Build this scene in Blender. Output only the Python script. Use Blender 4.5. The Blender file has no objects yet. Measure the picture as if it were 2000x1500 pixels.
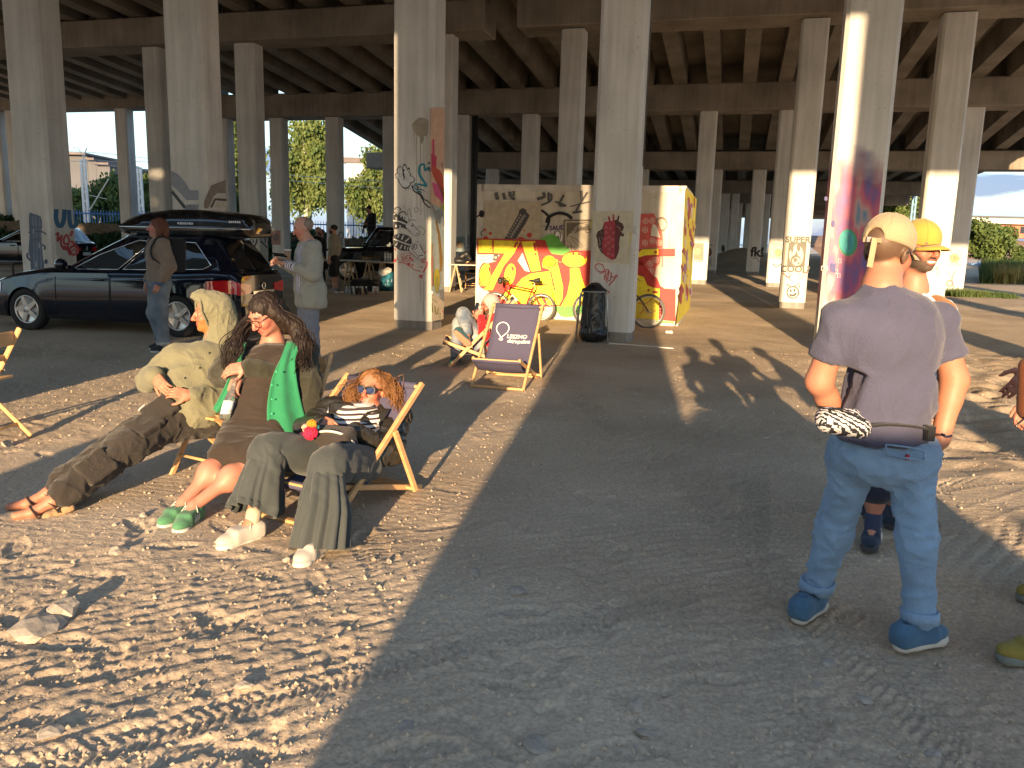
import bpy, bmesh, math, random
import numpy as np
from mathutils import Vector, Matrix
R=math.radians
rng=np.random.default_rng(7); random.seed(7)
SC=bpy.context.scene; COL=SC.collection
# ------------------------------------------------------------------ camera
FPX,HCAM=1570.,1.63
_p=math.atan(280/1570.); _ph=R(1.5)
cf=np.array([0,math.cos(_p),-math.sin(_p)]); _u=np.array([0,math.sin(_p),math.cos(_p)]); _r=np.array([1.,0,0])
cr=math.cos(_ph)*_r+math.sin(_ph)*_u; cu=-math.sin(_ph)*_r+math.cos(_ph)*_u
CAM=np.array([0,0,HCAM])
def ray(x,y): return cf+(x-1000)/FPX*cr-(y-750)/FPX*cu
def A(x,y,Y):                      # the point of a sight line at depth Y
    d=ray(x,y); return CAM+d*(Y/d[1])
def gz(X,Y): return 0.012*max(0.,Y-13.)
def G(x,y,dz=0.):                  # where a sight line meets the ground
    z=0.
    for _ in range(12):
        d=ray(x,y); P=CAM+d*((z+dz-HCAM)/d[2]); z=gz(P[0],P[1])
    return P
def PL(x,y,q,n):                   # where a sight line meets a plane
    d=ray(x,y); q=np.array(q,float); n=np.array(n,float)
    return CAM+d*(((q-CAM)@n)/(d@n))
cam=bpy.data.cameras.new('camera'); cam.sensor_width=36; cam.lens=FPX/2000*36; cam.clip_end=3000; cam.clip_start=.05
co=bpy.data.objects.new('camera',cam); COL.objects.link(co); SC.camera=co
co.matrix_world=Matrix(((cr[0],cu[0],-cf[0],0),(cr[1],cu[1],-cf[1],0),(cr[2],cu[2],-cf[2],HCAM),(0,0,0,1)))
# ------------------------------------------------------------------ light
SUN_EL=R(10.2); SDX=.14
SC.world=bpy.data.worlds.new("World"); SC.world.use_nodes=True
def nd(nt,t,**k):
    n=nt.nodes.new(t)
    for a,b in k.items(): setattr(n,a,b)
    return n
def build_world():
    nt=SC.world.node_tree; nt.nodes.clear(); L=nt.links.new
    sky=nd(nt,'ShaderNodeTexSky',sky_type='NISHITA',sun_disc=False,sun_elevation=SUN_EL,sun_rotation=math.pi+math.atan(SDX))
    sky.air_density=1.1; sky.dust_density=.6; sky.ozone_density=1.2
    tc=nd(nt,'ShaderNodeTexCoord'); mp=nd(nt,'ShaderNodeMapping'); mp.inputs['Scale'].default_value=(1.6,1.6,11)
    no=nd(nt,'ShaderNodeTexNoise'); no.inputs['Scale'].default_value=2.3; no.inputs['Detail'].default_value=6
    L(tc.outputs['Generated'],mp.inputs['Vector']); L(mp.outputs[0],no.inputs['Vector'])
    ra=nd(nt,'ShaderNodeValToRGB'); ra.color_ramp.elements[0].position=.47; ra.color_ramp.elements[1].position=.62
    L(no.outputs['Fac'],ra.inputs['Fac'])
    mx=nd(nt,'ShaderNodeMix',data_type='RGBA'); cb=nd(nt,'ShaderNodeMix',data_type='RGBA'); cb.inputs['A'].default_value=(.80,1.38,2.1,1); cb.inputs['B'].default_value=(.58,.80,1.40,1); L(ra.outputs['Color'],cb.inputs['Factor']); L(cb.outputs['Result'],mx.inputs['B'])
    mu=nd(nt,'ShaderNodeMath',operation='MULTIPLY'); mu.inputs[1].default_value=.92
    sx=nd(nt,'ShaderNodeSeparateXYZ'); L(tc.outputs['Generated'],sx.inputs[0]); hz=nd(nt,'ShaderNodeMapRange'); hz.inputs['From Min'].default_value=.02; hz.inputs['From Max'].default_value=.30; hz.inputs['To Min'].default_value=.95; hz.inputs['To Max'].default_value=0; L(sx.outputs['Z'],hz.inputs['Value'])
    mxm=nd(nt,'ShaderNodeMath',operation='MAXIMUM'); L(ra.outputs['Color'],mxm.inputs[0]); L(hz.outputs[0],mxm.inputs[1]); L(mxm.outputs[0],mu.inputs[0]); L(mu.outputs[0],mx.inputs['Factor']); L(sky.outputs[0],mx.inputs['A'])
    bg=nd(nt,'ShaderNodeBackground'); bg.inputs['Strength'].default_value=.15
    hs=nd(nt,'ShaderNodeHueSaturation'); hs.inputs['Saturation'].default_value=1.12; L(mx.outputs['Result'],hs.inputs['Color']); L(hs.outputs[0],bg.inputs['Color']); o=nd(nt,'ShaderNodeOutputWorld'); L(bg.outputs[0],o.inputs['Surface'])
build_world()
sl=bpy.data.lights.new('sun','SUN'); sl.energy=4.0; sl.angle=R(.5); sl.color=(1,.70,.40)
so=bpy.data.objects.new('sun',sl); COL.objects.link(so); so.location=(-5,-30,12)
_sd=Vector((SDX,1,0)).normalized()*math.cos(SUN_EL)+Vector((0,0,-math.sin(SUN_EL)))
so.rotation_euler=_sd.to_track_quat('-Z','Y').to_euler()
SC.view_settings.view_transform='Standard'; SC.view_settings.look='None'; SC.view_settings.exposure=1.8; SC.view_settings.gamma=1
SC.cycles.max_bounces=6; SC.cycles.diffuse_bounces=4; SC.cycles.glossy_bounces=3; SC.cycles.transparent_max_bounces=12; SC.cycles.use_denoising=True
# ------------------------------------------------------------------ materials
M={}
def mat(name,col,rough=.75,var=.12,sc=6.,bump=0.,bsc=60.,metal=0.,spec=.4,attr=False,col2=None,stretch=(1,1,1),sheen=0.,coat=0.,bstretch=None,detail=4.,trans=0.,cobj='Object'):
    m=bpy.data.materials.new(name); m.use_nodes=True; nt=m.node_tree; L=nt.links.new
    b=nt.nodes['Principled BSDF']; b.inputs['Roughness'].default_value=rough; b.inputs['Metallic'].default_value=metal
    b.inputs['Specular IOR Level'].default_value=spec; b.inputs['Sheen Weight'].default_value=sheen; b.inputs['Coat Weight'].default_value=coat
    if trans: b.inputs['Transmission Weight'].default_value=trans
    tc=nd(nt,'ShaderNodeTexCoord'); mp=nd(nt,'ShaderNodeMapping'); mp.inputs['Scale'].default_value=stretch
    L(tc.outputs[cobj],mp.inputs['Vector'])
    no=nd(nt,'ShaderNodeTexNoise'); no.inputs['Scale'].default_value=sc; no.inputs['Detail'].default_value=detail; L(mp.outputs[0],no.inputs['Vector'])
    c=tuple(col)[:3]; c2=tuple(col2)[:3] if col2 else None
    mr=nd(nt,'ShaderNodeMapRange'); mr.inputs['From Min'].default_value=.3; mr.inputs['From Max'].default_value=.7
    L(no.outputs['Fac'],mr.inputs['Value'])
    if attr:
        at=nd(nt,'ShaderNodeAttribute',attribute_name='Col'); mr.inputs['To Min'].default_value=1-var; mr.inputs['To Max'].default_value=1+var
        mx=nd(nt,'ShaderNodeMix',data_type='RGBA',blend_type='MULTIPLY'); mx.inputs['Factor'].default_value=1
        L(at.outputs['Color'],mx.inputs['A']); L(mr.outputs[0],mx.inputs['B'])
    else:
        mx=nd(nt,'ShaderNodeMix',data_type='RGBA'); L(mr.outputs[0],mx.inputs['Factor'])
        mx.inputs['A'].default_value=tuple(x*(1-var) for x in c)+(1,)
        mx.inputs['B'].default_value=(c2 or tuple(min(1,x*(1+var)) for x in c))+(1,)
    L(mx.outputs['Result'],b.inputs['Base Color'])
    if bump:
        n2=nd(nt,'ShaderNodeTexNoise'); n2.inputs['Scale'].default_value=bsc; n2.inputs['Detail'].default_value=5
        if bstretch:
            m2=nd(nt,'ShaderNodeMapping'); m2.inputs['Scale'].default_value=bstretch; L(tc.outputs[cobj],m2.inputs['Vector']); L(m2.outputs[0],n2.inputs['Vector'])
        else: L(mp.outputs[0],n2.inputs['Vector'])
        bm_=nd(nt,'ShaderNodeBump'); bm_.inputs['Strength'].default_value=min(1,bump); bm_.inputs['Distance'].default_value=.01*max(1,bump)
        L(n2.outputs['Fac'],bm_.inputs['Height']); L(bm_.outputs[0],b.inputs['Normal'])
    M[name]=m; return m
def paint(name,col,rough=.6,var=.1,sc=14):
    return M.get(name) or mat(name,col,rough,var,sc)
# ------------------------------------------------------------------ objects
def tag(o,label=None,cat=None,group=None,kind=None):
    if label: o['label']=label
    if cat: o['category']=cat
    if group: o['group']=group
    if kind: o['kind']=kind
    return o
def thing(name,label,cat,loc=(0,0,0),rz=0,group=None):
    o=bpy.data.objects.new(name,None); COL.objects.link(o); o.location=tuple(loc); o.rotation_euler=(0,0,rz); o.empty_display_size=.1
    return tag(o,label,cat,group)
def link(name,me,m,parent=None,world=False,label=None):
    o=bpy.data.objects.new(name,me); COL.objects.link(o)
    if m is not None and not me.materials:
        for q in (m if isinstance(m,(list,tuple)) else [m]): me.materials.append(q)
    if parent is not None:
        o.parent=parent
        if world:                      # mesh was written in world space
            pm=Matrix.Translation(parent.location)@parent.rotation_euler.to_matrix().to_4x4()
            q=parent
            while q.parent is not None:
                q=q.parent; pm=(Matrix.Translation(q.location)@q.rotation_euler.to_matrix().to_4x4())@pm
            me.transform(pm.inverted())
    if label: o['label']=label
    return o
def np_mesh(name,V,Fq,smooth=True,col=None):
    me=bpy.data.meshes.new(name); V=np.asarray(V,np.float32)
    me.from_pydata(V.tolist(),[],Fq if isinstance(Fq,list) else Fq.tolist())
    if smooth: me.polygons.foreach_set('use_smooth',np.ones(len(me.polygons),bool))
    if col is not None:
        a=me.color_attributes.new('Col','FLOAT_COLOR','POINT'); c=np.ones((len(V),4),np.float32); c[:,:3]=col; a.data.foreach_set('color',c.ravel())
    me.update(); return me
def copy_tree(o,parent=None):
    c=o.copy(); COL.objects.link(c)
    if parent is not None: c.parent=parent
    for ch in list(o.children): copy_tree(ch,c)
    return c
class MB:                               # collects shapes, links them as one mesh
    def __init__(s): s.V=[]; s.F=[]; s.S=[]; s.n=0
    def add(s,V,F,smooth=False):
        V=[tuple(map(float,v)) for v in V]; s.V+=V; s.F+=[tuple(i+s.n for i in f) for f in F]; s.S+=[smooth]*len(F); s.n+=len(V); return s
    def box(s,c,d,rz=0,Rm=None,bev=0):
        c=np.array(c,float); d=np.array(d,float)/2
        if Rm is None: Rm=np.array([[math.cos(rz),-math.sin(rz),0],[math.sin(rz),math.cos(rz),0],[0,0,1]])
        Rm=np.array(Rm)
        if bev:
            b=min(bev,min(d)*.9); P=[];
            for sx in (-1,1):
                for sy in (-1,1):
                    for sz in (-1,1):
                        P+=[(sx*d[0],sy*(d[1]-b),sz*(d[2]-b)),(sx*(d[0]-b),sy*d[1],sz*(d[2]-b)),(sx*(d[0]-b),sy*(d[1]-b),sz*d[2])]
            bm=bmesh.new(); vs=[bm.verts.new(c+Rm@np.array(p)) for p in P]; bmesh.ops.convex_hull(bm,input=vs); bm.verts.index_update()
            s.add([v.co for v in bm.verts],[[v.index for v in f.verts] for f in bm.faces]); bm.free(); return s
        V=[c+Rm@(d*np.array(q)) for q in ((-1,-1,-1),(1,-1,-1),(1,1,-1),(-1,1,-1),(-1,-1,1),(1,-1,1),(1,1,1),(-1,1,1))]
        return s.add(V,[(3,2,1,0),(4,5,6,7),(0,1,5,4),(1,2,6,5),(2,3,7,6),(3,0,4,7)])
    def bar(s,a,b,w,h,up=(0,0,1),bev=0):
        a=np.array(a,float); b=np.array(b,float); t=b-a; l=np.linalg.norm(t); t/=l; up=np.array(up,float)
        if abs(t@up)>.98: up=np.array([1.,0,0])
        x=np.cross(t,up); x/=np.linalg.norm(x); z=np.cross(x,t)
        return s.box((a+b)/2,(w,l,h),Rm=np.column_stack([x,t,z]),bev=bev)
    def tube(s,P,r,n=8,cap=True):
        P=np.array(P,float); m=len(P); r=np.broadcast_to(np.array(r,float),(m,)); V=[];F=[]
        T=np.gradient(P,axis=0); T/=np.linalg.norm(T,axis=1)[:,None]+1e-12
        x=np.cross(T[0],[0,0,1.]);
        if np.linalg.norm(x)<.1: x=np.cross(T[0],[1.,0,0])
        for i in range(m):
            x=x-T[i]*(x@T[i]); x/=np.linalg.norm(x)+1e-12; y=np.cross(T[i],x)
            for k in range(n):
                a=2*math.pi*k/n; V.append(P[i]+r[i]*(math.cos(a)*x+math.sin(a)*y))
        for i in range(m-1):
            for k in range(n): F.append((i*n+k,i*n+(k+1)%n,(i+1)*n+(k+1)%n,(i+1)*n+k))
        if cap: F+= [tuple(range(n-1,-1,-1)),tuple(range((m-1)*n,m*n))]
        return s.add(V,F,True)
    def cyl(s,a,b,r,n=16,r2=None): return s.tube([a,b],[r,r if r2 is None else r2],n)
    def lathe(s,c,prof,n=20,axis=(0,0,1)):   # prof: (radius, height)
        ax=np.array(axis,float); ax/=np.linalg.norm(ax); x=np.cross(ax,[0,0,1.]) if abs(ax[2])<.9 else np.array([1.,0,0]); x/=np.linalg.norm(x); y=np.cross(ax,x)
        c=np.array(c,float); V=[];F=[];m=len(prof)
        for (r,h) in prof:
            for k in range(n):
                a=2*math.pi*k/n; V.append(c+ax*h+r*(math.cos(a)*x+math.sin(a)*y))
        for i in range(m-1):
            for k in range(n): F.append((i*n+k,i*n+(k+1)%n,(i+1)*n+(k+1)%n,(i+1)*n+k))
        F+=[tuple(range(n-1,-1,-1)),tuple(range((m-1)*n,m*n))]
        return s.add(V,F,True)
    def ring(s,c,Rr,r,axis=(0,1,0),n=40,k=8,sq=1.):
        ax=np.array(axis,float); ax/=np.linalg.norm(ax); x=np.cross(ax,[0,0,1.]) if abs(ax[2])<.9 else np.array([1.,0,0]); x/=np.linalg.norm(x); y=np.cross(ax,x); c=np.array(c,float)
        V=[];F=[]
        for i in range(n):
            a=2*math.pi*i/n; e=math.cos(a)*x+math.sin(a)*y
            for j in range(k):
                b=2*math.pi*j/k; V.append(c+e*(Rr+r*math.cos(b))+ax*(r*sq*math.sin(b)))
        for i in range(n):
            for j in range(k): F.append((i*k+j,((i+1)%n)*k+j,((i+1)%n)*k+(j+1)%k,i*k+(j+1)%k))
        return s.add(V,F,True)
    def prism(s,P,off):                      # polygon P (3d) extruded by off
        P=[np.array(p,float) for p in P]; n=len(P); off=np.array(off,float)
        V=P+[p+off for p in P]; F=[tuple(range(n-1,-1,-1)),tuple(range(n,2*n))]+[(i,(i+1)%n,n+(i+1)%n,n+i) for i in range(n)]
        return s.add(V,F)
    def mesh(s,name):
        me=bpy.data.meshes.new(name); me.from_pydata(s.V,[],s.F); me.polygons.foreach_set('use_smooth',s.S); me.update(); return me
    def build(s,name,m,parent=None,world=False,label=None):
        me=s.mesh(name); bm=bmesh.new(); bm.from_mesh(me); bmesh.ops.recalc_face_normals(bm,faces=bm.faces); bm.to_mesh(me); bm.free()
        return link(name,me,m,parent,world,label)
def vnoise(P,seed=0):                        # smooth value noise, P (n,d)
    P=np.asarray(P,float); i=np.floor(P).astype(np.int64); f=P-i; f=f*f*(3-2*f); d=P.shape[1]; out=0
    for c in range(1<<d):
        w=1; h=np.int64(seed*7919+1013)
        for k in range(d):
            b=(c>>k)&1; w=w*(f[:,k] if b else 1-f[:,k]); h=h*np.int64(31)+(i[:,k]+b)*np.int64((73856093,19349663,83492791)[k]); 
        h=(h^(h>>np.int64(13)))*np.int64(1274126177)&np.int64(0x7fffffff); h=(h^(h>>np.int64(16)))
        out=out+w*((h%np.int64(65536))/65535.)
    return out*2-1
def fbm(P,oct=4,seed=0):
    o=0;a=1.
    for k in range(oct): o=o+a*vnoise(P*2**k,seed+k); a*=.5
    return o
# ------------------------------------------------------------------ signed distance modelling
def rot(axis,deg): return np.array(Matrix.Rotation(R(deg),3,Vector(axis)))
def basis(fwd,up):                           # columns: right, forward, up
    f=np.array(fwd,float); f/=np.linalg.norm(f); u=np.array(up,float); u-=f*(u@f); u/=np.linalg.norm(u); return np.column_stack([np.cross(f,u),f,u])
def cap(a,b,ra,rb=None,k=.02,neg=False): return ('c',np.array(a,float),np.array(b,float),ra,ra if rb is None else rb,k,neg)
def ell(c,r,Rm=None,k=.02,neg=False): return ('e',np.array(c,float),np.array(r,float),np.eye(3) if Rm is None else np.array(Rm),None,k,neg)
def rbx(c,h,Rm=None,rd=.01,k=.01,neg=False): return ('b',np.array(c,float),np.array(h,float),np.eye(3) if Rm is None else np.array(Rm),rd,k,neg)
def chain(P,r,k=.02): return [cap(P[i],P[i+1],r[i],r[i+1],k) for i in range(len(P)-1)]
def sdf(prims,h,smooth=0):
    lo=np.full(3,1e9); hi=-lo
    for p in prims:
        if p[6]: continue
        if p[0]=='c': m=max(p[3],p[4]); l=np.minimum(p[1],p[2])-m; u=np.maximum(p[1],p[2])+m
        else: e=np.abs(p[3])@(p[2]+(p[4] or 0)); l=p[1]-e; u=p[1]+e
        lo=np.minimum(lo,l); hi=np.maximum(hi,u)
    lo-=3*h+.02; hi+=3*h+.02; n=np.ceil((hi-lo)/h).astype(int)+1
    D=np.full(n,1.,np.float32); ax=[lo[i]+h*np.arange(n[i]) for i in range(3)]
    for p in prims:
        k=p[5]; mg=k+4*h
        if p[0]=='c': m=max(p[3],p[4])+mg; l=np.minimum(p[1],p[2])-m; u=np.maximum(p[1],p[2])+m
        else: e=np.abs(p[3])@(p[2]+(p[4] or 0))+mg; l=p[1]-e; u=p[1]+e
        a=np.clip(np.floor((l-lo)/h).astype(int),0,n); b=np.clip(np.ceil((u-lo)/h).astype(int)+1,0,n)
        if (b<=a).any(): continue
        sl_=tuple(slice(a[i],b[i]) for i in range(3))
        X=ax[0][a[0]:b[0],None,None].astype(np.float32);Y=ax[1][None,a[1]:b[1],None].astype(np.float32);Z=ax[2][None,None,a[2]:b[2]].astype(np.float32)
        if p[0]=='c':
            ba=p[2]-p[1]; L2=ba@ba+1e-12; x=X-p[1][0];y=Y-p[1][1];z=Z-p[1][2]
            t=np.clip((x*ba[0]+y*ba[1]+z*ba[2])/L2,0,1)
            d=np.sqrt((x-t*ba[0])**2+(y-t*ba[1])**2+(z-t*ba[2])**2)-(p[3]+(p[4]-p[3])*t)
        else:
            x=X-p[1][0];y=Y-p[1][1];z=Z-p[1][2]; Q=p[3]
            q=[x*Q[0,i]+y*Q[1,i]+z*Q[2,i] for i in range(3)]
            if p[0]=='e':
                k0=np.sqrt(sum((q[i]/p[2][i])**2 for i in range(3))); k1=np.sqrt(sum((q[i]/p[2][i]**2)**2 for i in range(3)))+1e-9
                d=k0*(k0-1)/k1
            else:
                g=[np.abs(q[i])-p[2][i] for i in range(3)]
                d=np.sqrt(sum(np.maximum(v,0)**2 for v in g))+np.minimum(np.maximum(np.maximum(g[0],g[1]),g[2]),0)-p[4]
        E=D[sl_]
        if p[6]:
            d=-d; hh=np.maximum(k-np.abs(E-d),0)/max(k,1e-6); D[sl_]=np.maximum(E,d)+hh*hh*k*.25
        else:
            hh=np.maximum(k-np.abs(E-d),0)/max(k,1e-6); D[sl_]=np.minimum(E,d)-hh*hh*k*.25
    return surfnet(D,lo,h)
def surfnet(D,lo,h):
    s=D<0; a=s[:-1,:-1,:-1].astype(np.int8)
    cs=[(i,j,k) for i in (0,1) for j in (0,1) for k in (0,1)]
    N=np.array(D.shape)-1; cnt=np.zeros(N,np.int8)
    for i,j,k in cs: cnt+=s[i:i+N[0],j:j+N[1],k:k+N[2]]
    mk=(cnt>0)&(cnt<8); I=np.argwhere(mk); idx=np.full(N,-1,np.int32); idx[mk]=np.arange(len(I))
    val=np.stack([D[I[:,0]+i,I[:,1]+j,I[:,2]+k] for i,j,k in cs],1); P=np.zeros((len(I),3)); c=np.zeros(len(I))
    for q,(i,j,k) in enumerate(cs):
        for axn in range(3):
            if (i,j,k)[axn]==0:
                e=[i,j,k]; e[axn]=1; q2=cs.index(tuple(e)); v0=val[:,q];v1=val[:,q2]; m=(v0<0)!=(v1<0)
                t=np.where(m,v0/(v0-v1+1e-12),0); pt=np.tile(np.array([i,j,k],float),(len(I),1)); pt[:,axn]+=t
                P+=pt*m[:,None]; c+=m
    V=lo+h*(I+P/c[:,None]); Fs=[]
    for axn in range(3):
        o=[1,1,1]; o[axn]=0
        b0=[slice(1,-1)]*3; b0[axn]=slice(0,-1); b1=list(b0); b1[axn]=slice(1,None)
        s0=s[tuple(b0)]; s1=s[tuple(b1)]; E=np.argwhere(s0!=s1); sg=s0[tuple(E.T)]
        E=E+np.array(o); u,v=[(1,2),(2,0),(0,1)][axn]
        def cell(du,dv):
            q=E.copy(); q[:,u]-=du; q[:,v]-=dv; return idx[q[:,0],q[:,1],q[:,2]]
        f=np.stack([cell(1,1),cell(0,1),cell(0,0),cell(1,0)],1); f[~sg]=f[~sg][:,::-1]; Fs.append(f)
    return V,np.concatenate(Fs)
def vnormals(V,F):
    n=np.cross(V[F[:,2]]-V[F[:,0]],V[F[:,3]]-V[F[:,1]]); N=np.zeros_like(V)
    for k in range(4): np.add.at(N,F[:,k],n)
    return N/(np.linalg.norm(N,axis=1)[:,None]+1e-12)
def folds(V,F,specs,seed=0):                 # cloth creases: (direction they run along, spacing, depth, stretch)
    N=vnormals(V,F); d=np.zeros(len(V))
    for i,(ax,lam,amp,st) in enumerate(specs):
        ax=np.array(ax,float); ax/=np.linalg.norm(ax); al=(V@ax)[:,None]*ax; Q=(V-al)/lam+al/(lam*st)
        Q=Q+.35*np.stack([vnoise(V*9,seed+50+j) for j in range(3)],1)
        n=vnoise(Q,seed+i*11); d+=amp*(1-2*np.abs(n))**2*np.sign(1-2*np.abs(n))*1.0
    return V+N*d[:,None]
def solid(name,prims,h,m,parent,world=True,fold=None,seed=0,paints=None,base=None,label=None,cut=None):
    V,F=sdf(prims,h)
    if fold: V=folds(V,F,fold,seed)
    col=None
    if base is not None:
        col=np.tile(np.array(base,float),(len(V),1))
        for (c,r,Rm,cl,sf) in (paints or []):
            q=(V-np.array(c))@(np.eye(3) if Rm is None else Rm)/np.array(r); w=np.clip((1+sf-np.linalg.norm(q,axis=1))/max(sf,1e-3),0,1)[:,None]; col=col*(1-w)+np.array(cl)*w
    return link(name,np_mesh(name,V,F,True,col),m,parent,world,label)
def text_mesh(s,size,name='text',bold=.0,spacing=1.):
    cu_=bpy.data.curves.new(name,'FONT'); cu_.body=s; cu_.size=size; cu_.offset=bold; cu_.space_character=spacing; cu_.align_x='CENTER'; cu_.align_y='CENTER'; cu_.resolution_u=3
    o=bpy.data.objects.new(name,cu_); COL.objects.link(o); dg=bpy.context.evaluated_depsgraph_get(); me=bpy.data.meshes.new_from_object(o.evaluated_get(dg))
    bpy.data.objects.remove(o); bpy.data.curves.remove(cu_); return me
def text_on(me,mb,q,ex,ey,nrm):              # lay a text mesh in a plane into an MB
    V=[np.array(q)+np.array(ex)*v.co.x+np.array(ey)*v.co.y+np.array(nrm) for v in me.vertices]
    mb.add(V,[tuple(p.vertices) for p in me.polygons])
def catmull(P,n=8,closed=False):
    P=np.array(P,float); m=len(P); out=[]
    rngi=range(m) if closed else range(m-1)
    for i in rngi:
        p0=P[(i-1)%m] if closed or i>0 else P[0]; p1=P[i]; p2=P[(i+1)%m]; p3=P[(i+2)%m] if closed or i+2<m else P[-1]
        for t in np.linspace(0,1,n,endpoint=False):
            out.append(.5*((2*p1)+(p2-p0)*t+(2*p0-5*p1+4*p2-p3)*t*t+(3*p1-p0-3*p2+p3)*t**3))
    if not closed: out.append(P[-1])
    return np.array(out)
def ribbon2(P,w):                            # a stroke in pixels -> list of quads (pixel coords)
    P=np.array(P,float); T=np.gradient(P,axis=0); T/=np.linalg.norm(T,axis=1)[:,None]+1e-9; Nn=np.stack([-T[:,1],T[:,0]],1); w=np.broadcast_to(np.array(w,float),(len(P),))[:,None]/2
    return P+Nn*w,P-Nn*w
class Wall:                                  # paint lying on a flat face, traced from sight lines
    st=.0012
    def __init__(s,q,n,ox=0,oy=0,k=1.): s.q=np.array(q,float); s.n=np.array(n,float)/np.linalg.norm(n); s.lay=0; s.T=(ox,oy,k)
    def pt(s,x,y):
        ox,oy,k=s.T; P=PL(ox+x*k,oy+y*k,s.q,s.n); return P+s.n*(.004+s.st*s.lay)
    def poly(s,mb,P,smooth=0,closed=True):
        P=np.array(P,float)
        if smooth: P=catmull(P,smooth,True)
        from mathutils.geometry import tessellate_polygon
        t=tessellate_polygon([[Vector((p[0],p[1],0)) for p in P]]); mb.add([s.pt(*p) for p in P],t)
    def stroke(s,mb,P,w,n=6):
        P=catmull(P,n) if n>1 else np.array(P,float); w_=w
        if not np.isscalar(w): w_=np.interp(np.linspace(0,1,len(P)),np.linspace(0,1,len(w)),w)
        a,b=ribbon2(P,w_); m=len(P); mb.add([s.pt(*p) for p in a]+[s.pt(*p) for p in b],[(i,i+1,m+i+1,m+i) for i in range(m-1)])
    def dot(s,mb,x,y,rx,ry=None,n=18,a0=0):
        ry=ry or rx; s.poly(mb,[(x+rx*math.cos(2*math.pi*i/n)*math.cos(a0)-ry*math.sin(2*math.pi*i/n)*math.sin(a0),y+rx*math.cos(2*math.pi*i/n)*math.sin(a0)+ry*math.sin(2*math.pi*i/n)*math.cos(a0)) for i in range(n)])
    def annul(s,mb,x,y,r,w,n=24,ry=None):
        ry=ry or r; s.stroke(mb,[(x+r*math.cos(2*math.pi*i/n),y+ry*math.sin(2*math.pi*i/n)) for i in range(n+1)],w,1)
# ================================================================== ground
T15=R(15.0); LX=np.array([math.sin(T15),math.cos(T15),0]); CX=np.array([math.cos(T15),-math.sin(T15),0])
def dirt_mat():
    m=bpy.data.materials.new('dirt'); m.use_nodes=True; nt=m.node_tree; L=nt.links.new; b=nt.nodes['Principled BSDF']; b.inputs['Roughness'].default_value=.95; b.inputs['Specular IOR Level'].default_value=.15
    tc=nd(nt,'ShaderNodeTexCoord'); cols=[]
    a=nd(nt,'ShaderNodeTexNoise'); a.inputs['Scale'].default_value=.55; a.inputs['Detail'].default_value=8; L(tc.outputs['Object'],a.inputs['Vector'])
    r=nd(nt,'ShaderNodeValToRGB'); r.color_ramp.elements[0].position=.35; r.color_ramp.elements[0].color=(.40,.315,.23,1); r.color_ramp.elements[1].position=.68; r.color_ramp.elements[1].color=(.56,.455,.34,1)
    L(a.outputs['Fac'],r.inputs['Fac'])
    c=nd(nt,'ShaderNodeTexNoise'); c.inputs['Scale'].default_value=55; c.inputs['Detail'].default_value=6; L(tc.outputs['Object'],c.inputs['Vector'])
    mr=nd(nt,'ShaderNodeMapRange'); mr.inputs['From Min'].default_value=.3; mr.inputs['From Max'].default_value=.7; mr.inputs['To Min'].default_value=.78; mr.inputs['To Max'].default_value=1.18; L(c.outputs['Fac'],mr.inputs['Value'])
    mx=nd(nt,'ShaderNodeMix',data_type='RGBA',blend_type='MULTIPLY'); mx.inputs['Factor'].default_value=1; L(r.outputs['Color'],mx.inputs['A']); L(mr.outputs[0],mx.inputs['B'])
    v=nd(nt,'ShaderNodeTexVoronoi'); v.inputs['Scale'].default_value=38; L(tc.outputs['Object'],v.inputs['Vector'])
    lt=nd(nt,'ShaderNodeMath',operation='LESS_THAN'); lt.inputs[1].default_value=.13; L(v.outputs['Distance'],lt.inputs[0])
    sc_=nd(nt,'ShaderNodeSeparateColor'); L(v.outputs['Color'],sc_.inputs[0]); gt=nd(nt,'ShaderNodeMath',operation='GREATER_THAN'); gt.inputs[1].default_value=.86; L(sc_.outputs[0],gt.inputs[0])
    mu=nd(nt,'ShaderNodeMath',operation='MULTIPLY'); L(lt.outputs[0],mu.inputs[0]); L(gt.outputs[0],mu.inputs[1])
    m2=nd(nt,'ShaderNodeMix',data_type='RGBA'); m2.inputs['B'].default_value=(.55,.50,.42,1); L(mu.outputs[0],m2.inputs['Factor']); L(mx.outputs['Result'],m2.inputs['A'])
    L(m2.outputs['Result'],b.inputs['Base Color'])
    n=nd(nt,'ShaderNodeTexNoise'); n.inputs['Scale'].default_value=42; n.inputs['Detail'].default_value=8; n.inputs['Roughness'].default_value=.65; L(tc.outputs['Object'],n.inputs['Vector'])
    bp=nd(nt,'ShaderNodeBump'); bp.inputs['Strength'].default_value=.5; bp.inputs['Distance'].default_value=.02; L(n.outputs['Fac'],bp.inputs['Height']); L(bp.outputs[0],b.inputs['Normal'])
    M['dirt']=m
dirt_mat()
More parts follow.
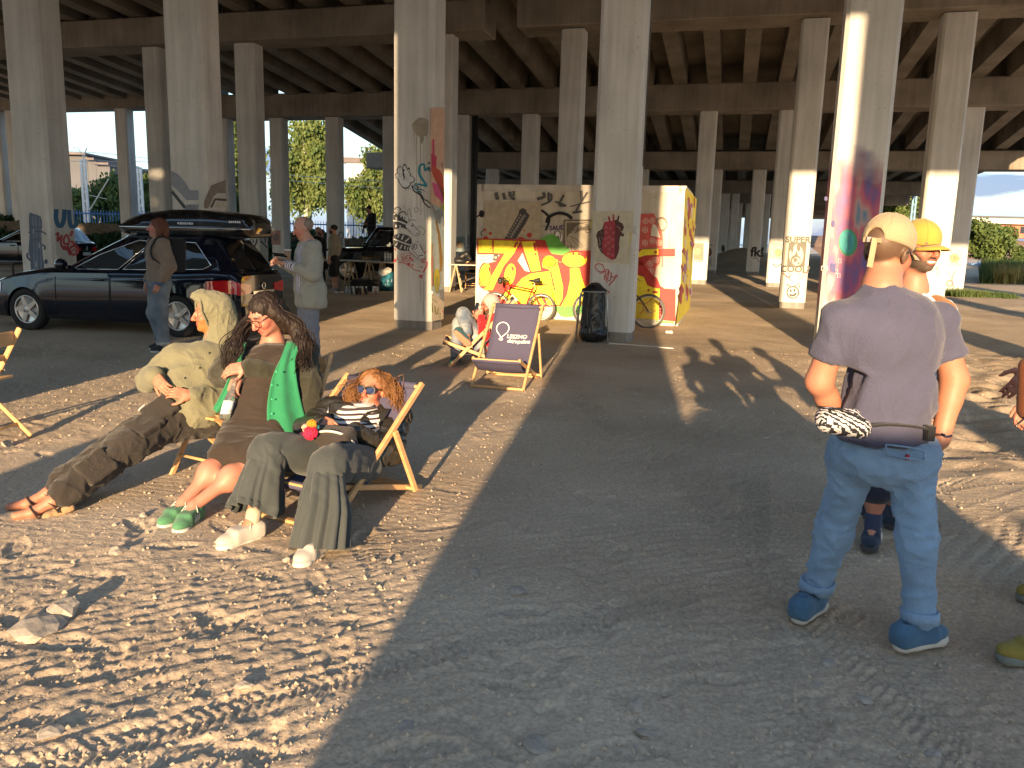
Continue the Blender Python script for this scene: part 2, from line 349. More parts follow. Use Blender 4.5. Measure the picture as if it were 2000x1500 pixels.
def ground_height(X,Y):
    P=np.stack([X,Y],1); n=len(X)
    near=np.clip((16-Y)/6,0.15,1)
    z=.022*vnoise(P*.5,1)+.009*vnoise(P*1.6,2)+.004*vnoise(P*4.3,3)
    rough=np.clip(.5+1.1*vnoise(P*.9,33),.15,1)
    z+=near*rough*.85*(.004*vnoise(P*11,4)+.0045*vnoise(P*26,5)+.003*vnoise(P*60,6))
    # wheel ruts: families of parallel grooves that bend
    for (ang,cx,w,lam,amp,sd) in ((28,-1.6,1.1,.085,.013,1),(33,-2.9,1.3,.1,.014,2),(20,-.6,.9,.07,.011,3),(-24,1.3,.8,.08,.009,4),(-33,.4,.6,.08,.010,5),(12,-4.5,1.8,.11,.011,7),(40,2.6,.8,.09,.010,8),(-10,1.5,.5,.06,.008,9),(5,-2.2,2.2,.075,.009,10),(-5,3.5,2.5,.09,.01,11)):
        a=R(ang); u=X*math.cos(a)+(Y-4)*math.sin(a); v=-X*math.sin(a)+(Y-4)*math.cos(a)
        v=v+.05*u*u*(1 if sd%2 else -1)+.12*vnoise(np.stack([u*.9,v*.4],1),sd+40)
        d=v-cx*.5; m=np.exp(-(d/w)**4)*np.clip(.1+1.5*vnoise(np.stack([u*.8,v*1.2],1),sd+60),0,1)
        g=np.abs(((d/lam+.25*vnoise(np.stack([u*3,v*3],1),sd+80))%1)-.5)*2
        tread=np.abs(((u/.045+np.sign(d)*d/.03)%1)-.5)*2
        z-=(.30+.35*np.clip(vnoise(P*.7,90+sd)+.3,0,1))*amp*m*(np.clip(g-.35,0,1)*1.3+.25*(tread>.5))
    # chevron treads of narrow tyres
    for (ang,cx,w,lam,sd,y0,y1) in ((-14,.35,.10,.045,1,1.5,6),(-30,1.0,.11,.05,2,1.6,5),(8,1.9,.12,.055,3,1.8,9),(-58,2.6,.09,.04,4,0,9),(24,.9,.10,.045,5,2,8),(-72,4.2,.10,.05,6,0,9),(70,3.0,.11,.05,7,0,9),(-40,-.2,.1,.045,8,1.4,4.5),(52,2.2,.09,.04,9,0,7),(-20,2.6,.1,.05,10,2,7)):
        a=R(ang+90); u=X*math.cos(a)+Y*math.sin(a); v=-X*math.sin(a)+Y*math.cos(a)+cx*(1 if abs(ang)<50 else -1); v=v+.06*np.sin(u*.9+sd)+.03*vnoise(np.stack([u,u*0+sd],1),sd)
        m=np.exp(-(v/w)**6)*np.clip((Y-y0)*4,0,1)*np.clip((y1-Y)*2,0,1)*np.clip(.3+1.4*vnoise(np.stack([u*.7,v*2],1),sd+120),0,1)
        z+=m*(.0075*((((u/lam+np.abs(v)/.07)%1)>.5)*1.)-.007)+.004*np.exp(-((np.abs(v)-w*1.1)/.02)**2)*(m.max()>0)*np.clip((Y-y0)*4,0,1)*np.clip((y1-Y)*2,0,1)
    # foot prints
    r=np.random.default_rng(3); inn=(Y<15)&(np.abs(X)<9)
    for i in range(520):
        yy=1.8+11*r.random()**1.5; xx=(r.random()*2-1)*(.7*yy+.4); a=r.random()*6.28
        s=np.nonzero(inn&(np.abs(X-xx)<.2)&(np.abs(Y-yy)<.2))[0]
        if not len(s): continue
        u=((X[s]-xx)*math.cos(a)+(Y[s]-yy)*math.sin(a))/.135; v=(-(X[s]-xx)*math.sin(a)+(Y[s]-yy)*math.cos(a))/(.048+.008*math.cos(3*a))
        q=np.sqrt(u*u+v*v); e=np.clip((1.08-q)/.2,0,1); rim=np.exp(-((q-1.2)/.16)**2)
        z[s]+=.6*(-.014*e+.006*rim-.005*e*((u*7+(v**2)*1.5)%1>.5))*(.4+.6*r.random())
    # soft sand on the right
    sand=np.clip((X-.32*Y-.3)/1.2,0,1)*np.clip((Y-5.2)/1.5,0,1)*np.clip((14-Y)/3,0,1)
    z+=sand*(.05*np.abs(vnoise(P*2.6,21))+.035*vnoise(P*5.5,22))-.03*sand
    z+=np.exp(-((X-13.2)**2/5+(Y-47)**2/7))*1.15                 # a heap of sand far back
    return z+.012*np.maximum(0,Y-13)
def build_ground():
    ys=[1.0]
    while ys[-1]<75: ys.append(ys[-1]*1.0046+.0012)
    ys=np.array(ys); nx=760; ts=np.linspace(-1,1,nx); ts=.86*ts
    Yg=np.repeat(ys,nx); Xg=(np.tile(ts,len(ys)))*(Yg+.8)
    Z=ground_height(Xg,Yg); V=np.stack([Xg,Yg,Z],1)
    i=np.arange(len(ys)-1)[:,None]*nx+np.arange(nx-1)[None]; i=i.ravel(); F=np.stack([i,i+1,i+nx+1,i+nx],1)
    me=bpy.data.meshes.new('ground'); me.vertices.add(len(V)); me.vertices.foreach_set('co',V.astype(np.float32).ravel())
    me.loops.add(4*len(F)); me.loops.foreach_set('vertex_index',F.astype(np.int32).ravel()); me.polygons.add(len(F)); me.polygons.foreach_set('loop_start',np.arange(0,4*len(F),4,dtype=np.int32)); me.polygons.foreach_set('loop_total',np.full(len(F),4,dtype=np.int32))
    me.polygons.foreach_set('use_smooth',np.ones(len(F),bool)); me.update(calc_edges=True)
    o=link('ground',me,M['dirt']); tag(o,'trampled sandy dirt with tyre tracks and footprints under the viaduct','ground',kind='structure')
    mb=MB(); N=40                              # the wider land, a little lower
    gx=np.concatenate([[-900,-300,-120],np.linspace(-80,80,N),[120,300,900]]); gy=np.concatenate([[-400,-120,-60],np.linspace(-40,130,N),[200,500,1500]])
    V=[];
    for y in gy:
        for x in gx:
            z=.012*max(0,min(y,90)-13)-.12
            V.append((x,y,z))
    n=len(gx); F=[(j*n+i,j*n+i+1,(j+1)*n+i+1,(j+1)*n+i) for j in range(len(gy)-1) for i in range(n-1)]
    mb.add(V,F,True); o=mb.build('terrain',M['dirt']); tag(o,'wide flat dusty land reaching the horizon','terrain',kind='structure')
build_ground()
# ================================================================== viaduct
def concrete(name,c1,c2,streak=.5):
    m=bpy.data.materials.new(name); m.use_nodes=True; nt=m.node_tree; L=nt.links.new; b=nt.nodes['Principled BSDF']; b.inputs['Roughness'].default_value=.85; b.inputs['Specular IOR Level'].default_value=.25
    g=nd(nt,'ShaderNodeNewGeometry'); tc=nd(nt,'ShaderNodeTexCoord')
    n1=nd(nt,'ShaderNodeTexNoise'); n1.inputs['Scale'].default_value=.9; n1.inputs['Detail'].default_value=7; L(tc.outputs['Object'],n1.inputs['Vector'])
    mp=nd(nt,'ShaderNodeMapping'); mp.inputs['Scale'].default_value=(5,5,.35); L(tc.outputs['Object'],mp.inputs['Vector'])
    n2=nd(nt,'ShaderNodeTexNoise'); n2.inputs['Scale'].default_value=1.6; n2.inputs['Detail'].default_value=5; L(mp.outputs[0],n2.inputs['Vector'])
    ad=nd(nt,'ShaderNodeMath',operation='MULTIPLY_ADD'); ad.inputs[1].default_value=streak; L(n2.outputs['Fac'],ad.inputs[0])
    m1=nd(nt,'ShaderNodeMath',operation='MULTIPLY'); m1.inputs[1].default_value=1-streak; L(n1.outputs['Fac'],m1.inputs[0]); L(m1.outputs[0],ad.inputs[2])
    r=nd(nt,'ShaderNodeValToRGB'); r.color_ramp.elements[0].position=.34; r.color_ramp.elements[0].color=tuple(c1)+(1,); r.color_ramp.elements[1].position=.64; r.color_ramp.elements[1].color=tuple(c2)+(1,)
    L(ad.outputs[0],r.inputs['Fac'])
    v=nd(nt,'ShaderNodeTexNoise'); v.inputs['Scale'].default_value=22; v.inputs['Detail'].default_value=4; L(tc.outputs['Object'],v.inputs['Vector'])
    r2=nd(nt,'ShaderNodeValToRGB'); r2.color_ramp.elements[0].position=.25; r2.color_ramp.elements[0].color=(.55,.52,.48,1); r2.color_ramp.elements[1].position=.36; r2.color_ramp.elements[1].color=(1,1,1,1); L(v.outputs['Fac'],r2.inputs['Fac'])
    mx=nd(nt,'ShaderNodeMix',data_type='RGBA',blend_type='MULTIPLY'); mx.inputs['Factor'].default_value=.7; L(r.outputs['Color'],mx.inputs['A']); L(r2.outputs['Color'],mx.inputs['B'])
    L(mx.outputs['Result'],b.inputs['Base Color'])
    bp=nd(nt,'ShaderNodeBump'); bp.inputs['Strength'].default_value=.25; bp.inputs['Distance'].default_value=.02; n3=nd(nt,'ShaderNodeTexNoise'); n3.inputs['Scale'].default_value=14; n3.inputs['Detail'].default_value=6; L(tc.outputs['Object'],n3.inputs['Vector'])
    L(n3.outputs['Fac'],bp.inputs['Height']); L(bp.outputs[0],b.inputs['Normal']); M[name]=m
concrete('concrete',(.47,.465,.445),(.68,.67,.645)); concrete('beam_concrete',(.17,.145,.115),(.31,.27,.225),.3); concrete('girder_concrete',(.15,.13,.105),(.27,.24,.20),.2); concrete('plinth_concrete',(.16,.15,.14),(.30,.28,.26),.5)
P0=np.array([4.95,12.9,0])
BS={-2:(-17.8,8.3),-1:(-8.9,7.75),0:(0,7.55),1:(8.5,7.13),2:(17.6,6.41),3:(27.,5.2),4:(41.,4.95),5:(53.,4.95),6:(66.,5.0),7:(80.,5.1),8:(96.,5.3)}
def lat(px,py,b):                               # lateral offset and height where a sight line meets bent b
    q=P0+LX*BS[b][0]; P=PL(px,py,q,LX); return (P-q)@CX,P[2]
def bp_(b,c,z=0): return P0+LX*BS[b][0]+CX*c+np.array([0,0,z])
VIA=thing('viaduct','long grey concrete road viaduct on square columns covered in graffiti','viaduct',(0,0,0))
COLS={}
def column(key,b,c,w=.74,d=.62,label=None,ztop=None):
    q=bp_(b,c); z0=gz(q[0],q[1])-.15; z1=(BS[b][1]+.01) if ztop is None else ztop; ch=.055
    def prof(w,d,ch): return [CX*x+LX*y for x,y in ((-w/2+ch,-d/2),(w/2-ch,-d/2),(w/2,-d/2+ch),(w/2,d/2-ch),(w/2-ch,d/2),(-w/2+ch,d/2),(-w/2,d/2-ch),(-w/2,-d/2+ch))]
    mb=MB(); base=np.array([q[0],q[1],z0+.30])
    mb.prism([base+p for p in prof(w,d,ch)],(0,0,z1-z0-.30)); o=mb.build('column',M['concrete'],VIA,label=label)
    mp=MB(); mp.prism([np.array([q[0],q[1],z0])+p for p in prof(w-.03,d-.03,ch)],(0,0,.30)); mp.build('plinth',M['plinth_concrete'],o)
    COLS[key]=dict(o=o,q=np.array([q[0],q[1],0]),w=w,d=d,front=Wall(np.array([q[0],q[1],0])-LX*d/2,-LX),right=Wall(np.array([q[0],q[1],0])+CX*w/2,CX),left=Wall(np.array([q[0],q[1],0])-CX*w/2,-CX))
    return o
def colpx(key,b,px,py,**k):
    c,_=lat(px,py,b); return column(key,b,c,**k)
colpx('blue',0,93,450,w=.86,d=.62,label='column with blue UL letters and a smeared dark blue tag')
colpx('grey',0,390,430,w=.8,d=.62,label='column with grey painted angular band, behind the roof box')
colpx('bird',0,818,520,w=.74,d=.62,label='column with white bird, skeletal animal heads and drips')
colpx('heart',0,1200,520,w=.74,d=.6,label='column with a red and black anatomical heart poster')
colpx('rain',0,1656,520,w=.78,d=.5,label='column sprayed in pink, purple and turquoise patches')
for k,b,px,py,w in (('b1a',1,318,400,.6),('b1b',1,493,350,.68),('b1c',1,868,350,.6),('b1d',1,1114,300,.62),('super',1,1556,470,.64),('b1f',1,1830,400,.72),
    ('b2a',2,252,400,.62),('b2b',2,446,400,.5),('b2c',2,548,400,.62),('b2d',2,655,400,.6),('b2e',2,763,400,.5),('b2f',2,902,400,.62),('b2g',2,1036,300,.62),('b2h',2,1372,420,.62),('b2i',2,1523,420,.6),('b2j',2,1705,420,.55),('b2k',2,1875,420,.66),
    ('b3a',3,1392,440,.62),('b3b',3,1476,440,.62),('b3c',3,1250,440,.6),('b3d',3,960,440,.6),('b3e',3,1640,440,.6),('b4a',4,1413,440,.6),('b4b',4,1492,440,.6),('b4c',4,1433,440,.5),('b5a',5,1440,440,.6),('b5b',5,1460,440,.5),('b6a',6,1428,440,.6),('b6b',6,1468,440,.6)):
    lab={'super':'column with the SUPER COOL flame poster','b1f':'sunlit column behind the yellow cap'}.get(k)
    if b==2 and px<440: colpx(k,b,px,py,w=w,d=.55,label=lab,ztop=BS[2][1]+.5)
    else: colpx(k,b,px,py,w=w,d=.55,label=lab)
cl,_=lat(18,480,2); column('l1',2,cl,w=.62,ztop=BS[2][1]+.5); cl,_=lat(47,480,2); column('l2',2,cl,w=.5,ztop=BS[2][1]+.5)
for c,w in ((-9.6,.8),(-4.78,.60),(-1.1,1.45),(2.68,.64),(9.2,.8),(13.,.8)): column('back%s'%c,-2,c,w=w,d=.6)  # unseen rear columns, positions and widths set by the shadows they cast
for c in (-8.3,4.6): column('mid%s'%c,-1,c,w=.8,d=.6)
# lateral limits
cgl,_=lat(957,80,1); cgr,_=lat(1019,70,1); cre=lat(1921,228,2)[0]+4.6; cle,_=lat(549,247,2)
def crossbeam(b,c0,c1,z,h=.78,w=1.15):
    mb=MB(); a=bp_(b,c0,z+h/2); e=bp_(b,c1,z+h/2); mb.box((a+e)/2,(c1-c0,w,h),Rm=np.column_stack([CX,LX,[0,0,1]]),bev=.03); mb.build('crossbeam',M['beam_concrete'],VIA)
LEFT=-46.
for b in (-2,-1,0,1):
    if b==-2: crossbeam(b,LEFT,cre+14,BS[b][1],h=4.6); continue  # unseen rear beam, extra height and length added to block the low sun
    crossbeam(b,LEFT,cgl,BS[b][1]); crossbeam(b,cgr,cre-.15,BS[b][1]+.03)
c43,_=lat(428,248,2)
crossbeam(2,c43,cre-.15,BS[2][1],h=.92); crossbeam(2,LEFT-2,c43-.02,BS[2][1]+.5,h=.85)
crossbeam(3,cle-.3,cre-.15,BS[3][1],h=.8)
for b in (4,5,6,7,8): crossbeam(b,cle-.3,cre-.15,BS[b][1],h=.8)
def girder(c,b0,b1,w=.46,h=.8,up=0.):
    mb=MB(); bs=[b for b in sorted(BS) if b0<=b<=b1]
    for i in range(len(bs)-1):
        A_,B_=bs[i],bs[i+1]; hz=(.92 if 2 in (A_,) else .78)
        a=bp_(A_,c,BS[A_][1]+.8+h/2+up)+LX*.08; e=bp_(B_,c,BS[B_][1]+.8+h/2+up)-LX*.08
        mb.bar(a,e,w,h)
        d=(e-a); 
        mb.bar(a+d*.02,a+d*.02+CX*0+LX*.25,1.2,h*.8) if False else None
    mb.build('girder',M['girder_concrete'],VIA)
SPC=1.19
c=cgl-.25
girder(cgl-.22,-1,8,.34,1.05,.0)
n=0
while c-.95>max(LEFT,-40):
    c-=SPC; girder(c,-1,8 if c>cle else 2); n+=1
girder(cgr+.2,-1,8,.34,1.0,.03)
c=cgr+.1
while c+SPC<cre: c+=SPC; girder(c,-1,8,up=.03)
girder(cre+.05,-1,8,.3,1.0,.03)
def slab(c0,c1,b0,b1,th=.3):
    mb=MB(); bs=[b for b in sorted(BS) if b0<=b<=b1]
    for i in range(len(bs)-1):
        A_,B_=bs[i],bs[i+1]; 
        a=bp_(A_,0,BS[A_][1]+1.62); e=bp_(B_,0,BS[B_][1]+1.62)
        P=[a+CX*c0,a+CX*c1,e+CX*c1,e+CX*c0]; mb.prism(P,(0,0,th))
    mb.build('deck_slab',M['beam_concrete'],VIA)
slab(LEFT,cre+.3,-1,2); slab(cle,cre+.3,2,8)
mb=MB(); _a=bp_(-2,-4.9,6.75); _b=bp_(-2,-1.85,6.75); mb.box((_a+_b)/2,(2.9,.25,3.2),Rm=np.column_stack([CX,LX,[0,0,1]])); mb.build('shade_panel',M['concrete'],VIA)  # unseen panel added between the rear columns to block sunlight above
# ================================================================== painted marks
class Paint:                                   # coloured strokes on a wall -> one mesh
    def __init__(s,wall): s.w=wall; s.d=[]; s.cur=None
    def __call__(s,col,T=None):
        s.w.lay+=1
        if T: s.w.T=T
        mb=MB(); s.d.append((col,mb)); s.cur=mb; return s
    def poly(s,P,sm=0): s.w.poly(s.cur,P,sm); return s
    def st(s,P,w,n=6): s.w.stroke(s.cur,P,w,n); return s
    def dot(s,*a,**k): s.w.dot(s.cur,*a,**k); return s
    def ann(s,*a,**k): s.w.annul(s.cur,*a,**k); return s
    def text(s,t,x,y,size,ex,bold=0.,tilt=0.):
        q=s.w.pt(x,y); ex=np.array(ex,float); n=s.w.n; ey=np.array([0,0,1.]); e1=ex*math.cos(tilt)+ey*math.sin(tilt); e2=-ex*math.sin(tilt)+ey*math.cos(tilt)
        text_on(text_mesh(t,size,bold=bold),s.cur,q,e1,e2,(0,0,0)); return s
    def build(s,name,parent,rough=.55,label=None):
        V=[];F=[];mi=[];mats=[]
        for col,mb in s.d:
            if not mb.F: continue
            nm='paint_%d_%d_%d'%tuple(int(c*200) for c in col); m=paint(nm,col,rough,.13,9)
            if m not in mats: mats.append(m)
            F+=[tuple(i+len(V) for i in f) for f in mb.F]; V+=mb.V; mi+=[mats.index(m)]*len(mb.F)
        me=np_mesh(name,V,F,False)
        for m in mats: me.materials.append(m)
        me.polygons.foreach_set('material_index',mi); 
        bm=bmesh.new(); bm.from_mesh(me)
        wn=Vector(s.w.n)
        for f in bm.faces:
            if f.normal.dot(wn)<0: f.normal_flip()
        bm.to_mesh(me); bm.free()
        return link(name,me,None,parent,True,label)
K=(.012,.012,.014); RED=(.42,.03,.025); YEL=(.80,.66,.03); GRN=(.12,.42,.07); WHT=(.66,.64,.60); DRED=(.33,.03,.02)
# ================================================================== container
concrete('container_white',(.46,.43,.36),(.68,.64,.55),.45)
_br=G(1323,637); _bl=PL(931,500,_br,LX); CW=float(np.linalg.norm((_br-_bl)[:2])); _bl[2]=gz(_bl[0],_bl[1]); _e=CX.copy(); _nf=np.array([_e[1],-_e[0],0]); CZ=_bl[2]-.03; CHh=2.74; CDp=2.6
CON=thing('container','white site container painted with big yellow and red letters, bikes leaning on it','container',(_bl[0],_bl[1],CZ))
def cp(u,v,z): return _bl+_e*u-_nf*v+np.array([0,0,z+CZ-_bl[2]])
mb=MB(); _Rm=np.column_stack([_e,-_nf,[0,0,1]])
mb.box(cp(CW/2,CDp/2,CHh/2),(CW-.02,CDp-.02,CHh-.04),Rm=_Rm); mb.build('wall',M['container_white'],CON,True)
mat('container_frame',(.52,.49,.44),.55,.15,4)
mb=MB()
for u in (.06,CW-.06):
    for v in (.06,CDp-.06): mb.box(cp(u,v,CHh/2),(.14,.14,CHh),Rm=_Rm)
for v in (.05,CDp-.05): mb.box(cp(CW/2,v,.06),(CW-.15,.12,.12),Rm=_Rm); mb.box(cp(CW/2,v,CHh-.07),(CW-.15,.12,.14),Rm=_Rm)
for u in (.05,CW-.05): mb.box(cp(u,CDp/2,.06),(.12,CDp-.15,.12),Rm=_Rm); mb.box(cp(u,CDp/2,CHh-.07),(.12,CDp-.15,.14),Rm=_Rm)
mb.build('frame',M['container_frame'],CON,True)
mb=MB()
for u in (.9,1.75,2.6): mb.box(cp(u,-.001,CHh/2-.05),(.012,.02,CHh-.3),Rm=_Rm)
mb.build('panel_joint',M['container_frame'],CON,True)
W=Wall(cp(0,-.016,0),_nf); Z4=(900,330,.24); p=Paint(W)
p((.10,.10,.10),Z4)
for q,w in (([(285,190),(300,250)],30),([(345,195),(360,250)],26),([(400,185),(405,220),(440,250)],30),([(420,200),(440,200)],40),([(620,245),(680,225),(670,190)],26),([(640,300),(730,260),(735,200)],18),([(715,190),(715,260)],22),([(770,265),(860,300)],18),([(840,210),(800,290),(850,300)],18),([(980,175),(985,260)],24),([(1030,190),(960,300),(930,360)],16),([(890,305),(1050,265)],9),([(910,355),(990,345)],20)): p.st(q,w,4)
p(K); p.st([(700,440),(715,395),(790,360),(860,370),(905,405)],26); p.st([(655,335),(700,370),(720,420),(690,500)],20); p.st([(130,390),(190,350)],12); p.dot(170,365,22,30)
p((.30,.30,.33)); p.st([(660,470),(680,460),(690,490)],8); p.st([(705,495),(720,460)],6)
p((.07,.03,.16)); p.text('SAUD',785,480,.125,_e,.004,.06)
p((.42,.36,.27)).poly([(198,255),(655,260),(650,600),(198,600)])
p((.55,.53,.47)).st([(198,256),(655,261)],4,1)
p((.05,.05,.05)).poly([(355,570),(470,370),(478,335),(505,318),(532,330),(535,350),(562,378),(525,450),(450,570)])
p((.28,.26,.22))
for i in range(9):
    t=i/9; x=380+t*120; y=545-t*190; p.dot(x,y,8); p.dot(x+34,y+10,8); p.st([(x+8,y+16),(x+42,y-6)],5,1)
p((.05,.05,.05)).poly([(262,745),(270,690),(330,690),(300,745)]); p.st([(175,545),(165,520),(190,495)],8)
p((.34,.30,.24)).dot(285,720,12); p.dot(310,705,8)
p((.14,.12,.09)).poly([(838,412),(1062,412),(1062,665),(838,665)])
p((.45,.40,.31)).poly([(850,424),(1062,424),(1062,665),(850,665)])
p((.14,.12,.09)); p.poly([(862,436),(1062,436),(1062,500),(980,500),(930,530),(890,560),(862,560)])
p((.45,.40,.31)); 
for i in range(9): 
    a=2.0+i*.2; p.st([(1000+70*math.cos(a),560-60*math.sin(a)*1),(1000+105*math.cos(a),560-90*math.sin(a))],5,1)
p.st([(910,520),(960,470),(1062,445)],26); p((.10,.09,.07))
for i,chh in enumerate('FUCK YO'): p.text(chh,918+i*21,498-i*7.2+(i-3)**2*.6,.085,_e,.002,.35-.07*i)
p((.50,.45,.36)).poly([(868,560),(900,520),(960,530),(1010,580),(1040,640),(950,650),(900,600)],4)
p((.18,.15,.11)); p.st([(880,545),(940,570),(1000,640)],5); p.st([(900,560),(930,600),(990,650)],4); p.ann(1035,500,20,8); p.st([(870,620),(880,660)],8,1); p.st([(895,615),(905,660)],8,1); p.st([(920,640),(935,662)],8,1)
p(RED); p.dot(197,495,11); p.dot(243,525,13); p.dot(560,538,20); p.dot(518,500,7); p.poly([(180,568),(190,550),(215,548),(232,568)]); p.poly([(455,570),(475,556),(505,556),(530,572)])
p((.75,.74,.70)); p.dot(790,545,24,40); p.dot(812,560,18,34); p.st([(720,530),(712,505)],7,1); p.st([(745,528),(750,498)],7,1)
p(K); p.dot(795,560,8,14); p.ann(790,545,24,5,ry=40)
p(GRN); p.poly([(630,590),(690,548),(740,532),(790,555),(830,612),(890,662),(830,705),(735,695),(695,605)],4); p.poly([(785,1112),(985,1112),(990,1165),(900,1202),(820,1195),(780,1150)],3)
p(RED); p.poly([(136,564),(690,578),(720,660),(745,690),(830,702),(905,664),(1060,664),(1060,1112),(800,1115),(640,1122),(330,1095),(220,990),(165,965),(146,930),(150,850),(200,775),(290,750),(330,692),(136,692)])
p(YEL)
p.poly([(148,575),(262,578),(262,683),(148,680)]); p.poly([(272,580),(486,586),(440,680),(352,790),(300,900),(262,985),(190,985),(232,905),(300,790),(362,686),(272,684)])
p.dot(200,862,47,96,a0=.18); p.poly([(494,590),(608,588),(655,825),(578,836)]); p.dot(402,860,44,92,a0=.2); p.dot(722,752,56,50)
p.poly([(700,800),(780,745),(800,800),(835,960),(828,1060),(800,1108),(770,1100),(735,990),(726,830)]); p.dot(930,738,105,64)
p.poly([(890,806),(966,806),(985,880),(1012,950),(1062,1000),(1062,1108),(815,1110),(870,1010),(892,900)]); p.poly([(440,965),(500,890),(575,850),(722,832),(742,960),(775,1060),(770,1105),(450,1092),(330,1050),(360,1000)]); p.poly([(662,760),(690,705),(735,705),(790,740),(780,790),(700,810),(668,800)])
p((.58,.55,.48)).poly([(466,748),(505,682),(566,838),(524,828)])
p((.62,.46,.02)); p.poly([(148,575),(178,576),(178,681),(148,680)]); p.dot(182,880,20,70,a0=.2)
p(RED); p.st([(595,946),(750,934)],9,1); p.st([(733,832),(768,988)],11,1); p.st([(600,600),(612,668)],20,1); p.dot(610,694,10); p.st([(440,640),(455,605),(470,598)],18,3); p.st([(955,690),(1000,705),(1018,728)],18); p.dot(918,690,10,12); p.st([(236,800),(240,836)],16,1); p.st([(420,795),(432,825)],18,1); p.st([(262,578),(264,685)],7,1); p.st([(240,684),(244,645),(262,642)],6,1); p.st([(575,838),(722,826)],8,1); p.st([(870,1010),(815,1110)],8,1); p.ann(930,738,105,7,ry=64); p.ann(722,752,56,6,ry=50); p.ann(200,862,47,7,ry=96); p.dot(280,592,4); p.dot(276,632,4); p.st([(668,1040),(700,1100)],22,1)
p((.50,.40,.03)); p.st([(690,740),(720,755),(700,770)],5); p.st([(720,752),(830,757)],4,1); p.st([(860,695),(890,705),(862,720)],5); p.st([(862,720),(868,770)],4,1)
p((.56,.10,.08)).poly([(1462,365),(1575,363),(1604,445),(1642,545),(1640,640),(1452,642)]); p.poly([(1500,706),(1612,706),(1622,760),(1590,800),(1575,862),(1530,845),(1500,790)],3)
p((.66,.50,.42))
for x,y in ((1505,425),(1560,420),(1500,495),(1562,585),(1500,600),(1615,600),(1545,770),(1590,740),(1550,830)): p.ann(x,y,22,5,14); p.ann(x,y,9,5,10); p.dot(x,y,3)
p((.66,.62,.52)).poly([(1565,445),(1600,465),(1625,560),(1590,550),(1548,545),(1552,490)])
p((.30,.17,.13)); p.ann(1637,447,42,9,26,ry=52); p.st([(1590,400),(1622,480),(1642,560),(1642,795)],11,4)
p(RED); p.poly([(1438,648),(1745,648),(1745,706),(1560,708),(1480,785),(1438,785)]); p.poly([(1438,700),(1500,785),(1560,860),(1600,890),(1625,950),(1660,972),(1750,978),(1748,1238),(1612,1225),(1612,980),(1520,950),(1490,880),(1438,860)])
p(YEL); p.poly([(1438,690),(1478,655),(1610,650),(1610,698),(1510,702),(1438,722)]); p.poly([(1430,858),(1490,878),(1520,945),(1560,962),(1622,975),(1608,1225),(1415,1212)])
p(RED); p.dot(1588,676,12); p.st([(1440,1090),(1480,1100),(1490,1140),(1460,1180)],6); p.st([(1490,1100),(1530,1080),(1560,1050)],6); p.st([(1490,1140),(1540,1170),(1590,1150)],6); p.st([(1565,1000),(1605,1003)],18,1); p.dot(1530,985,10)
p(GRN); p.st([(1590,1242),(1735,1246)],14,1)
p((.72,.70,.64)); p.st([(1757,780),(1750,860),(1742,960)],10)
p.build('mural',CON)
# side face of the container
W2=Wall(cp(CW+.012,0,0),_e); W2.st=.0002; p=Paint(W2); p((.72,.58,.03),Z4)
p.poly([(1832,150),(1918,245),(1862,1138),(1752,1268),(1790,900),(1812,500)])
r_=random.Random(4)
for i in range(60):
    t=r_.random(); y=260+t*820; f=(y-150)/1100; x0=1838-75*f; x1=1916-58*f; x=x0+(x1-x0)*r_.random(); p([(.36,.03,.025),(.36,.03,.025),(.30,.10,.22),(.75,.62,.05),(.6,.5,.4)][i%5]); hh=30+70*r_.random(); ww=8+18*r_.random()
    p.poly([(x-ww*.5,y-hh*.4),(x,y-hh*.5),(x+ww*.5,y-hh*.2),(x+ww*.4,y+hh*.4),(x+ww*.1,y+hh*.6),(x-ww*.4,y+hh*.3)])
p.build('mural',CON)
# ================================================================== graffiti on the columns
def colpaint(key,face): return Paint(COLS[key][face])
# --- bird column
p=colpaint('bird','front'); a=(740,210,.1); b=(740,360,.1); c_=(740,500,.1)
p((.30,.265,.21),a).poly([(650,350),(720,250),(800,200),(900,215),(968,260),(968,470),(930,560),(890,560),(870,640),(835,720),(800,580),(750,540),(700,470)],3)
for x,y0,y1,w in ((668,350,610,9),(697,470,900,9),(735,500,1990,14),(812,560,2100,18),(880,600,2200,10),(938,500,2300,12),(968,500,1800,8)): p.st([(x,y0),(x+4,(y0+y1)/2),(x+10,y1)],[w,w*.7,w*.5],4)
p((.35,.30,.22)).st([(690,350),(720,420),(760,520)],46)
p((.03,.22,.30)).st([(1000,1210),(960,1180),(905,1225),(880,1110),(800,1150),(795,1290),(850,1400),(930,1530),(840,1510),(690,1490)],[30,40,44,40,46,50,50,46,40,30]); p.st([(660,1530),(760,1620),(850,1660)],22)
p((.05,.06,.09)).dot(985,1085,22); p.st([(985,1160),(970,1220),(1010,1250)],20)
BIRD=[(365,1290),(362,1200),(420,1150),(470,1195),(487,1130),(510,1110),(545,1170),(560,1240),(580,1180),(600,1200),(590,1275),(628,1300),(605,1340),(640,1345),(700,1395),(690,1440),(640,1470),(610,1520),(560,1570),(470,1560),(400,1450),(375,1390),(330,1375),(345,1345),(322,1300)]
p(K).st(BIRD+BIRD[:1],16,4); p.poly(BIRD,3)
p((.60,.61,.62)).poly([(380+(x-380)*.95+6,1330+(y-1330)*.95) for x,y in BIRD],3)
p(K); p.dot(410,1310,8,14); p.st([(400,1345),(430,1355),(435,1330)],6); p.st([(470,1200),(485,1300),(500,1380),(480,1420)],[10,34,22,6]); p.dot(490,1225,18,24); p.dot(500,1125,16,14); p.dot(585,1195,14,14); p.st([(520,1570),(535,1620)],10,1); p.st([(570,1560),(590,1600)],10,1); p.dot(613,1468,11)
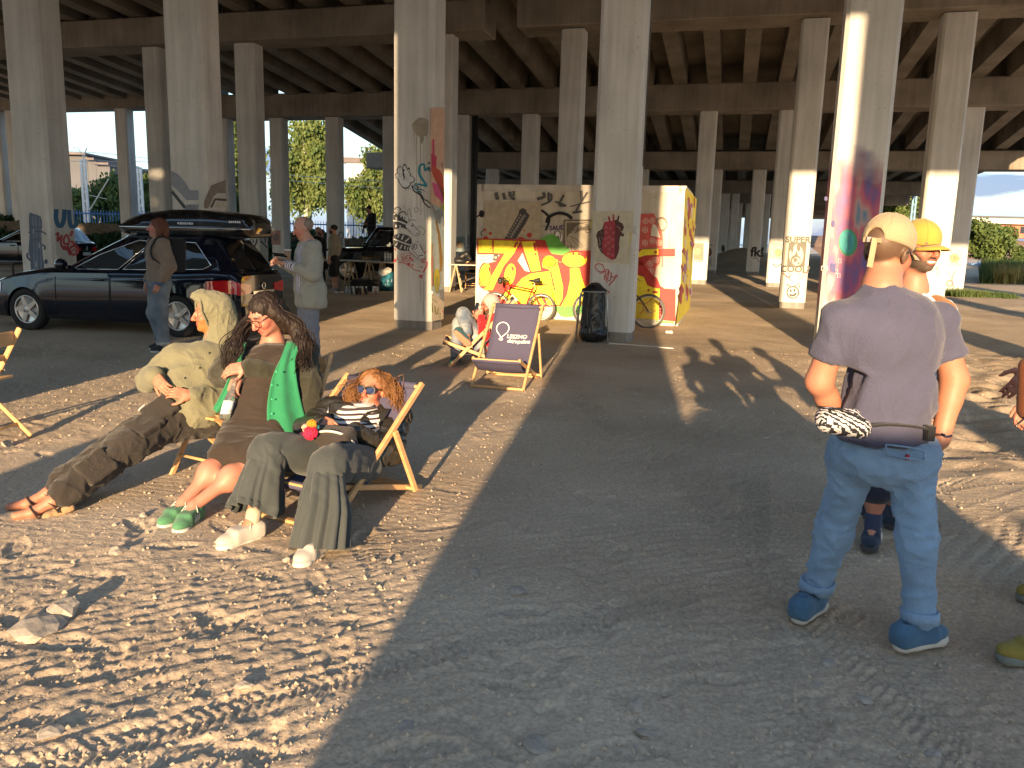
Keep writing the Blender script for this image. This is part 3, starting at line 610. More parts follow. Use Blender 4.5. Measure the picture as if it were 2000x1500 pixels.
p(K,b); p.st([(650,20),(690,130),(800,200),(860,290),(900,380),(1005,462)],22); p.st([(690,15),(780,55),(755,95),(850,105),(920,160)],[12,20,12,16,4]); p.st([(760,140),(850,225),(880,290),(960,330),(1010,390)],18)
p((.10,.10,.11)); p.st([(300,490),(370,445),(430,480),(410,515)],18); p.st([(480,440),(500,420),(530,520)],7); p.st([(570,600),(570,500),(610,480),(620,560),(650,640),(630,600)],8); p.ann(735,498,42,8); p.st([(380,600),(430,550),(510,545),(600,720)],26); p.st([(740,870),(800,825),(880,870),(900,940),(850,1000)],8)
p((.045,.045,.05)); p.poly([(285,560),(350,560),(420,610),(520,640),(580,740),(570,880),(500,860),(430,840),(290,870)],2); p.poly([(288,1010),(400,960),(520,980),(640,1060),(660,1290),(560,1300),(430,1290),(320,1220),(288,1150)],2)
p((.58,.58,.58))
for q,w in (([(288,710),(420,730),(560,790)],26),([(300,590),(350,560),(380,600)],14),([(345,640),(350,700)],30),([(430,640),(480,610),(500,680)],24),([(340,790),(345,840)],28),([(420,800),(425,850)],26),([(300,1070),(400,1110),(560,1170),(640,1190)],24),([(380,1040),(400,970)],30),([(450,1080),(490,990)],26),([(520,1120),(600,1050)],26),([(330,1200),(370,1140)],22),([(420,1260),(460,1180)],26),([(510,1270),(520,1200)],22),([(560,1290),(580,1220)],14)): p.st(q,w,4)
H1=[(535,790),(600,745),(680,785),(720,860),(800,920),(792,985),(720,1005),(640,950),(560,880)]; H2=[(635,1190),(660,1140),(740,1125),(810,1180),(850,1280),(912,1390),(890,1440),(795,1462),(700,1385),(600,1290)]
for H in (H1,H2): p(K).st(H+H[:1],18,3); p((.56,.56,.57)).poly(H,3)
p((.56,.56,.57)); p.poly([(600,740),(640,690),(700,680),(750,715),(690,715),(650,760)]); p.poly([(660,1140),(700,1040),(730,1030),(720,1130)]); p.poly([(780,1150),(840,1120),(900,1155),(830,1180)]); p.poly([(520,700),(540,590),(580,640),(600,750)])
p(K); p.ann(705,1215,52,14); p.dot(700,1215,26); p.dot(660,810,16,20); p.st([(790,1400),(830,1390),(880,1380)],16); p.st([(740,970),(780,950)],14,1); p.st([(640,1240),(720,1340),(800,1440)],8); p.st([(560,850),(640,930)],10,1); p.st([(600,740),(650,690),(745,715)],7); p.st([(820,1200),(860,1280)],16,1)
p((.62,.62,.63)).dot(712,1216,12)
p((.45,.03,.035),b); p.st([(450,1390),(470,1490),(500,1370),(540,1480),(560,1380),(640,1390),(600,1440),(660,1480)],16,1); p.st([(430,1370),(550,1330),(690,1370),(690,1500),(400,1500)],8,1); p.st([(320,1250),(335,1290)],16,1); p.st([(900,1360),(930,1305)],16,1); p.st([(380,1380),(375,1460),(410,1480)],12)
p((.45,.03,.035),c_); p.st([(300,110),(350,60)],22,1); p.st([(310,70),(350,110)],16,1); p.st([(390,130),(500,135),(600,190),(700,265),(830,300)],14); p.st([(950,115),(930,220),(870,325)],20); p.st([(565,135),(625,175)],22,1); p.st([(620,130),(570,180)],20,1); p.st([(690,160),(650,180),(690,205)],14); p.st([(790,420),(880,365)],18,1); p.st([(810,365),(860,435)],26,1); p.ann(885,90,42,12); p.dot(880,95,14); p.st([(480,20),(500,95),(540,10),(590,90),(620,20),(680,100)],16,1); p.st([(820,200),(860,230)],14,1)
p((.60,.58,.57)); p.st([(695,300),(640,620),(610,850)],[12,8,4]); p.st([(725,300),(680,650),(650,815)],[10,8,4]); p.st([(775,420),(750,600),(735,705)],[10,7,4])
for x in (715,750,790,820): p.st([(x,60),(x-6,200)],10,1)
p((.25,.24,.23)); p.st([(825,480),(830,900)],10,1); p.st([(885,470),(880,1150)],9,1); p.st([(915,500),(915,860)],7,1)
p.build('graffiti',COLS['bird']['o'])
p=colpaint('bird','right'); p((.60,.38,.27),b).poly([(1010,-1500),(1275,-1500),(1265,540),(1012,400)]); p((.52,.03,.10),a); p.st([(1055,620),(1065,1200)],40,1); p.st([(1035,900),(1040,1180)],36,1); p.st([(1105,940),(1095,1190)],40,1); p((.50,.06,.03)); p.poly([(1020,1150),(1180,1220),(1250,1400),(1265,1700),(1130,1480),(1040,1300)],2); p((.10,.02,.09)); p.st([(1240,1080),(1215,1120),(1250,1180)],14)
p((.60,.09,.25),b).poly([(1030,-40),(1150,0),(1215,180),(1255,420),(1190,310),(1080,200),(1050,60)]); p((.22,.05,.04)).poly([(1130,-40),(1270,150),(1265,400),(1215,200)])
p((.36,.45,.47)).poly([(1010,370),(1200,470),(1268,530),(1262,2300),(1160,2150),(1008,2080)]); p((.40,.42,.12)).poly([(1195,400),(1268,380),(1268,530),(1210,480)]); p((.26,.15,.04)).st([(1030,400),(1090,620),(1130,850),(1165,1050),(1200,1500),(1190,1700)],[20,30,44,44,60,30]); p((.42,.22,.04)).st([(1020,1150),(1015,1600),(1025,2000)],26); p((.22,.26,.28)); p.poly([(1060,560),(1200,480),(1240,700),(1140,760)],3); p((.55,.60,.62)); p.poly([(1200,640),(1262,660),(1255,900),(1190,800)],3); p.ann(1110,1005,22,10,ry=44)
p((.50,.44,.05),c_); p.dot(1112,440,60,200); p((.30,.30,.06)).poly([(1090,400),(1150,440),(1130,700),(1080,680)],3); p((.16,.20,.24)).poly([(1150,680),(1240,640),(1248,880),(1200,830)]); p((.58,.50,.38)).poly([(1005,720),(1130,790),(1245,900),(1240,1230),(1005,1275)]); p((.20,.19,.05)); p.st([(1070,980),(1090,1120),(1120,1120),(1135,1010)],22); p.ann(1165,1160,20,10,ry=55); p.st([(1010,920),(1020,1100)],20,1); p.st([(1010,830),(1125,915)],12,1); p((.60,.15,.12)).poly([(1205,1060),(1235,1070),(1225,1140)]); p.st([(1018,0),(1015,560)],22,1)
p.build('graffiti',COLS['bird']['o'])
# --- heart column
p=colpaint('heart','front'); Z8=(1120,380,.2)
p((.50,.46,.36),Z8).poly([(186,160),(592,158),(570,400),(552,682),(205,660),(190,400)])
p((.52,.42,.12)); p.st([(185,230),(165,330)],12,1); p.st([(560,370),(550,480)],12,1); p.st([(170,420),(165,460)],8,1)
HEART=[(300,270),(345,262),(334,215),(350,210),(366,258),(383,255),(382,193),(398,193),(400,252),(424,246),(438,204),(450,210),(442,262),(480,282),(495,322),(478,360),(462,352),(478,378),(496,386),(490,412),(458,404),(446,470),(450,520),(440,570),(415,625),(378,641),(320,605),(270,562),(240,505),(234,440),(222,400),(236,362),(282,335)]
p((.055,.02,.025)).poly(HEART)
p((.33,.03,.05)).poly([(300,272),(345,262),(334,215),(350,210),(366,258),(383,255),(382,193),(398,193),(402,260),(410,300),(408,480),(400,632),(378,641),(320,605),(285,572),(282,470),(300,400),(296,330)])
p((.12,.02,.03)).poly([(408,300),(446,300),(470,330),(440,420),(446,480),(440,570),(415,625),(402,630)])
p((.48,.20,.20))
for x,y in ((320,370),(352,415),(318,430),(345,470),(380,440),(315,500),(350,530),(385,505),(340,575),(380,590),(320,320),(362,330),(390,375)): p.ann(x,y,13,3,10); p.dot(x,y,4)
p((.30,.26,.22)); p.st([(250,420),(262,470),(255,500)],5); p.st([(270,410),(290,440)],4,1); p.st([(262,520),(280,545)],5,1); p.st([(425,310),(455,330),(450,350)],5); p.st([(280,390),(268,360)],4,1)
p((.25,.22,.18)).st([(512,328),(545,300)],2,1)
p((.45,.03,.03)); p.st([(295,690),(250,675),(215,690),(220,725),(260,755),(300,745)],8); p.st([(285,690),(305,735),(285,765),(255,765)],7); p.st([(300,835),(318,740),(345,738),(330,780),(318,800),(330,865)],8); p.st([(350,745),(335,830),(360,835),(372,760)],8); p.st([(368,780),(385,810),(420,785)],8); p.st([(432,785),(390,840),(345,888)],10); p.st([(200,870),(240,900)],6,1); p.st([(220,850),(250,905)],5,1); p.st([(310,950),(352,945),(330,970)],7)
p((.62,.60,.52)).st([(205,662),(552,684)],4,1)
p.build('graffiti',COLS['heart']['o'])
p=colpaint('heart','right'); p((.60,.62,.58),Z8); p.ann(620,345,10,5,ry=40); p.ann(600,520,9,4,ry=22); p.ann(590,590,12,4,ry=20); p.ann(595,670,10,4,ry=22); p.build('graffiti',COLS['heart']['o'])
# --- rainbow column
def spray_mat():
    m=bpy.data.materials.new('spray_patches'); m.use_nodes=True; nt=m.node_tree; L=nt.links.new; b=nt.nodes['Principled BSDF']; b.inputs['Roughness'].default_value=.5
    tc=nd(nt,'ShaderNodeTexCoord'); mp=nd(nt,'ShaderNodeMapping'); mp.inputs['Location'].default_value=(3.1,1.7,.4); mp.inputs['Scale'].default_value=(2.4,2.4,.85); L(tc.outputs['Object'],mp.inputs['Vector'])
    n=nd(nt,'ShaderNodeTexNoise'); n.inputs['Scale'].default_value=1.5; n.inputs['Detail'].default_value=2.5; L(mp.outputs[0],n.inputs['Vector'])
    r=nd(nt,'ShaderNodeValToRGB'); e=r.color_ramp.elements; e[0].position=.25; e[0].color=(.05,.04,.16,1); e[1].position=.78; e[1].color=(.08,.36,.40,1)
    for p_,c in ((.38,(.09,.07,.30,1)),(.46,(.24,.05,.20,1)),(.54,(.48,.09,.16,1)),(.62,(.40,.28,.30,1)),(.68,(.06,.18,.34,1))):
        q=e.new(p_); q.color=c
    L(n.outputs['Fac'],r.inputs['Fac']); L(r.outputs['Color'],b.inputs['Base Color'])
    sp=nd(nt,'ShaderNodeSeparateXYZ'); L(tc.outputs['Object'],sp.inputs[0]); n2=nd(nt,'ShaderNodeTexNoise'); n2.inputs['Scale'].default_value=2.2; L(tc.outputs['Object'],n2.inputs['Vector'])
    ma=nd(nt,'ShaderNodeMath',operation='MULTIPLY_ADD'); ma.inputs[1].default_value=.9; L(n2.outputs['Fac'],ma.inputs[0]); L(sp.outputs['Z'],ma.inputs[2])
    mr=nd(nt,'ShaderNodeMapRange'); mr.inputs['From Min'].default_value=3.0; mr.inputs['From Max'].default_value=3.5; mr.inputs['To Min'].default_value=1; mr.inputs['To Max'].default_value=0; L(ma.outputs[0],mr.inputs['Value'])
    mlo=nd(nt,'ShaderNodeMapRange'); mlo.inputs['From Min'].default_value=1.05; mlo.inputs['From Max'].default_value=1.5; L(ma.outputs[0],mlo.inputs['Value'])
    mu=nd(nt,'ShaderNodeMath',operation='MULTIPLY'); L(mr.outputs[0],mu.inputs[0]); L(mlo.outputs[0],mu.inputs[1]); L(mu.outputs[0],b.inputs['Alpha']); M['spray']=m
spray_mat()
cc=COLS['rain']; q=cc['q']
def face_sheet(cc,face,z0,z1,m,name='graffiti'):
    q=cc['q']; mb=MB()
    if face=='front': o=q-LX*(cc['d']/2+.004); e=CX*(cc['w']/2-.056)
    else: s=-1 if face=='left' else 1; o=q+CX*s*(cc['w']/2+.004); e=LX*(cc['d']/2-.056)
    N=14
    V=[];F=[]
    for i in range(N+1):
        z=z0+(z1-z0)*i/N; V+=[o-e+np.array([0,0,z]),o+e+np.array([0,0,z])]
    F=[(2*i,2*i+1,2*i+3,2*i+2) for i in range(N)]; mb.add(V,F); return mb.build(name,m,cc['o'],True)
face_sheet(cc,'front',.35,3.3,M['spray']); face_sheet(cc,'left',.35,3.1,M['spray'])
p=Paint(cc['front']); Zg=(1580,400,.2); cc['front'].lay=4
p((.04,.30,.16),Zg).dot(380,368,92,132); p((.04,.36,.38)).dot(372,360,72,112); p((.05,.44,.44)).poly([(330,330),(370,290),(372,430),(350,400)],3); p((.04,.28,.36)).poly([(385,280),(420,330),(400,440),(382,420)],3)
p((.62,.50,.52)); 
for x,y in ((135,620),(170,620),(300,548),(265,650),(290,690)): p.st([(x-12,y-20),(x+12,y-20),(x+12,y+20),(x-12,y+20),(x-12,y-20)],7,1)
p((.05,.05,.20)); p.dot(235,185,18,34); p.dot(165,-60,16,22); p.poly([(205,570),(265,572),(255,665),(210,650)])
p.build('graffiti',cc['o'])
# --- SUPER COOL column
p=colpaint('super','front'); Z6=(1320,250,.3)
p((.50,.48,.40),Z6).poly([(720,705),(868,708),(850,935),(700,930)]); p((.10,.095,.08)).poly([(736,745),(852,745),(838,906),(722,904)])
p((.50,.48,.38)); p.poly([(742,850),(738,815),(750,795),(752,820),(765,800),(768,770),(790,752),(786,785),(800,805),(812,785),(808,770),(825,795),(830,830),(822,870),(800,895),(765,895),(748,875)],2); p((.10,.095,.08)).dot(780,862,34,36); p((.50,.48,.38)); p.dot(784,868,26,27); p((.10,.095,.08)); p.poly([(765,850),(785,845),(790,865),(770,875)],2); p.poly([(790,880),(805,870),(800,890)],2); p.poly([(775,830),(785,800),(795,830)],2)
p((.08,.075,.065)); p.text('SUPER',795,729,.215,CX,.008); p.text('COOL?',776,921,.225,CX,.008)
p((.45,.10,.14)); p.st([(695,945),(740,975),(760,945)],6,1); p.st([(715,960),(745,995),(735,940)],7,1); p.st([(800,990),(855,940)],5,1); p.st([(780,960),(850,940)],4,1)
p((.05,.05,.05)); p.ann(762,1070,38,8); p.st([(730,1035),(725,1015),(745,1030)],7,1); p.st([(775,1030),(800,1010),(805,1040)],7,1); p.st([(740,1085),(765,1090),(785,1075)],14); p.dot(748,1060,8); p.dot(772,1055,8)
p.build('graffiti',COLS['super']['o'])
# --- blue column
p=colpaint('blue','front'); Zc=(0,390,.2)
p((.075,.10,.155),Zc).poly([(288,130),(330,140),(400,165),(412,250),(405,330),(412,480),(420,560),(432,700),(310,705),(300,580),(280,500),(290,360),(286,250)],2)
p((.13,.16,.22)); 
for x in (320,350,385): p.st([(x,160),(x+8,300),(x+20,680)],16)
p((.06,.08,.13)); p.st([(280,320),(400,310),(455,340)],14); p.st([(290,270),(415,265)],10); p.st([(275,520),(270,560),(310,600)],20); p.st([(415,440),(440,460),(435,490)],18); p.dot(452,605,18,24); p.st([(300,400),(400,380)],12)
p((.30,.33,.37)); p.st([(330,290),(332,330)],12,1); p.st([(385,420),(388,470)],10,1); p.st([(355,600),(360,660)],12,1)
p.build('graffiti',COLS['blue']['o'])
p=colpaint('blue','right'); p((.03,.13,.26),Zc); p.st([(548,92),(545,180),(565,245),(600,250),(622,190),(628,95)],46); p.st([(672,100),(678,200),(690,255),(720,262),(745,240),(742,195)],42)
p((.40,.07,.08)); p.st([(540,345),(568,325),(560,405),(600,350),(592,420),(612,470),(650,470),(672,400),(650,345),(622,380),(625,430),(660,430)],20); p.st([(610,470),(660,480),(690,540)],40); p.ann(718,495,42,24); p.st([(700,510),(720,480),(735,510)],12); p.st([(680,355),(700,300)],14,1); p.st([(695,360),(712,305)],12,1); p.st([(690,400),(760,470)],26,1)
p.build('graffiti',COLS['blue']['o'])
# --- grey column
p=colpaint('grey','front'); Za=(120,200,.18)
p((.24,.26,.30),Za).poly([(1190,740),(1270,780),(1340,860),(1395,950),(1490,955),(1490,1060),(1360,1062),(1290,985),(1195,890)],0); p((.045,.05,.065)).st([(1200,965),(1345,1145)],34,1); p((.20,.22,.26)).poly([(1330,1180),(1365,1105),(1490,1110),(1490,1300),(1330,1300)])
p.build('graffiti',COLS['grey']['o'])
p=colpaint('grey','right'); p((.22,.19,.17),Za).poly([(1545,1080),(1620,900),(1780,840),(1785,985),(1690,985),(1650,1020),(1590,1150),(1545,1150)]); p((.08,.07,.06)).st([(1620,1140),(1665,1050),(1790,1060)],26,1); p((.50,.47,.40)).poly([(1650,1140),(1690,1075),(1785,1080),(1785,1140)]); p.build('graffiti',COLS['grey']['o'])
# --- farther columns
def small(key,face,fn): p=colpaint(key,face); fn(p); p.build('graffiti',COLS[key]['o'])
Zd=(230,390,.2)
small('b1b','front',lambda p:(p((.05,.05,.06),Zd),p.ann(1288,395,70,16,ry=80),p.st([(1240,410),(1265,360),(1280,420),(1310,365),(1330,420)],14,1)))
small('b1b','right',lambda p:(p((.05,.05,.06),Zd),p.st([(1390,390),(1430,280),(1440,420),(1390,400),(1460,470)],12,1)))
small('b2c','front',lambda p:(p((.36,.19,.17),Zd),p.poly([(1500,300),(1590,300),(1592,440),(1502,440)]),p((.17,.13,.12)),p.dot(1545,366,30,36),p((.30,.2,.17)),p.ann(1545,366,18,5)))
small('b2d','right',lambda p:(p((.05,.05,.07),(600,390,.15)),p.ann(440,465,26,12,ry=46),p.st([(440,520),(460,600)],12,1)))
small('b2f','front',lambda p:(p((.22,.29,.30),b),p.poly([(1478,1020),(1685,1020),(1685,1335),(1475,1335)]),p((.17,.12,.07)),p.dot(1575,1180,68,72),p((.28,.23,.15)),p.ann(1575,1180,42,10),p.ann(1575,1180,20,8),p((.12,.13,.17)),p.st([(1510,1350),(1530,1310),(1520,1380)],10),p.st([(1570,1400),(1600,1380),(1600,1420),(1660,1400)],10,1)))
small('b2f','right',lambda p:(p((.09,.09,.11),b),p.ann(1745,1030,16,10,ry=40),p.ann(1748,1110,18,10,ry=50),p.st([(1700,1250),(1760,1230)],14,1)))
small('b2e','front',lambda p:(p((.10,.10,.12),b),p.st([(1270,1130),(1300,1260),(1350,1180)],12,1)))
Ze=(1350,440,.13333)
small('b2h','front',lambda p:(p((.50,.19,.13),Ze),p.poly([(42,258),(186,264),(176,512),(36,506)]),p((.32,.22,.12)),p.dot(92,380,54,58),p((.5,.4,.25)),p.ann(92,380,36,8),p.ann(92,380,16,8),p((.08,.08,.08)),p.st([(40,515),(110,535),(175,515)],12)))
small('b3a','front',lambda p:(p((.16,.085,.055),Ze),p.dot(266,395,36,62),p((.10,.10,.09)),p.st([(240,280),(280,285),(315,300)],12),p.st([(235,480),(262,490),(262,590),(230,600)],10),p.st([(300,490),(280,540),(305,590)],10)))
small('b4a','front',lambda p:(p((.06,.05,.055),Ze),p.dot(467,340,28,54)))
small('b3b','front',lambda p:(p((.03,.03,.03),Z6),p.text('fk!',530,810,.62,CX,.02),p((.2,.2,.2)),p.st([(500,850),(530,845),(540,870),(558,850)],6,1)))
small('b2i','front',lambda p:(p((.26,.31,.31),Z6),p.poly([(615,745),(700,755),(692,860),(606,850)]),p((.30,.22,.12)),p.dot(668,812,24,26),p((.06,.06,.06)),p.st([(628,880),(650,900),(690,885)],8)))
Zk=(1850,250,.2333)
small('b2k','front',lambda p:(p((.30,.34,.35),Zk),p.poly([(8,1015),(128,1015),(120,1165),(0,1165)]),p((.28,.18,.08)),p.dot(62,1090,40,36),p((.42,.32,.18)),p.ann(62,1090,24,6),p((.35,.36,.36)),p.st([(0,1190),(30,1250),(10,1330)],20),p((.4,.13,.09)),p.ann(20,1300,24,10),p((.1,.1,.12)),p.st([(70,1190),(40,1260),(60,1340)],8)))
small('b1f','front',lambda p:(p((.30,.30,.22),Zg),p.st([(1190,370),(1225,450),(1210,540),(1265,560),(1270,610),(1230,620)],7),p.ann(1235,640,28,7),p((.12,.12,.10)),p.st([(1130,560),(1155,600),(1140,620)],7),p.st([(1250,610),(1262,680),(1240,700)],8)))

# dark drain pipes beside the container
mb=MB()
for px in (921,927):
    q=PL(px,470,bp_(2,0),LX); mb=MB(); mb.tube([(q[0],q[1],.1),(q[0],q[1],BS[2][1])],.07,8); mb.build('drainpipe',paint('pipe_dark',(.04,.045,.05),.5,.2,4),VIA)
for k,c in (('bird',-.385),('heart',.385)):
    q=COLS[k]['q']+CX*c+LX*.1; mb=MB(); mb.tube([(q[0],q[1],2.9),(q[0],q[1],BS[0][1])],.012,6); mb.build('cable',paint('cable_grey',(.10,.10,.10),.6,.1,4),VIA)
# ================================================================== background
def leaf_mat(name,c1,c2):
    m=mat(name,c1,.6,.1,.9,col2=c2,spec=.25,cobj='Object'); b=m.node_tree.nodes['Principled BSDF']
    nt=m.node_tree; t=nd(nt,'ShaderNodeBsdfTranslucent'); ms=nd(nt,'ShaderNodeMixShader'); ms.inputs[0].default_value=.25
    src=b.inputs['Base Color'].links[0].from_socket; nt.links.new(src,t.inputs['Color']); out=[n for n in nt.nodes if n.type=='OUTPUT_MATERIAL'][0]
    nt.links.new(b.outputs[0],ms.inputs[1]); nt.links.new(t.outputs[0],ms.inputs[2]); nt.links.new(ms.outputs[0],out.inputs['Surface']); return m
leaf_mat('leaf_birch',(.075,.125,.035),(.165,.20,.06)); leaf_mat('leaf_green',(.045,.085,.03),(.12,.16,.045)); leaf_mat('leaf_ivy',(.025,.065,.03),(.06,.12,.05)); leaf_mat('leaf_bush',(.07,.12,.035),(.15,.20,.06))
mat('bark',(.12,.10,.08),.9,.3,6,.4,20); mat('bark_birch',(.42,.40,.36),.8,.35,5)
def leaves(P,size,seed=0,droop=0.):
    r=np.random.default_rng(seed); n=len(P); a=r.normal(size=(n,3)); a/=np.linalg.norm(a,axis=1)[:,None]; b=r.normal(size=(n,3))
    if droop: a=a*(1-droop)+np.array([0,0,-1.])*droop; a/=np.linalg.norm(a,axis=1)[:,None]
    b-=a*(a*b).sum(1)[:,None]; b/=np.linalg.norm(b,axis=1)[:,None]; s=(size*(.6+.8*r.random(n)))[:,None]
    V=np.stack([P-a*s,P+b*s*.55,P+a*s,P-b*s*.55],1).reshape(-1,3); F=np.arange(4*n).reshape(n,4); return V,F
def crown_pts(c,rad,n,seed,clumps=26,spread=.34):
    r=np.random.default_rng(seed); u=r.normal(size=(clumps,3)); u/=np.linalg.norm(u,axis=1)[:,None]; cc=np.array(c)+u*np.array(rad)*(r.random((clumps,1))**.4)*.78
    k=r.integers(0,clumps,n); v=r.normal(size=(n,3)); v/=np.linalg.norm(v,axis=1)[:,None]; s=spread*np.array(rad).mean()*(.6+.8*r.random(clumps))
    return cc[k]+v*(r.random((n,1))**.5)*s[k][:,None]*np.array([1,1,.85]),cc
def tree(name,label,base,h,rad,m,n,seed,weep=0,group='trees beyond the viaduct',leaf=.2,cz=None,trunk='bark',cat='tree'):
    base=np.array(base,float); cz=cz if cz is not None else h-rad[2]; T=thing(name,label,cat,base,0,group)
    P,cc=crown_pts((0,0,cz),rad,n,seed)
    if weep:
        r=np.random.default_rng(seed+5); ns=int(n/14); S=P[r.integers(0,len(P),ns)]; L_=.5+1.6*r.random(ns); k=10
        t=np.linspace(0,1,k)[None,:,None]; Q=S[:,None,:]+np.array([0,0,-1.])*t*L_[:,None,None]*weep+.12*r.normal(size=(ns,k,3)); Q[:,:,:2]+=(S[:,None,:2]*.08*t)
        P=np.concatenate([P[:n//3],Q.reshape(-1,3)])
    P=P[P[:,2]>.15]
    V,F=leaves(P,leaf,seed,.55 if weep else 0); me=np_mesh('crown',V,F,False); link('crown',me,m,T)
    mb=MB(); r=random.Random(seed); mb.tube([(0,0,-.2),(.05,0,h*.25),(-.05,.04,h*.55),(0,0,h*.9)],[h*.022,h*.018,h*.012,.02],8)
    for i in range(9):
        q=cc[i%len(cc)]; z0=h*(.2+.5*r.random()); mb.tube([(0,0,z0),tuple(q*np.array([.5,.5,1])*np.array([1,1,.85])+np.array([0,0,0])),tuple(q)],[h*.009,h*.006,.012],6)
    mb.build('trunk',M[trunk],T); return T
def gp(px,Y,py=None):
    P=A(px,470,Y); return np.array([P[0],Y,gz(0,min(Y,90))-.12])
# left side
tree('birch_tree','tall weeping birch, thick yellow-green curtain of twigs between two columns',gp(598,76),12.6,(3.5,3.0,5.4),M['leaf_birch'],16000,11,weep=1.2,trunk='bark_birch',leaf=.2)
tree('birch_tree','weeping birch in front of the white-blue wall',gp(722,78),10.2,(2.5,2.2,4.1),M['leaf_birch'],7000,12,weep=1.1,trunk='bark_birch',leaf=.2)
tree('birch_tree','narrow strip of birch seen just right of the grey painted column',gp(461,74),13.5,(1.9,2.,6.0),M['leaf_birch'],6500,13,weep=1.2,trunk='bark_birch',leaf=.2)
tree('willow_tree','grey-green drooping tree in front of the grey building',gp(222,56),5.7,(1.7,1.7,2.4),M['leaf_green'],5000,14,weep=1.,leaf=.16)
tree('young_tree','small yellowish tree left of the lattice mast',gp(156,54),4.6,(1.0,1.2,1.9),M['leaf_bush'],3000,15,leaf=.17)
tree('leafy_tree','round green tree right of the second mast',gp(300,58),5.7,(1.7,1.8,2.2),M['leaf_green'],5000,16,leaf=.17)
tree('leafy_tree','dark green tree low behind the roof box gap',gp(455,46),4.1,(1.3,1.3,1.6),M['leaf_green'],3500,17,leaf=.15)
tree('leafy_tree','green tree glimpsed between the bird column and the container',gp(884,60),5.2,(1.2,1.2,2.2),M['leaf_green'],2500,18,leaf=.17)
tree('leafy_tree','green tree at the far left frame edge behind a parked car',gp(-12,48),4.4,(1.8,1.6,1.8),M['leaf_green'],3500,19,leaf=.17)
# right side
tree('round_tree','bushy round green tree right of the outermost column',gp(1925,62),4.3,(2.0,1.8,2.1),M['leaf_bush'],7500,21,leaf=.15)
tree('tall_tree','broad green tree behind the yellow cap, beside a blue mast',gp(1752,66),6.6,(2.4,2.2,2.7),M['leaf_bush'],9000,22,leaf=.17)
tree('shrub','low pale shrub on the right frame edge below the embankment',gp(2000,60),2.2,(.9,.9,.9),M['leaf_bush'],1500,24,leaf=.12,cat='shrub')
# ivy bank
def hedge(label,x0,x1,Y,z0,h,n,seed,m,name='hedge',d=1.6):
    r=np.random.default_rng(seed); X=x0+(x1-x0)*r.random(n); t=r.random(n); top=h*(.86+.14*vnoise(np.stack([X*.7,X*0],1),seed)); Z=z0+top*np.sqrt(t); D=(1-t)*d-.5*d+.12*r.normal(size=n)
    P=np.stack([X,Y-D,Z],1)+.05*r.normal(size=(n,3)); T=thing(name,label,'hedge',((x0+x1)/2,Y,z0)); V,F=leaves(P,.13,seed); link('foliage',np_mesh('foliage',V,F,False),m,T,True)
    mb=MB(); xs=np.linspace(x0,x1,40); 
    for i in range(39): mb.box(((xs[i]+xs[i+1])/2,Y+.3,z0+h*.4),(xs[1]-xs[0],d*.6,h*.8))
    mb.build('stem_mass',M['bark'],T,True); return T
_a=A(-40,470,38)[0]; _b=A(500,470,38)[0]
hedge('long dark green ivy-covered hedge bank behind the black estate car',_a,_b,38,.2,2.15,21000,31,M['leaf_ivy'])
hedge('green undergrowth behind the old black car and the man in shorts',A(505,470,40)[0],A(770,470,40)[0],40,.2,1.65,10000,32,M['leaf_ivy'])
# fences
mat('fence_blue',(.035,.17,.42),.5,.15,3); mat('steel_grey',(.42,.44,.45),.45,.15,3,metal=.4); mat('mast_white',(.62,.62,.60),.6,.12,3); mat('mast_blue',(.16,.28,.40),.6,.12,3)
def fence(label,x0,x1,Y0,Y1,z,h,step=.13,post=2.6):
    T=thing('fence',label,'fence',((x0+x1)/2,(Y0+Y1)/2,z)); a=np.array([x0,Y0,z]); e=np.array([x1,Y1,z]); L_=np.linalg.norm(e-a); d=(e-a)/L_
    mb=MB()
    for zz in (.25,h-.12): mb.bar(a+[0,0,zz],e+[0,0,zz],.05,.07)
    for i in range(int(L_/step)): mb.bar(a+d*i*step+[0,-.04,.05],a+d*i*step+[0,-.04,h+.06],.035,.02,up=(1,0,0))
    mb.build('palings',M['fence_blue'],T,True); mp=None
    for i in range(int(L_/post)+1): mp=MB(); mp.bar(a+d*i*post+[0,.05,0],a+d*i*post+[0,.05,h+.12],.09,.09,up=(1,0,0)); mp.build('post',M['fence_blue'],T,True)
fence('blue paling fence above the ivy bank behind the black estate car',A(-30,470,44)[0],A(420,470,44)[0],44,44,.25,2.35,.16,4)
fence('blue paling fence behind the man in the pale jacket and the old black car',A(500,470,45)[0],A(780,470,45)[0],45,45,.25,2.1,.15,4)
fence('blue paling fence far back in the middle under the deck',A(1380,470,80)[0],A(1545,470,80)[0],80,80,.0,1.9,.2,2.6)
fence('blue paling fence on the right beyond the tall grass',A(1700,470,70)[0],A(2080,470,70)[0],70,68,-.45,1.25,.18,3)
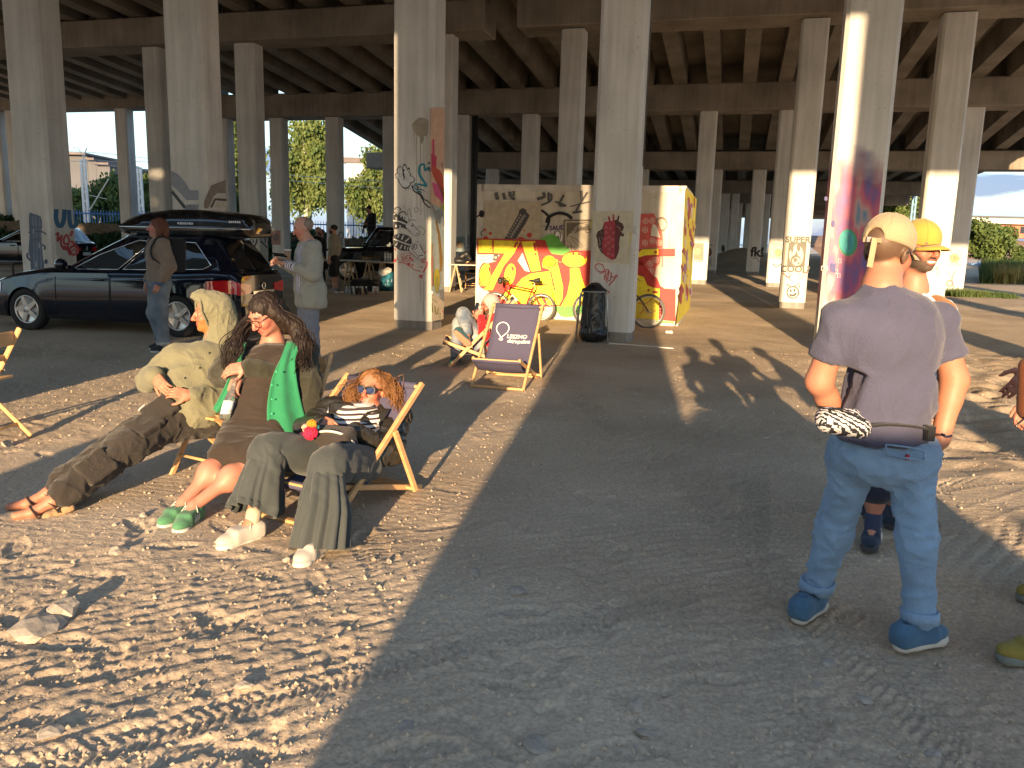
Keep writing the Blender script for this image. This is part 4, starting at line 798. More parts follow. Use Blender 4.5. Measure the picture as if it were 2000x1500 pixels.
# buildings
mat('render_grey',(.095,.10,.115),.85,.12,.4); mat('render_white',(.55,.56,.58),.8,.1,.5); mat('roof_dark',(.12,.10,.10),.7,.2,1); mat('roof_blue',(.06,.13,.30),.5,.1,1); mat('sand_wall',(.30,.26,.20),.8,.15,.5); mat('brick_red',(.36,.16,.10),.85,.2,2); mat('window_dark',(.03,.035,.05),.15,.2,2); mat('cream_paint',(.62,.58,.48),.7,.1,1); mat('yellow_metal',(.72,.52,.02),.45,.1,2)
def bx2(px0,px1,pyt,Y,dep,mb,zb=-.2):
    a=A(px0,pyt,Y); e=A(px1,pyt,Y); mb.box(((a[0]+e[0])/2,Y+dep/2,(a[2]+zb)/2),(e[0]-a[0],dep,a[2]-zb)); return a,e
T=thing('building','windowless grey rendered building with stepped roofline behind the white mast','building',gp(178,78)); mb=MB()
bx2(120,170,302,78,9,mb); bx2(170.2,187,313,78,9,mb); bx2(187.2,214,322,78,9,mb); mb.build('wall',M['render_grey'],T,True)
mb=MB(); 
for p0,p1,py in ((119,171,301),(170,188,312),(187,216,321)):
    a=A(p0,py,77.8); e=A(p1,py,77.8); mb.box(((a[0]+e[0])/2,82,a[2]+.06),(e[0]-a[0],9.3,.2))
mb.build('roof_edge',M['roof_dark'],T,True)
T=thing('building','tall pale blue-white wall dappled by tree shade behind the second birch','building',gp(712,96)); mb=MB(); a,e=bx2(676,744,318,96,8,mb); mb.build('wall',M['render_white'],T,True)
mb=MB(); mb.box(((a[0]+e[0])/2,100,a[2]+.3),(e[0]-a[0]+.7,8.6,.6)); mb.build('roof',M['roof_dark'],T,True)
mb=MB()
for px in (690,716,733): q=A(px,400,95.95); mb.box((q[0],95.96,q[2]),(.08,.08,9))
mb.build('seam',M['render_grey'],T,True)
T=thing('building','low house with a blue roof between the leafy tree and the grey painted column','building',gp(300,90)); mb=MB(); a,e=bx2(268,320,352,90,7,mb); mb.build('wall',M['sand_wall'],T,True); mb=MB(); mb.prism([(a[0]-.5,89.5,a[2]),(e[0]+.5,89.5,a[2]),(e[0]+.5,89.5,a[2]+.6),((a[0]+e[0])/2,89.5,a[2]+1.0),(a[0]-.5,89.5,a[2]+.7)],(0,8,0)); mb.build('roof',M['roof_blue'],T,True)
T=thing('building','small sandy building with a red roof low behind the drooping tree','building',gp(225,72)); mb=MB(); a,e=bx2(205,245,385,72,5,mb); mb.build('wall',M['sand_wall'],T,True); mb=MB(); mb.prism([(a[0]-.4,71.6,a[2]),(e[0]+.4,71.6,a[2]),((a[0]+e[0])/2,71.6,a[2]+1.1)],(0,6,0)); mb.build('roof',M['brick_red'],T,True)
mb=MB()
for px in (214,222,232): q=A(px,405,71.97); mb.box((q[0],71.98,q[2]),(.7,.08,.9))
mb.build('window',M['window_dark'],T,True)
T=thing('building','white hut with a blue band seen beside the bird column','building',gp(884,72)); mb=MB(); a,e=bx2(868,905,440,72,4,mb); mb.build('wall',M['render_white'],T,True); mb=MB(); mb.box(((a[0]+e[0])/2,73.9,a[2]+.22),(e[0]-a[0]+.5,4.6,.5)); mb.build('roof',M['roof_blue'],T,True)
# railway masts and wires
def mast(label,px,pyt,Y,m,lattice=True,arm=True):
    b=gp(px,Y); t=A(px,pyt,Y)[2]; T=thing('railway_mast',label,'mast',b,0,'railway masts'); mb=MB(); h=t-b[2]; w=.13
    for sx in (-w,w): mb.bar((sx,0,0),(sx*.8,0,h),.11,.14)
    n=int(h/.5)
    for i in range(n): z=h*i/n; s=1 if i%2 else -1; mb.bar((-w*s,0,z),(w*s,0,z+h/n),.09,.04)
    mb.build('post',m,T)
    if arm: mb=MB(); mb.bar((0,0,h-.1),(.35,0,h+.9),.05,.05); mb.bar((.35,0,h+.9),(.6,0,h+.85),.05,.05); mb.bar((.3,0,h-.2),(-.4,0,h+.9),.03,.03); mb.bar((-.4,0,h+.9),(-.5,0,h+.6),.03,.03); mb.bar((.2,0,h*.45),(1.5,0,h*.8),.05,.05); mb.bar((.2,0,h*.62),(1.3,0,h*.58),.03,.03); mb.build('bracket',M['steel_grey'],T)
mast('white railway mast with brackets in front of the grey building',172,312,50,M['mast_white']); mast('slim white railway mast just right of a dark column',279,327,52,M['mast_white'],arm=False); mast('pale railway post left of the bird column',757,325,50,M['mast_white'],arm=False); mast('blue railway mast in front of the broad green tree',1777,362,60,M['mast_blue'],arm=False)
def wire(pts,label,Y,m=None):
    mb=MB(); P=[A(x,y,Y) for x,y in pts]; P=catmull(P,6); mb.tube(P,.016,5); o=mb.build('overhead_wire',M['steel_grey']); tag(o,label,'wire','overhead railway wires')
for pts,l in (([(60,297),(185,298),(340,316)],'highest overhead railway wire, meeting the tip of the white mast'),([(60,315),(230,315),(340,318)],'overhead railway wire at the white mast top'),([(180,320),(228,325),(345,336)],'overhead railway wire sloping from the mast bracket'),([(280,331),(345,336),(360,338)],'overhead wire running right from the slim mast')): wire(pts,l,49)
for pts,l in (([(440,330),(560,342),(640,348),(770,356)],'upper yellowish wire crossing the tall birch'),([(440,339),(560,352),(640,359),(770,370)],'lower yellowish wire crossing the tall birch')): wire(pts,l,48)
for i,py in enumerate((398,407,414)): wire([(1880,py),(1950,py+2),(2060,py+5)],('top','middle','lowest')[i]+' of three overhead wires over the right embankment',95)
# right: embankment, platform building, grass
def mound(name,label,x0,x1,Y,dep,h,m,zb):
    nx,ny=60,16; V=[]
    for j in range(ny):
        for i in range(nx):
            x=x0+(x1-x0)*i/(nx-1); y=Y+dep*j/(ny-1); t=j/(ny-1); V.append((x,y,zb+h*min(1,t*1.6)+.15*float(vnoise(np.array([[x*.4,y*.6]]),5)[0])))
    mb=MB(); mb.add(V,[(j*nx+i,j*nx+i+1,(j+1)*nx+i+1,(j+1)*nx+i) for j in range(ny-1) for i in range(nx-1)],True); o=mb.build(name,m); tag(o,label,'bank',kind='structure')
mat('brown_earth',(.20,.13,.09),.95,.25,.8,.3,4); mat('grass_ground',(.10,.13,.05),.95,.3,.5)
mound('embankment','brown earth railway embankment on the right',38,95,100,16,3.0,M['brown_earth'],.3)
T=thing('railway_building','long low red and cream railway platform building on top of the brown embankment','building',(80,114,3)); mb=MB()
z0=A(1950,437,112)[2]; mb.box((78,114,z0-.9),(44,3,1.9)); mb.build('wall',M['brick_red'],T,True)
mb=MB(); mb.box((78,113.6,z0+.35),(44.5,4.2,.7)); mb.build('fascia',M['cream_paint'],T,True); mb=MB(); mb.box((78,113.8,z0+.85),(44.8,4.6,.28)); mb.build('roof',M['render_grey'],T,True)
for i in range(7): mb=MB(); mb.box((60+i*5.2,112.47,z0-.75),(2.6,.1,.9)); mb.build('window',M['window_dark'],T,True)
def grass(label,n,xr,yr,h,m,seed,name='grass',dens=None):
    r=np.random.default_rng(seed); Y=yr[0]+(yr[1]-yr[0])*r.random(n)**1.2; X=xr[0](Y)+(xr[1](Y)-xr[0](Y))*r.random(n); Z=np.array([gz(0,min(y,90)) for y in Y])-.1
    hh=h*(.4+.8*r.random(n))*(1+.5*vnoise(np.stack([X*.6,Y*.4],1),seed)); a=r.random(n)*6.28; ln=.35*hh; w=.018+.012*r.random(n)*(Y/30)
    B=np.stack([X,Y,Z],1); e=np.stack([np.cos(a),np.sin(a),0*a],1); t=B+np.stack([np.cos(a+1)*ln,np.sin(a+1)*ln,hh],1); V=np.stack([B-e*w[:,None],B+e*w[:,None],t],1).reshape(-1,3)
    o=link(name,np_mesh(name,V,np.arange(3*n).reshape(n,3),False),m); tag(o,label,'grass',kind='stuff')
leaf_mat('grass_green',(.055,.10,.035),(.12,.17,.05)); leaf_mat('grass_dry',(.26,.22,.08),(.42,.34,.13))
grass('tall green grass field on the right beyond the columns',26000,(lambda y:.575*y,lambda y:.70*y),(36,66),.75,M['grass_green'],41)
grass('dry straw-coloured tall grass clump at the right',2600,(lambda y:.59*y,lambda y:.63*y),(36,40),.85,M['grass_dry'],42)
_g=COLS['b2k']['q']; grass('low green weeds at the foot of the outermost column',2500,(lambda y:_g[0]-.6+0*y,lambda y:_g[0]+1.5+0*y),(_g[1]-1.6,_g[1]-.4),.35,M['grass_green'],43)
_g=COLS['super']['q']; grass('small green weeds behind the SUPER COOL column',700,(lambda y:.385*y,lambda y:.41*y),(26,29),.5,M['grass_green'],44)
# far middle: yellow stair
T=thing('yellow_stair','yellow steel stair and canopy above the container roof far behind','stair',gp(965,62)); mb=MB(); a=A(940,349,62); e=A(985,349,62)
mb.prism([A(936,372,62),A(975,349,62),A(990,349,62),A(960,372,62)],(0,2.4,0)); mb.build('canopy',M['yellow_metal'],T,True)
mb=MB(); mb.bar(A(935,358,61.8),A(1000,362,61.8),.12,.12); mb.bar(A(935,366,61.8),A(1000,368,61.8),.1,.1)
for px in range(938,1000,9): mb.bar(A(px,359,61.8),A(px,372,61.8),.07,.07,up=(1,0,0))
mb.bar(A(960,349,61.8),A(985,372,61.8),.14,.14); mb.build('railing',M['roof_dark'],T,True)
mb=MB(); 
for px in (940,996): q=A(px,372,62.5); mb.bar((q[0],62.5,.2),(q[0],62.5,q[2]+.2),.2,.2,up=(1,0,0))
mb.build('leg',M['yellow_metal'],T,True)
T=thing('sign_board','upright yellow ribbed board glimpsed right of the bird column','board',gp(883,58)); mb=MB()
for i in range(5): q=A(880+i*2.0,360,58); mb.box((q[0],58,q[2]-.2),(.06,.1,1.5))
q=A(884,360,58); mb.box((q[0],58.1,q[2]-.2),(.5,.08,1.5)); mb.build('sheet',M['yellow_metal'],T,True); mb=MB(); mb.box((q[0],58.2,(q[2]-.9)/2+.1),(.12,.12,q[2]-.7)); mb.build('post',M['roof_dark'],T,True)
# trees behind the photographer, whose shade falls over the parked cars
for i,(x,h) in enumerate(((-10.9,14.5),(-15.3,15.5),(-20,14.5),(-25,15.5),(-31,15))): tree('roadside_tree','dense roadside tree behind the photographer shading the parked cars',(x,-14-.4*(i%2),-.1),h,(3.0,2.4,7.0),M['leaf_green'],8500,60+i,group='roadside trees behind the photographer',leaf=.34,cz=h*.52)
# ================================================================== cars
mat('car_black',(.006,.007,.010),.12,.1,3,coat=1.,spec=.5); mat('car_blueblack',(.004,.007,.016),.08,.1,3,coat=.5,spec=.35); mat('glass_dark',(.006,.008,.010),.02,.05,3,spec=.8); mat('tyre',(.018,.018,.019),.85,.2,20,.3,40); mat('alloy',(.50,.48,.46),.3,.06,5,metal=.85); mat('chrome',(.75,.76,.78),.12,.03,5,metal=1.); mat('black_plastic',(.015,.015,.017),.45,.15,10); mat('tail_red',(.45,.008,.012),.12,.15,14,coat=1.); mat('lamp_clear',(.55,.58,.62),.08,.1,9,spec=.8,coat=1.); mat('plate_white',(.65,.66,.68),.4,.04,5); mat('rust_dark',(.02,.018,.016),.9,.2,8)
def wheel_on(T,x,y,r,side,w=.2,five=True):
    T0=bpy.data.objects.new('wheel',None)
    mb=MB(); c=(x,y,r); ax=(0,side,0); rr=r*.68
    mb.lathe(c,[(rr,-w/2),(r*.93,-w/2),(r,-w/2+.035),(r,w/2-.035),(r*.93,w/2),(rr,w/2-.012),(rr,-w/2)],36,ax); o=mb.build('wheel',M['tyre'],T)
    m2=MB(); m2.ring((x,y+side*(w/2-.02),r),rr-.012,.016,ax,36,6)
    m2.lathe((x,y,r),[(rr-.03,-w/2+.04),(rr-.005,-w/2+.02),(rr-.005,w/2-.03),(rr-.03,w/2-.04)],36,ax)
    for k in range(5):
        a=2*math.pi*k/5+.31; d=np.array([math.sin(a),0,math.cos(a)]); q=np.array([x,y+side*(w/2-.035),r]); t=np.array([d[2],0,-d[0]])
        m2.prism([q+d*.05-t*.038,q+d*.05+t*.038,q+d*(rr-.01)+t*.026,q+d*(rr-.01)-t*.026],(0,side*.028,0)) if five else m2.bar(q+d*.05,q+d*(rr-.01),.05,.02)
    m2.lathe((x,y+side*(w/2-.045),r),[(.001,0),(.07,0),(.065,.03),(.03,.036),(.001,.036)],18,ax); m2.build('rim',M['alloy'],o)
    m3=MB(); m3.lathe((x,y+side*(w/2-.1),r),[(.001,0),(rr-.04,0),(rr-.04,.012),(.001,.012)],24,ax); m3.build('brake_disc',M['rust_dark'],o)
def interp(x,pts): xs=[p[0] for p in pts]; return float(np.interp(x,xs,[p[1] for p in pts]))
def car(name,label,loc,rz,P,paintm,group=None):
    T=thing(name,label,'car',loc,rz,group); xr,xf=P['x0'],P['x1']; st=np.unique(np.concatenate([np.linspace(xr,xf,int((xf-xr)/.045)),[xr+.02,xf-.02]]))
    def sec(x):
        w=interp(x,P['w']); b=interp(x,P['belt']); z0=P['zb']
        for xa in P['ax']:
            d=abs(x-xa)
            if d<P['ra']: z0=max(z0,math.sqrt(P['ra']**2-d*d)+P['rw']-.02)
        fl=0
        for xa in P['ax']: fl=max(fl,max(0,1-((x-xa)/.5)**2)*.022)
        pts=[(0,z0)]
        for t,f in ((0,.93),(.08,.985),(.3,1.0),(.55,1.0),(.78,.985),(.93,.965),(1,.90)): 
            z=max(z0,P['zb']+(b-P['zb'])*t); z=max(z,z0+ (0.0 if t==0 else .004*t)); pts.append((w*f+fl*(1-abs(t-.35)),z if t>0 else z0))
        pts+=[(w*.6,b+interp(x,P['crown'])*.75),(0,b+interp(x,P['crown']))]; return pts
    mb=MB(); rows=[]
    for x in st:
        s=sec(x); rows.append([(x,y,z) for y,z in s]+[(x,-y,z) for y,z in s[-2:0:-1]])
    n=len(rows[0]); V=[v for r in rows for v in r]; F=[(i*n+j,i*n+(j+1)%n,(i+1)*n+(j+1)%n,(i+1)*n+j) for i in range(len(rows)-1) for j in range(n)]
    F+=[tuple(range(n)),tuple(range(len(rows)*n-1,(len(rows)-1)*n-1,-1))]; mb.add(V,F,True); body=mb.build('body',paintm,T)
    mo=body.modifiers.new('edge','EDGE_SPLIT'); mo.split_angle=R(38)
    mb=MB()
    for xa in P['ax']: mb.box((xa,0,P['rw']+.2),(P['ra']*2.1,1.2,.62))
    mb.build('wheel_well',M['rust_dark'],T)
    # cabin
    bo,ro=P['beltline'],P['roofline']; K_=len(bo); zr=P['roofz']
    half=lambda L_:[(x,y) for x,y in L_]+[(x,-y) for x,y in L_[::-1] if y>1e-6]
    B=half(bo); Rf=half(ro); m=len(B); mb=MB(); V=[(x,y,interp(x,P['belt'])-.03) for x,y in B]
    for t in (.25,.5,.75): V+=[(b[0]+(r[0]-b[0])*t,(b[1]+(r[1]-b[1])*t)*(1+.05*math.sin(math.pi*t)),interp(b[0],P['belt'])-.03+(zr-.05-interp(b[0],P['belt'])+.03)*t) for b,r in zip(B,Rf)]
    V+=[(x,y,zr-.05) for x,y in Rf]; V+=[(x*.97+.02,y*.9,zr-.012) for x,y in Rf]; V+=[(x*.6+.12,y*.5,zr) for x,y in Rf]
    L_=7; F=[(i*m+j,i*m+(j+1)%m,(i+1)*m+(j+1)%m,(i+1)*m+j) for i in range(L_-1) for j in range(m)]+[tuple((L_-1)*m+j for j in range(m))]; mb.add(V,F,True); mb.build('cabin',paintm,T)
    def cab(i,u,t,off=.008,side=1):          # point on the cabin side: between outline points i and i+1
        b0,b1=bo[i],bo[i+1]; r0,r1=ro[i],ro[i+1]; b=(b0[0]+(b1[0]-b0[0])*u,b0[1]+(b1[1]-b0[1])*u); r=(r0[0]+(r1[0]-r0[0])*u,r0[1]+(r1[1]-r0[1])*u)
        zb=interp(b[0],P['belt'])-.03; z=zb+(zr-.05-zb)*t; q=np.array([b[0]+(r[0]-b[0])*t,(b[1]+(r[1]-b[1])*t)*(1+.05*math.sin(math.pi*t)),z]); d=np.array([q[0]-.5*(bo[0][0]+bo[-1][0]),q[1]*3,.3]); 
        nrm={0:np.array([.75,.1,.55]),1:np.array([.6,.6,.4]),2:np.array([0,.95,.3]),3:np.array([-.6,.6,.4]),4:np.array([-.9,.1,.35])}[min(i,4)]; q=q+nrm/np.linalg.norm(nrm)*off; q[1]*=side; return q
    def pane(nm,i,poly,m_,side=1,trim=True):
        mb=MB(); n_=len(poly); pts=[cab(i,u,t,.010,side) for u,t in poly]; c=cab(i,sum(u for u,t in poly)/n_,sum(t for u,t in poly)/n_,.010,side)
        mb.add(pts+[c],[(k,(k+1)%n_,n_) for k in range(n_)],True); o=mb.build(nm,m_,T)
        if trim: mt=MB(); mt.tube([cab(i,u,t,.014,side) for u,t in list(poly)+[poly[0]]],.008,6); mt.build('trim',M['chrome'],o)
    for s in (1,-1):
        for poly in P['side_windows']: pane('side_window',2,poly,M['glass_dark'],s)
    def rect(u0,u1,t0,t1,n_=5): return [(u0+(u1-u0)*k/n_,t0) for k in range(n_)]+[(u1,t0+(t1-t0)*k/n_) for k in range(n_)]+[(u1+(u0-u1)*k/n_,t1) for k in range(n_)]+[(u0,t1+(t0-t1)*k/n_) for k in range(n_)]
    for i_,nm,hi,lo in ((0,'windscreen',.93,.06),(4,'rear_window',.90,.16)):
        mb=MB(); N=10; V=[];
        for a in range(N+1):
            sgn=1 if a<=N/2 else -1; u=abs(a/(N/2)-1)
            for t in (lo,(lo+hi)/2,hi):
                uu=u*.93 if i_==0 else 1-u*.93; V.append(cab(i_,uu,t,.010,sgn))
        mb.add(V,[(a*3+k,a*3+3+k,a*3+4+k,a*3+1+k) for a in range(N) for k in range(2)],True); mb.build(nm,M['glass_dark'],T)
    def S(x,zf,off=.006,side=1):
        s=sec(x); z=P['zb']+(interp(x,P['belt'])-P['zb'])*zf; ys=[a for a,b in s[1:8]]; zs=[b for a,b in s[1:8]]; return np.array([x,(float(np.interp(z,zs,ys))+off)*side,z])
    for xa in P['ax']:
        for s in (1,-1): wheel_on(T,xa,s*(P['w'][len(P['w'])//2][1]-.12),P['rw'],s,five=P.get('five',True))
    for s in (1,-1):
        for (xa,xb) in P['doors']:            # shut lines and handles
            d=MB()
            for x in (xa,xb): d.tube([S(x,z,.002,s) for z in np.linspace(.12,.97,7)],.006,5)
            d.tube([S(x,.1,.002,s) for x in np.linspace(xa,xb,10)],.006,5); d.build('door_gap',M['rust_dark'],T)
            h=MB(); x=xa+.2; h.tube([S(x-.1,.80,.02,s),S(x-.05,.81,.045,s),S(x+.05,.81,.045,s),S(x+.1,.80,.02,s)],[.012,.018,.018,.012],8); h.build('door_handle',M['chrome' if P.get('old') else 'car_black'],T)
        mr=MB(); x=P['mirror']; q=S(x,.98,.0,s); mr.bar(q,q+np.array([0,s*.12,.06]),.05,.04); mr.lathe(q+np.array([.05,s*.19,.09]),[(.001,-.02),(.075,-.02),(.09,.04),(.07,.1),(.001,.12)],16,(1,0,0)); mr.build('mirror',paintm,T)
        sk=MB(); x0,x1=P['ax'][0]+P['ra']+.02,P['ax'][1]-P['ra']-.02; sk.prism([S(x0,0,-.02,s),S(x0,.0,.012,s),S(x0,.09,.012,s),S(x0,.09,-.02,s)],(x1-x0,0,0)); sk.build('side_skirt',paintm,T)
        # lamps
        tl=MB(); g=P['tail']; xs=np.linspace(xr+.015,xr+g[0],8); zz=np.linspace(g[1],g[2],4)
        V=[S(x,z-(x-xr)*g[3],.009,s) for x in xs for z in zz]; tl.add(V,[(i*4+k,i*4+4+k,i*4+5+k,i*4+1+k) for i in range(7) for k in range(3)],True)
        w_=S(xr+.015,g[1],.0,1)[1]; y1=w_-g[4]; zb=[S(xr+.01,z,0,1)[2] for z in (g[1],g[2])]; tl.prism([(xr-.012,s*(w_+.0),zb[0]),(xr-.012,s*y1,zb[0]+.03),(xr-.012,s*y1,zb[1]-.03),(xr-.012,s*w_,zb[1])],(.03,0,0)); tl.build('tail_light',M['tail_red'],T)
        hl=MB(); xs=np.linspace(xf-.02,xf-.5,8); V=[S(x,z,.008,s) for x in xs for z in (.66,.78,.9)]; hl.add(V,[(i*3+k,i*3+3+k,i*3+4+k,i*3+1+k) for i in range(7) for k in range(2)],True); hl.build('headlight',M['lamp_clear'],T)
    w_=interp(xr,P['w']); rb=MB(); rb.prism([(xr-.07,-w_*.96,P['zb']+.02),(xr-.07,w_*.96,P['zb']+.02),(xr-.05,w_*.97,P['zb']+.3),(xr-.05,-w_*.97,P['zb']+.3)],(.12,0,0)); rb.build('bumper',paintm,T)
    cs=MB(); zc=P['zb']+(interp(xr,P['belt'])-P['zb'])*.66; cs.box((xr-.012,0,zc),(.03,w_*1.0,.045)); cs.build('chrome_strip',M['chrome'],T)
    pl=MB(); pl.box((xr-.012,0,zc-.11),(.02,.5,.11)); pl.build('number_plate',M['plate_white'],T)
    em=MB(); em.ring((xr-.02,0,zc+.09),.05,.009,(1,0,0),20,6); em.build('emblem',M['chrome'],T)
    rl=MB(); 
    for s in (1,-1): r_l=MB(); r_l.box((xr-.075,s*w_*.7,P['zb']+.13),(.02,.2,.05)); r_l.build('reflector',M['tail_red'],T)
    return T
EST=dict(x0=-1.0,x1=3.66,zb=.2,ra=.365,rw=.325,ax=(0,2.68),w=[(-1.0,.70),(-.9,.78),(-.6,.85),(0,.885),(1.3,.885),(2.6,.88),(3.1,.83),(3.4,.74),(3.58,.6),(3.66,.48)],belt=[(-1.0,.93),(-.9,1.0),(-.6,1.02),(0,1.0),(1.9,.96),(2.3,.95),(2.9,.86),(3.4,.72),(3.66,.60)],crown=[(-1,.01),(1.8,.03),(2.3,.05),(3.2,.06),(3.66,.03)],
 beltline=[(2.42,0),(2.15,.66),(1.98,.80),(-.70,.76),(-.90,.60),(-.98,0)],roofline=[(1.22,0),(1.1,.48),(1.0,.57),(-.42,.56),(-.56,.46),(-.62,0)],roofz=1.50,side_windows=[[(.04,.06),(.345,.06),(.36,.5),(.375,.9),(.2,.93),(.06,.5)],[(.375,.06),(.62,.06),(.64,.5),(.64,.92),(.395,.91)],[(.66,.06),(.90,.08),(.96,.2),(.90,.7),(.85,.9),(.67,.92)]],doors=[(.35,1.12),(1.14,2.1)],mirror=1.78,tail=(.5,.62,.86,.12,.32))
def car_at(pxf,pyf,pxr,pyr,half=.77,wb=2.68):
    f_=G(pxf,pyf); r_=G(pxr,pyr); d=(f_-r_)[:2]; d/=np.linalg.norm(d); rz=math.atan2(d[1],d[0]); left=np.array([-d[1],d[0]]); mid=(f_+r_)[:2]/2; c=mid-left*half-d*wb/2; return (c[0],c[1],gz(c[0],c[1])-.01),rz
_loc,_rz=car_at(72,644,344,658)
CAR1=car('parked_car','black estate car carrying a roof box, parked on the left',_loc,_rz,EST,M['car_blueblack'])
CAR1.scale=(1,1,1.05)
c2=copy_tree(CAR1); c2['label']='dark car at the far left frame edge, hidden behind the columns'; c2.location=(-17.6,31.5,.1); c2.rotation_euler.z=R(178)
c3=copy_tree(CAR1); c3['label']='unseen dark car, added and stretched tall to cast the wide foreground shade'; c3.location=(.1,-7.0,-.02); c3.rotation_euler.z=R(70); c3.scale=(1,1.05,1.72)  # car copy added out of view as a shadow caster, stretched upward
c4=copy_tree(CAR1); c4['label']='pale blue car roof far right behind the blue fence'; c4.location=(A(1962,512,66)[0]-1,66,-.75); c4.rotation_euler.z=R(175)
mat('car_paleblue',(.30,.38,.50),.3,.05,3,coat=.6)
for o in list(c4.children):
    if o.name.split('.')[0] in ('body','cabin'):
        o.data=o.data.copy(); o.data.materials.clear(); o.data.materials.append(M['car_paleblue'])
# roof box with its bars
def on_car(x,y,z): 
    m=Matrix.Translation(_loc)@Matrix.Rotation(_rz,4,'Z'); return np.array(m@Vector((x,y,z)))
RB=thing('roof_box','long black glossy roof box on the bars of the black estate car','roof box',on_car(0.1,.05,1.6),_rz)
mat('box_black',(.008,.008,.009),.1,.1,3,coat=1.)
mb=MB(); rows=[]
for x,w,zt,zb in ((-1.16,.30,.20,.04),(-1.14,.36,.27,.0),(-1.05,.40,.33,-.03),(-.8,.42,.36,-.05),(-.3,.42,.40,-.06),(.2,.42,.395,-.06),(.7,.41,.33,-.05),(1.0,.39,.24,-.02),(1.15,.35,.16,.01),(1.2,.28,.11,.04)):
    rows.append([(x,0,zb),(x,w*.8,zb),(x,w,zb+.06),(x,w+.012,.095),(x,w,.13),(x,w*.95,zt-.07),(x,w*.8,zt-.015),(x,0,zt),(x,-w*.8,zt-.015),(x,-w*.95,zt-.07),(x,-w,.13),(x,-w-.012,.095),(x,-w,zb+.06),(x,-w*.8,zb)])
n=14; mb.add([v for r in rows for v in r],[(i*n+j,i*n+(j+1)%n,(i+1)*n+(j+1)%n,(i+1)*n+j) for i in range(len(rows)-1) for j in range(n)]+[tuple(range(n)),tuple(range(len(rows)*n-1,(len(rows)-1)*n-1,-1))],True); mb.build('shell',M['box_black'],RB)
mb=MB()
for s in (1,-1): mb.tube([(x,s*(w+.016),.10) for x,w in ((-1.14,.36),(-1.0,.405),(-.3,.425),(.5,.415),(1.0,.39),(1.15,.35))],.012,6)
mb.build('rim_strip',M['chrome'],RB)
mb=MB()
for x in (-.52,.62): mb.bar((x,-.55,-.09),(x,.55,-.09),.06,.035)
mb.build('crossbar',M['black_plastic'],RB)
for x in (-.52,.62):
    for s in (1,-1): mb=MB(); mb.prism([(x-.07,s*.56,-.15),(x+.07,s*.56,-.15),(x+.05,s*.52,-.07),(x-.05,s*.52,-.07)],(0,-s*.07,0)); mb.build('foot',M['black_plastic'],RB)
mb=MB()
for i in range(7): mb.box((.05-.04*i,.428,.17),(.026,.006,.03+.008*(i%2)))
for i in range(6): mb.box((-.82-.033*i,.418-.002*i,.21),(.022,.008,.032))
mb.build('lettering',M['plate_white'],RB)
# old boxy black car
OLD=dict(x0=-.85,x1=3.3,zb=.35,ra=.42,rw=.36,ax=(0,2.5),w=[(-.85,.78),(-.7,.82),(0,.83),(1.2,.83),(2.5,.83),(3.1,.82),(3.25,.8),(3.3,.74)],belt=[(-.85,1.12),(0,1.13),(1.9,1.12),(2.0,1.1),(3.1,1.05),(3.3,.98)],crown=[(-1,.01),(2,.02),(3,.03),(3.3,.01)],
 beltline=[(2.10,0),(2.02,.70),(1.98,.78),(-.74,.78),(-.80,.72),(-.82,0)],roofline=[(1.62,0),(1.56,.62),(1.5,.68),(-.66,.68),(-.72,.62),(-.74,0)],roofz=1.80,side_windows=[[(.05,.08),(.34,.08),(.35,.88),(.06,.88)],[(.38,.08),(.62,.08),(.62,.88),(.385,.88)],[(.66,.08),(.95,.08),(.94,.88),(.66,.88)]],doors=[(.05,.95),(.98,1.9)],mirror=1.8,tail=(.08,.55,.8,0,.12),old=True)
_q=A(632,470,27.0); OC=car('old_car','boxy old black car with chrome window frames, a man on its roof','%s'%(0,) and (_q[0]+3.3,27.6,gz(0,27.6)),R(180),OLD,M['car_black']); OC['category']='car'
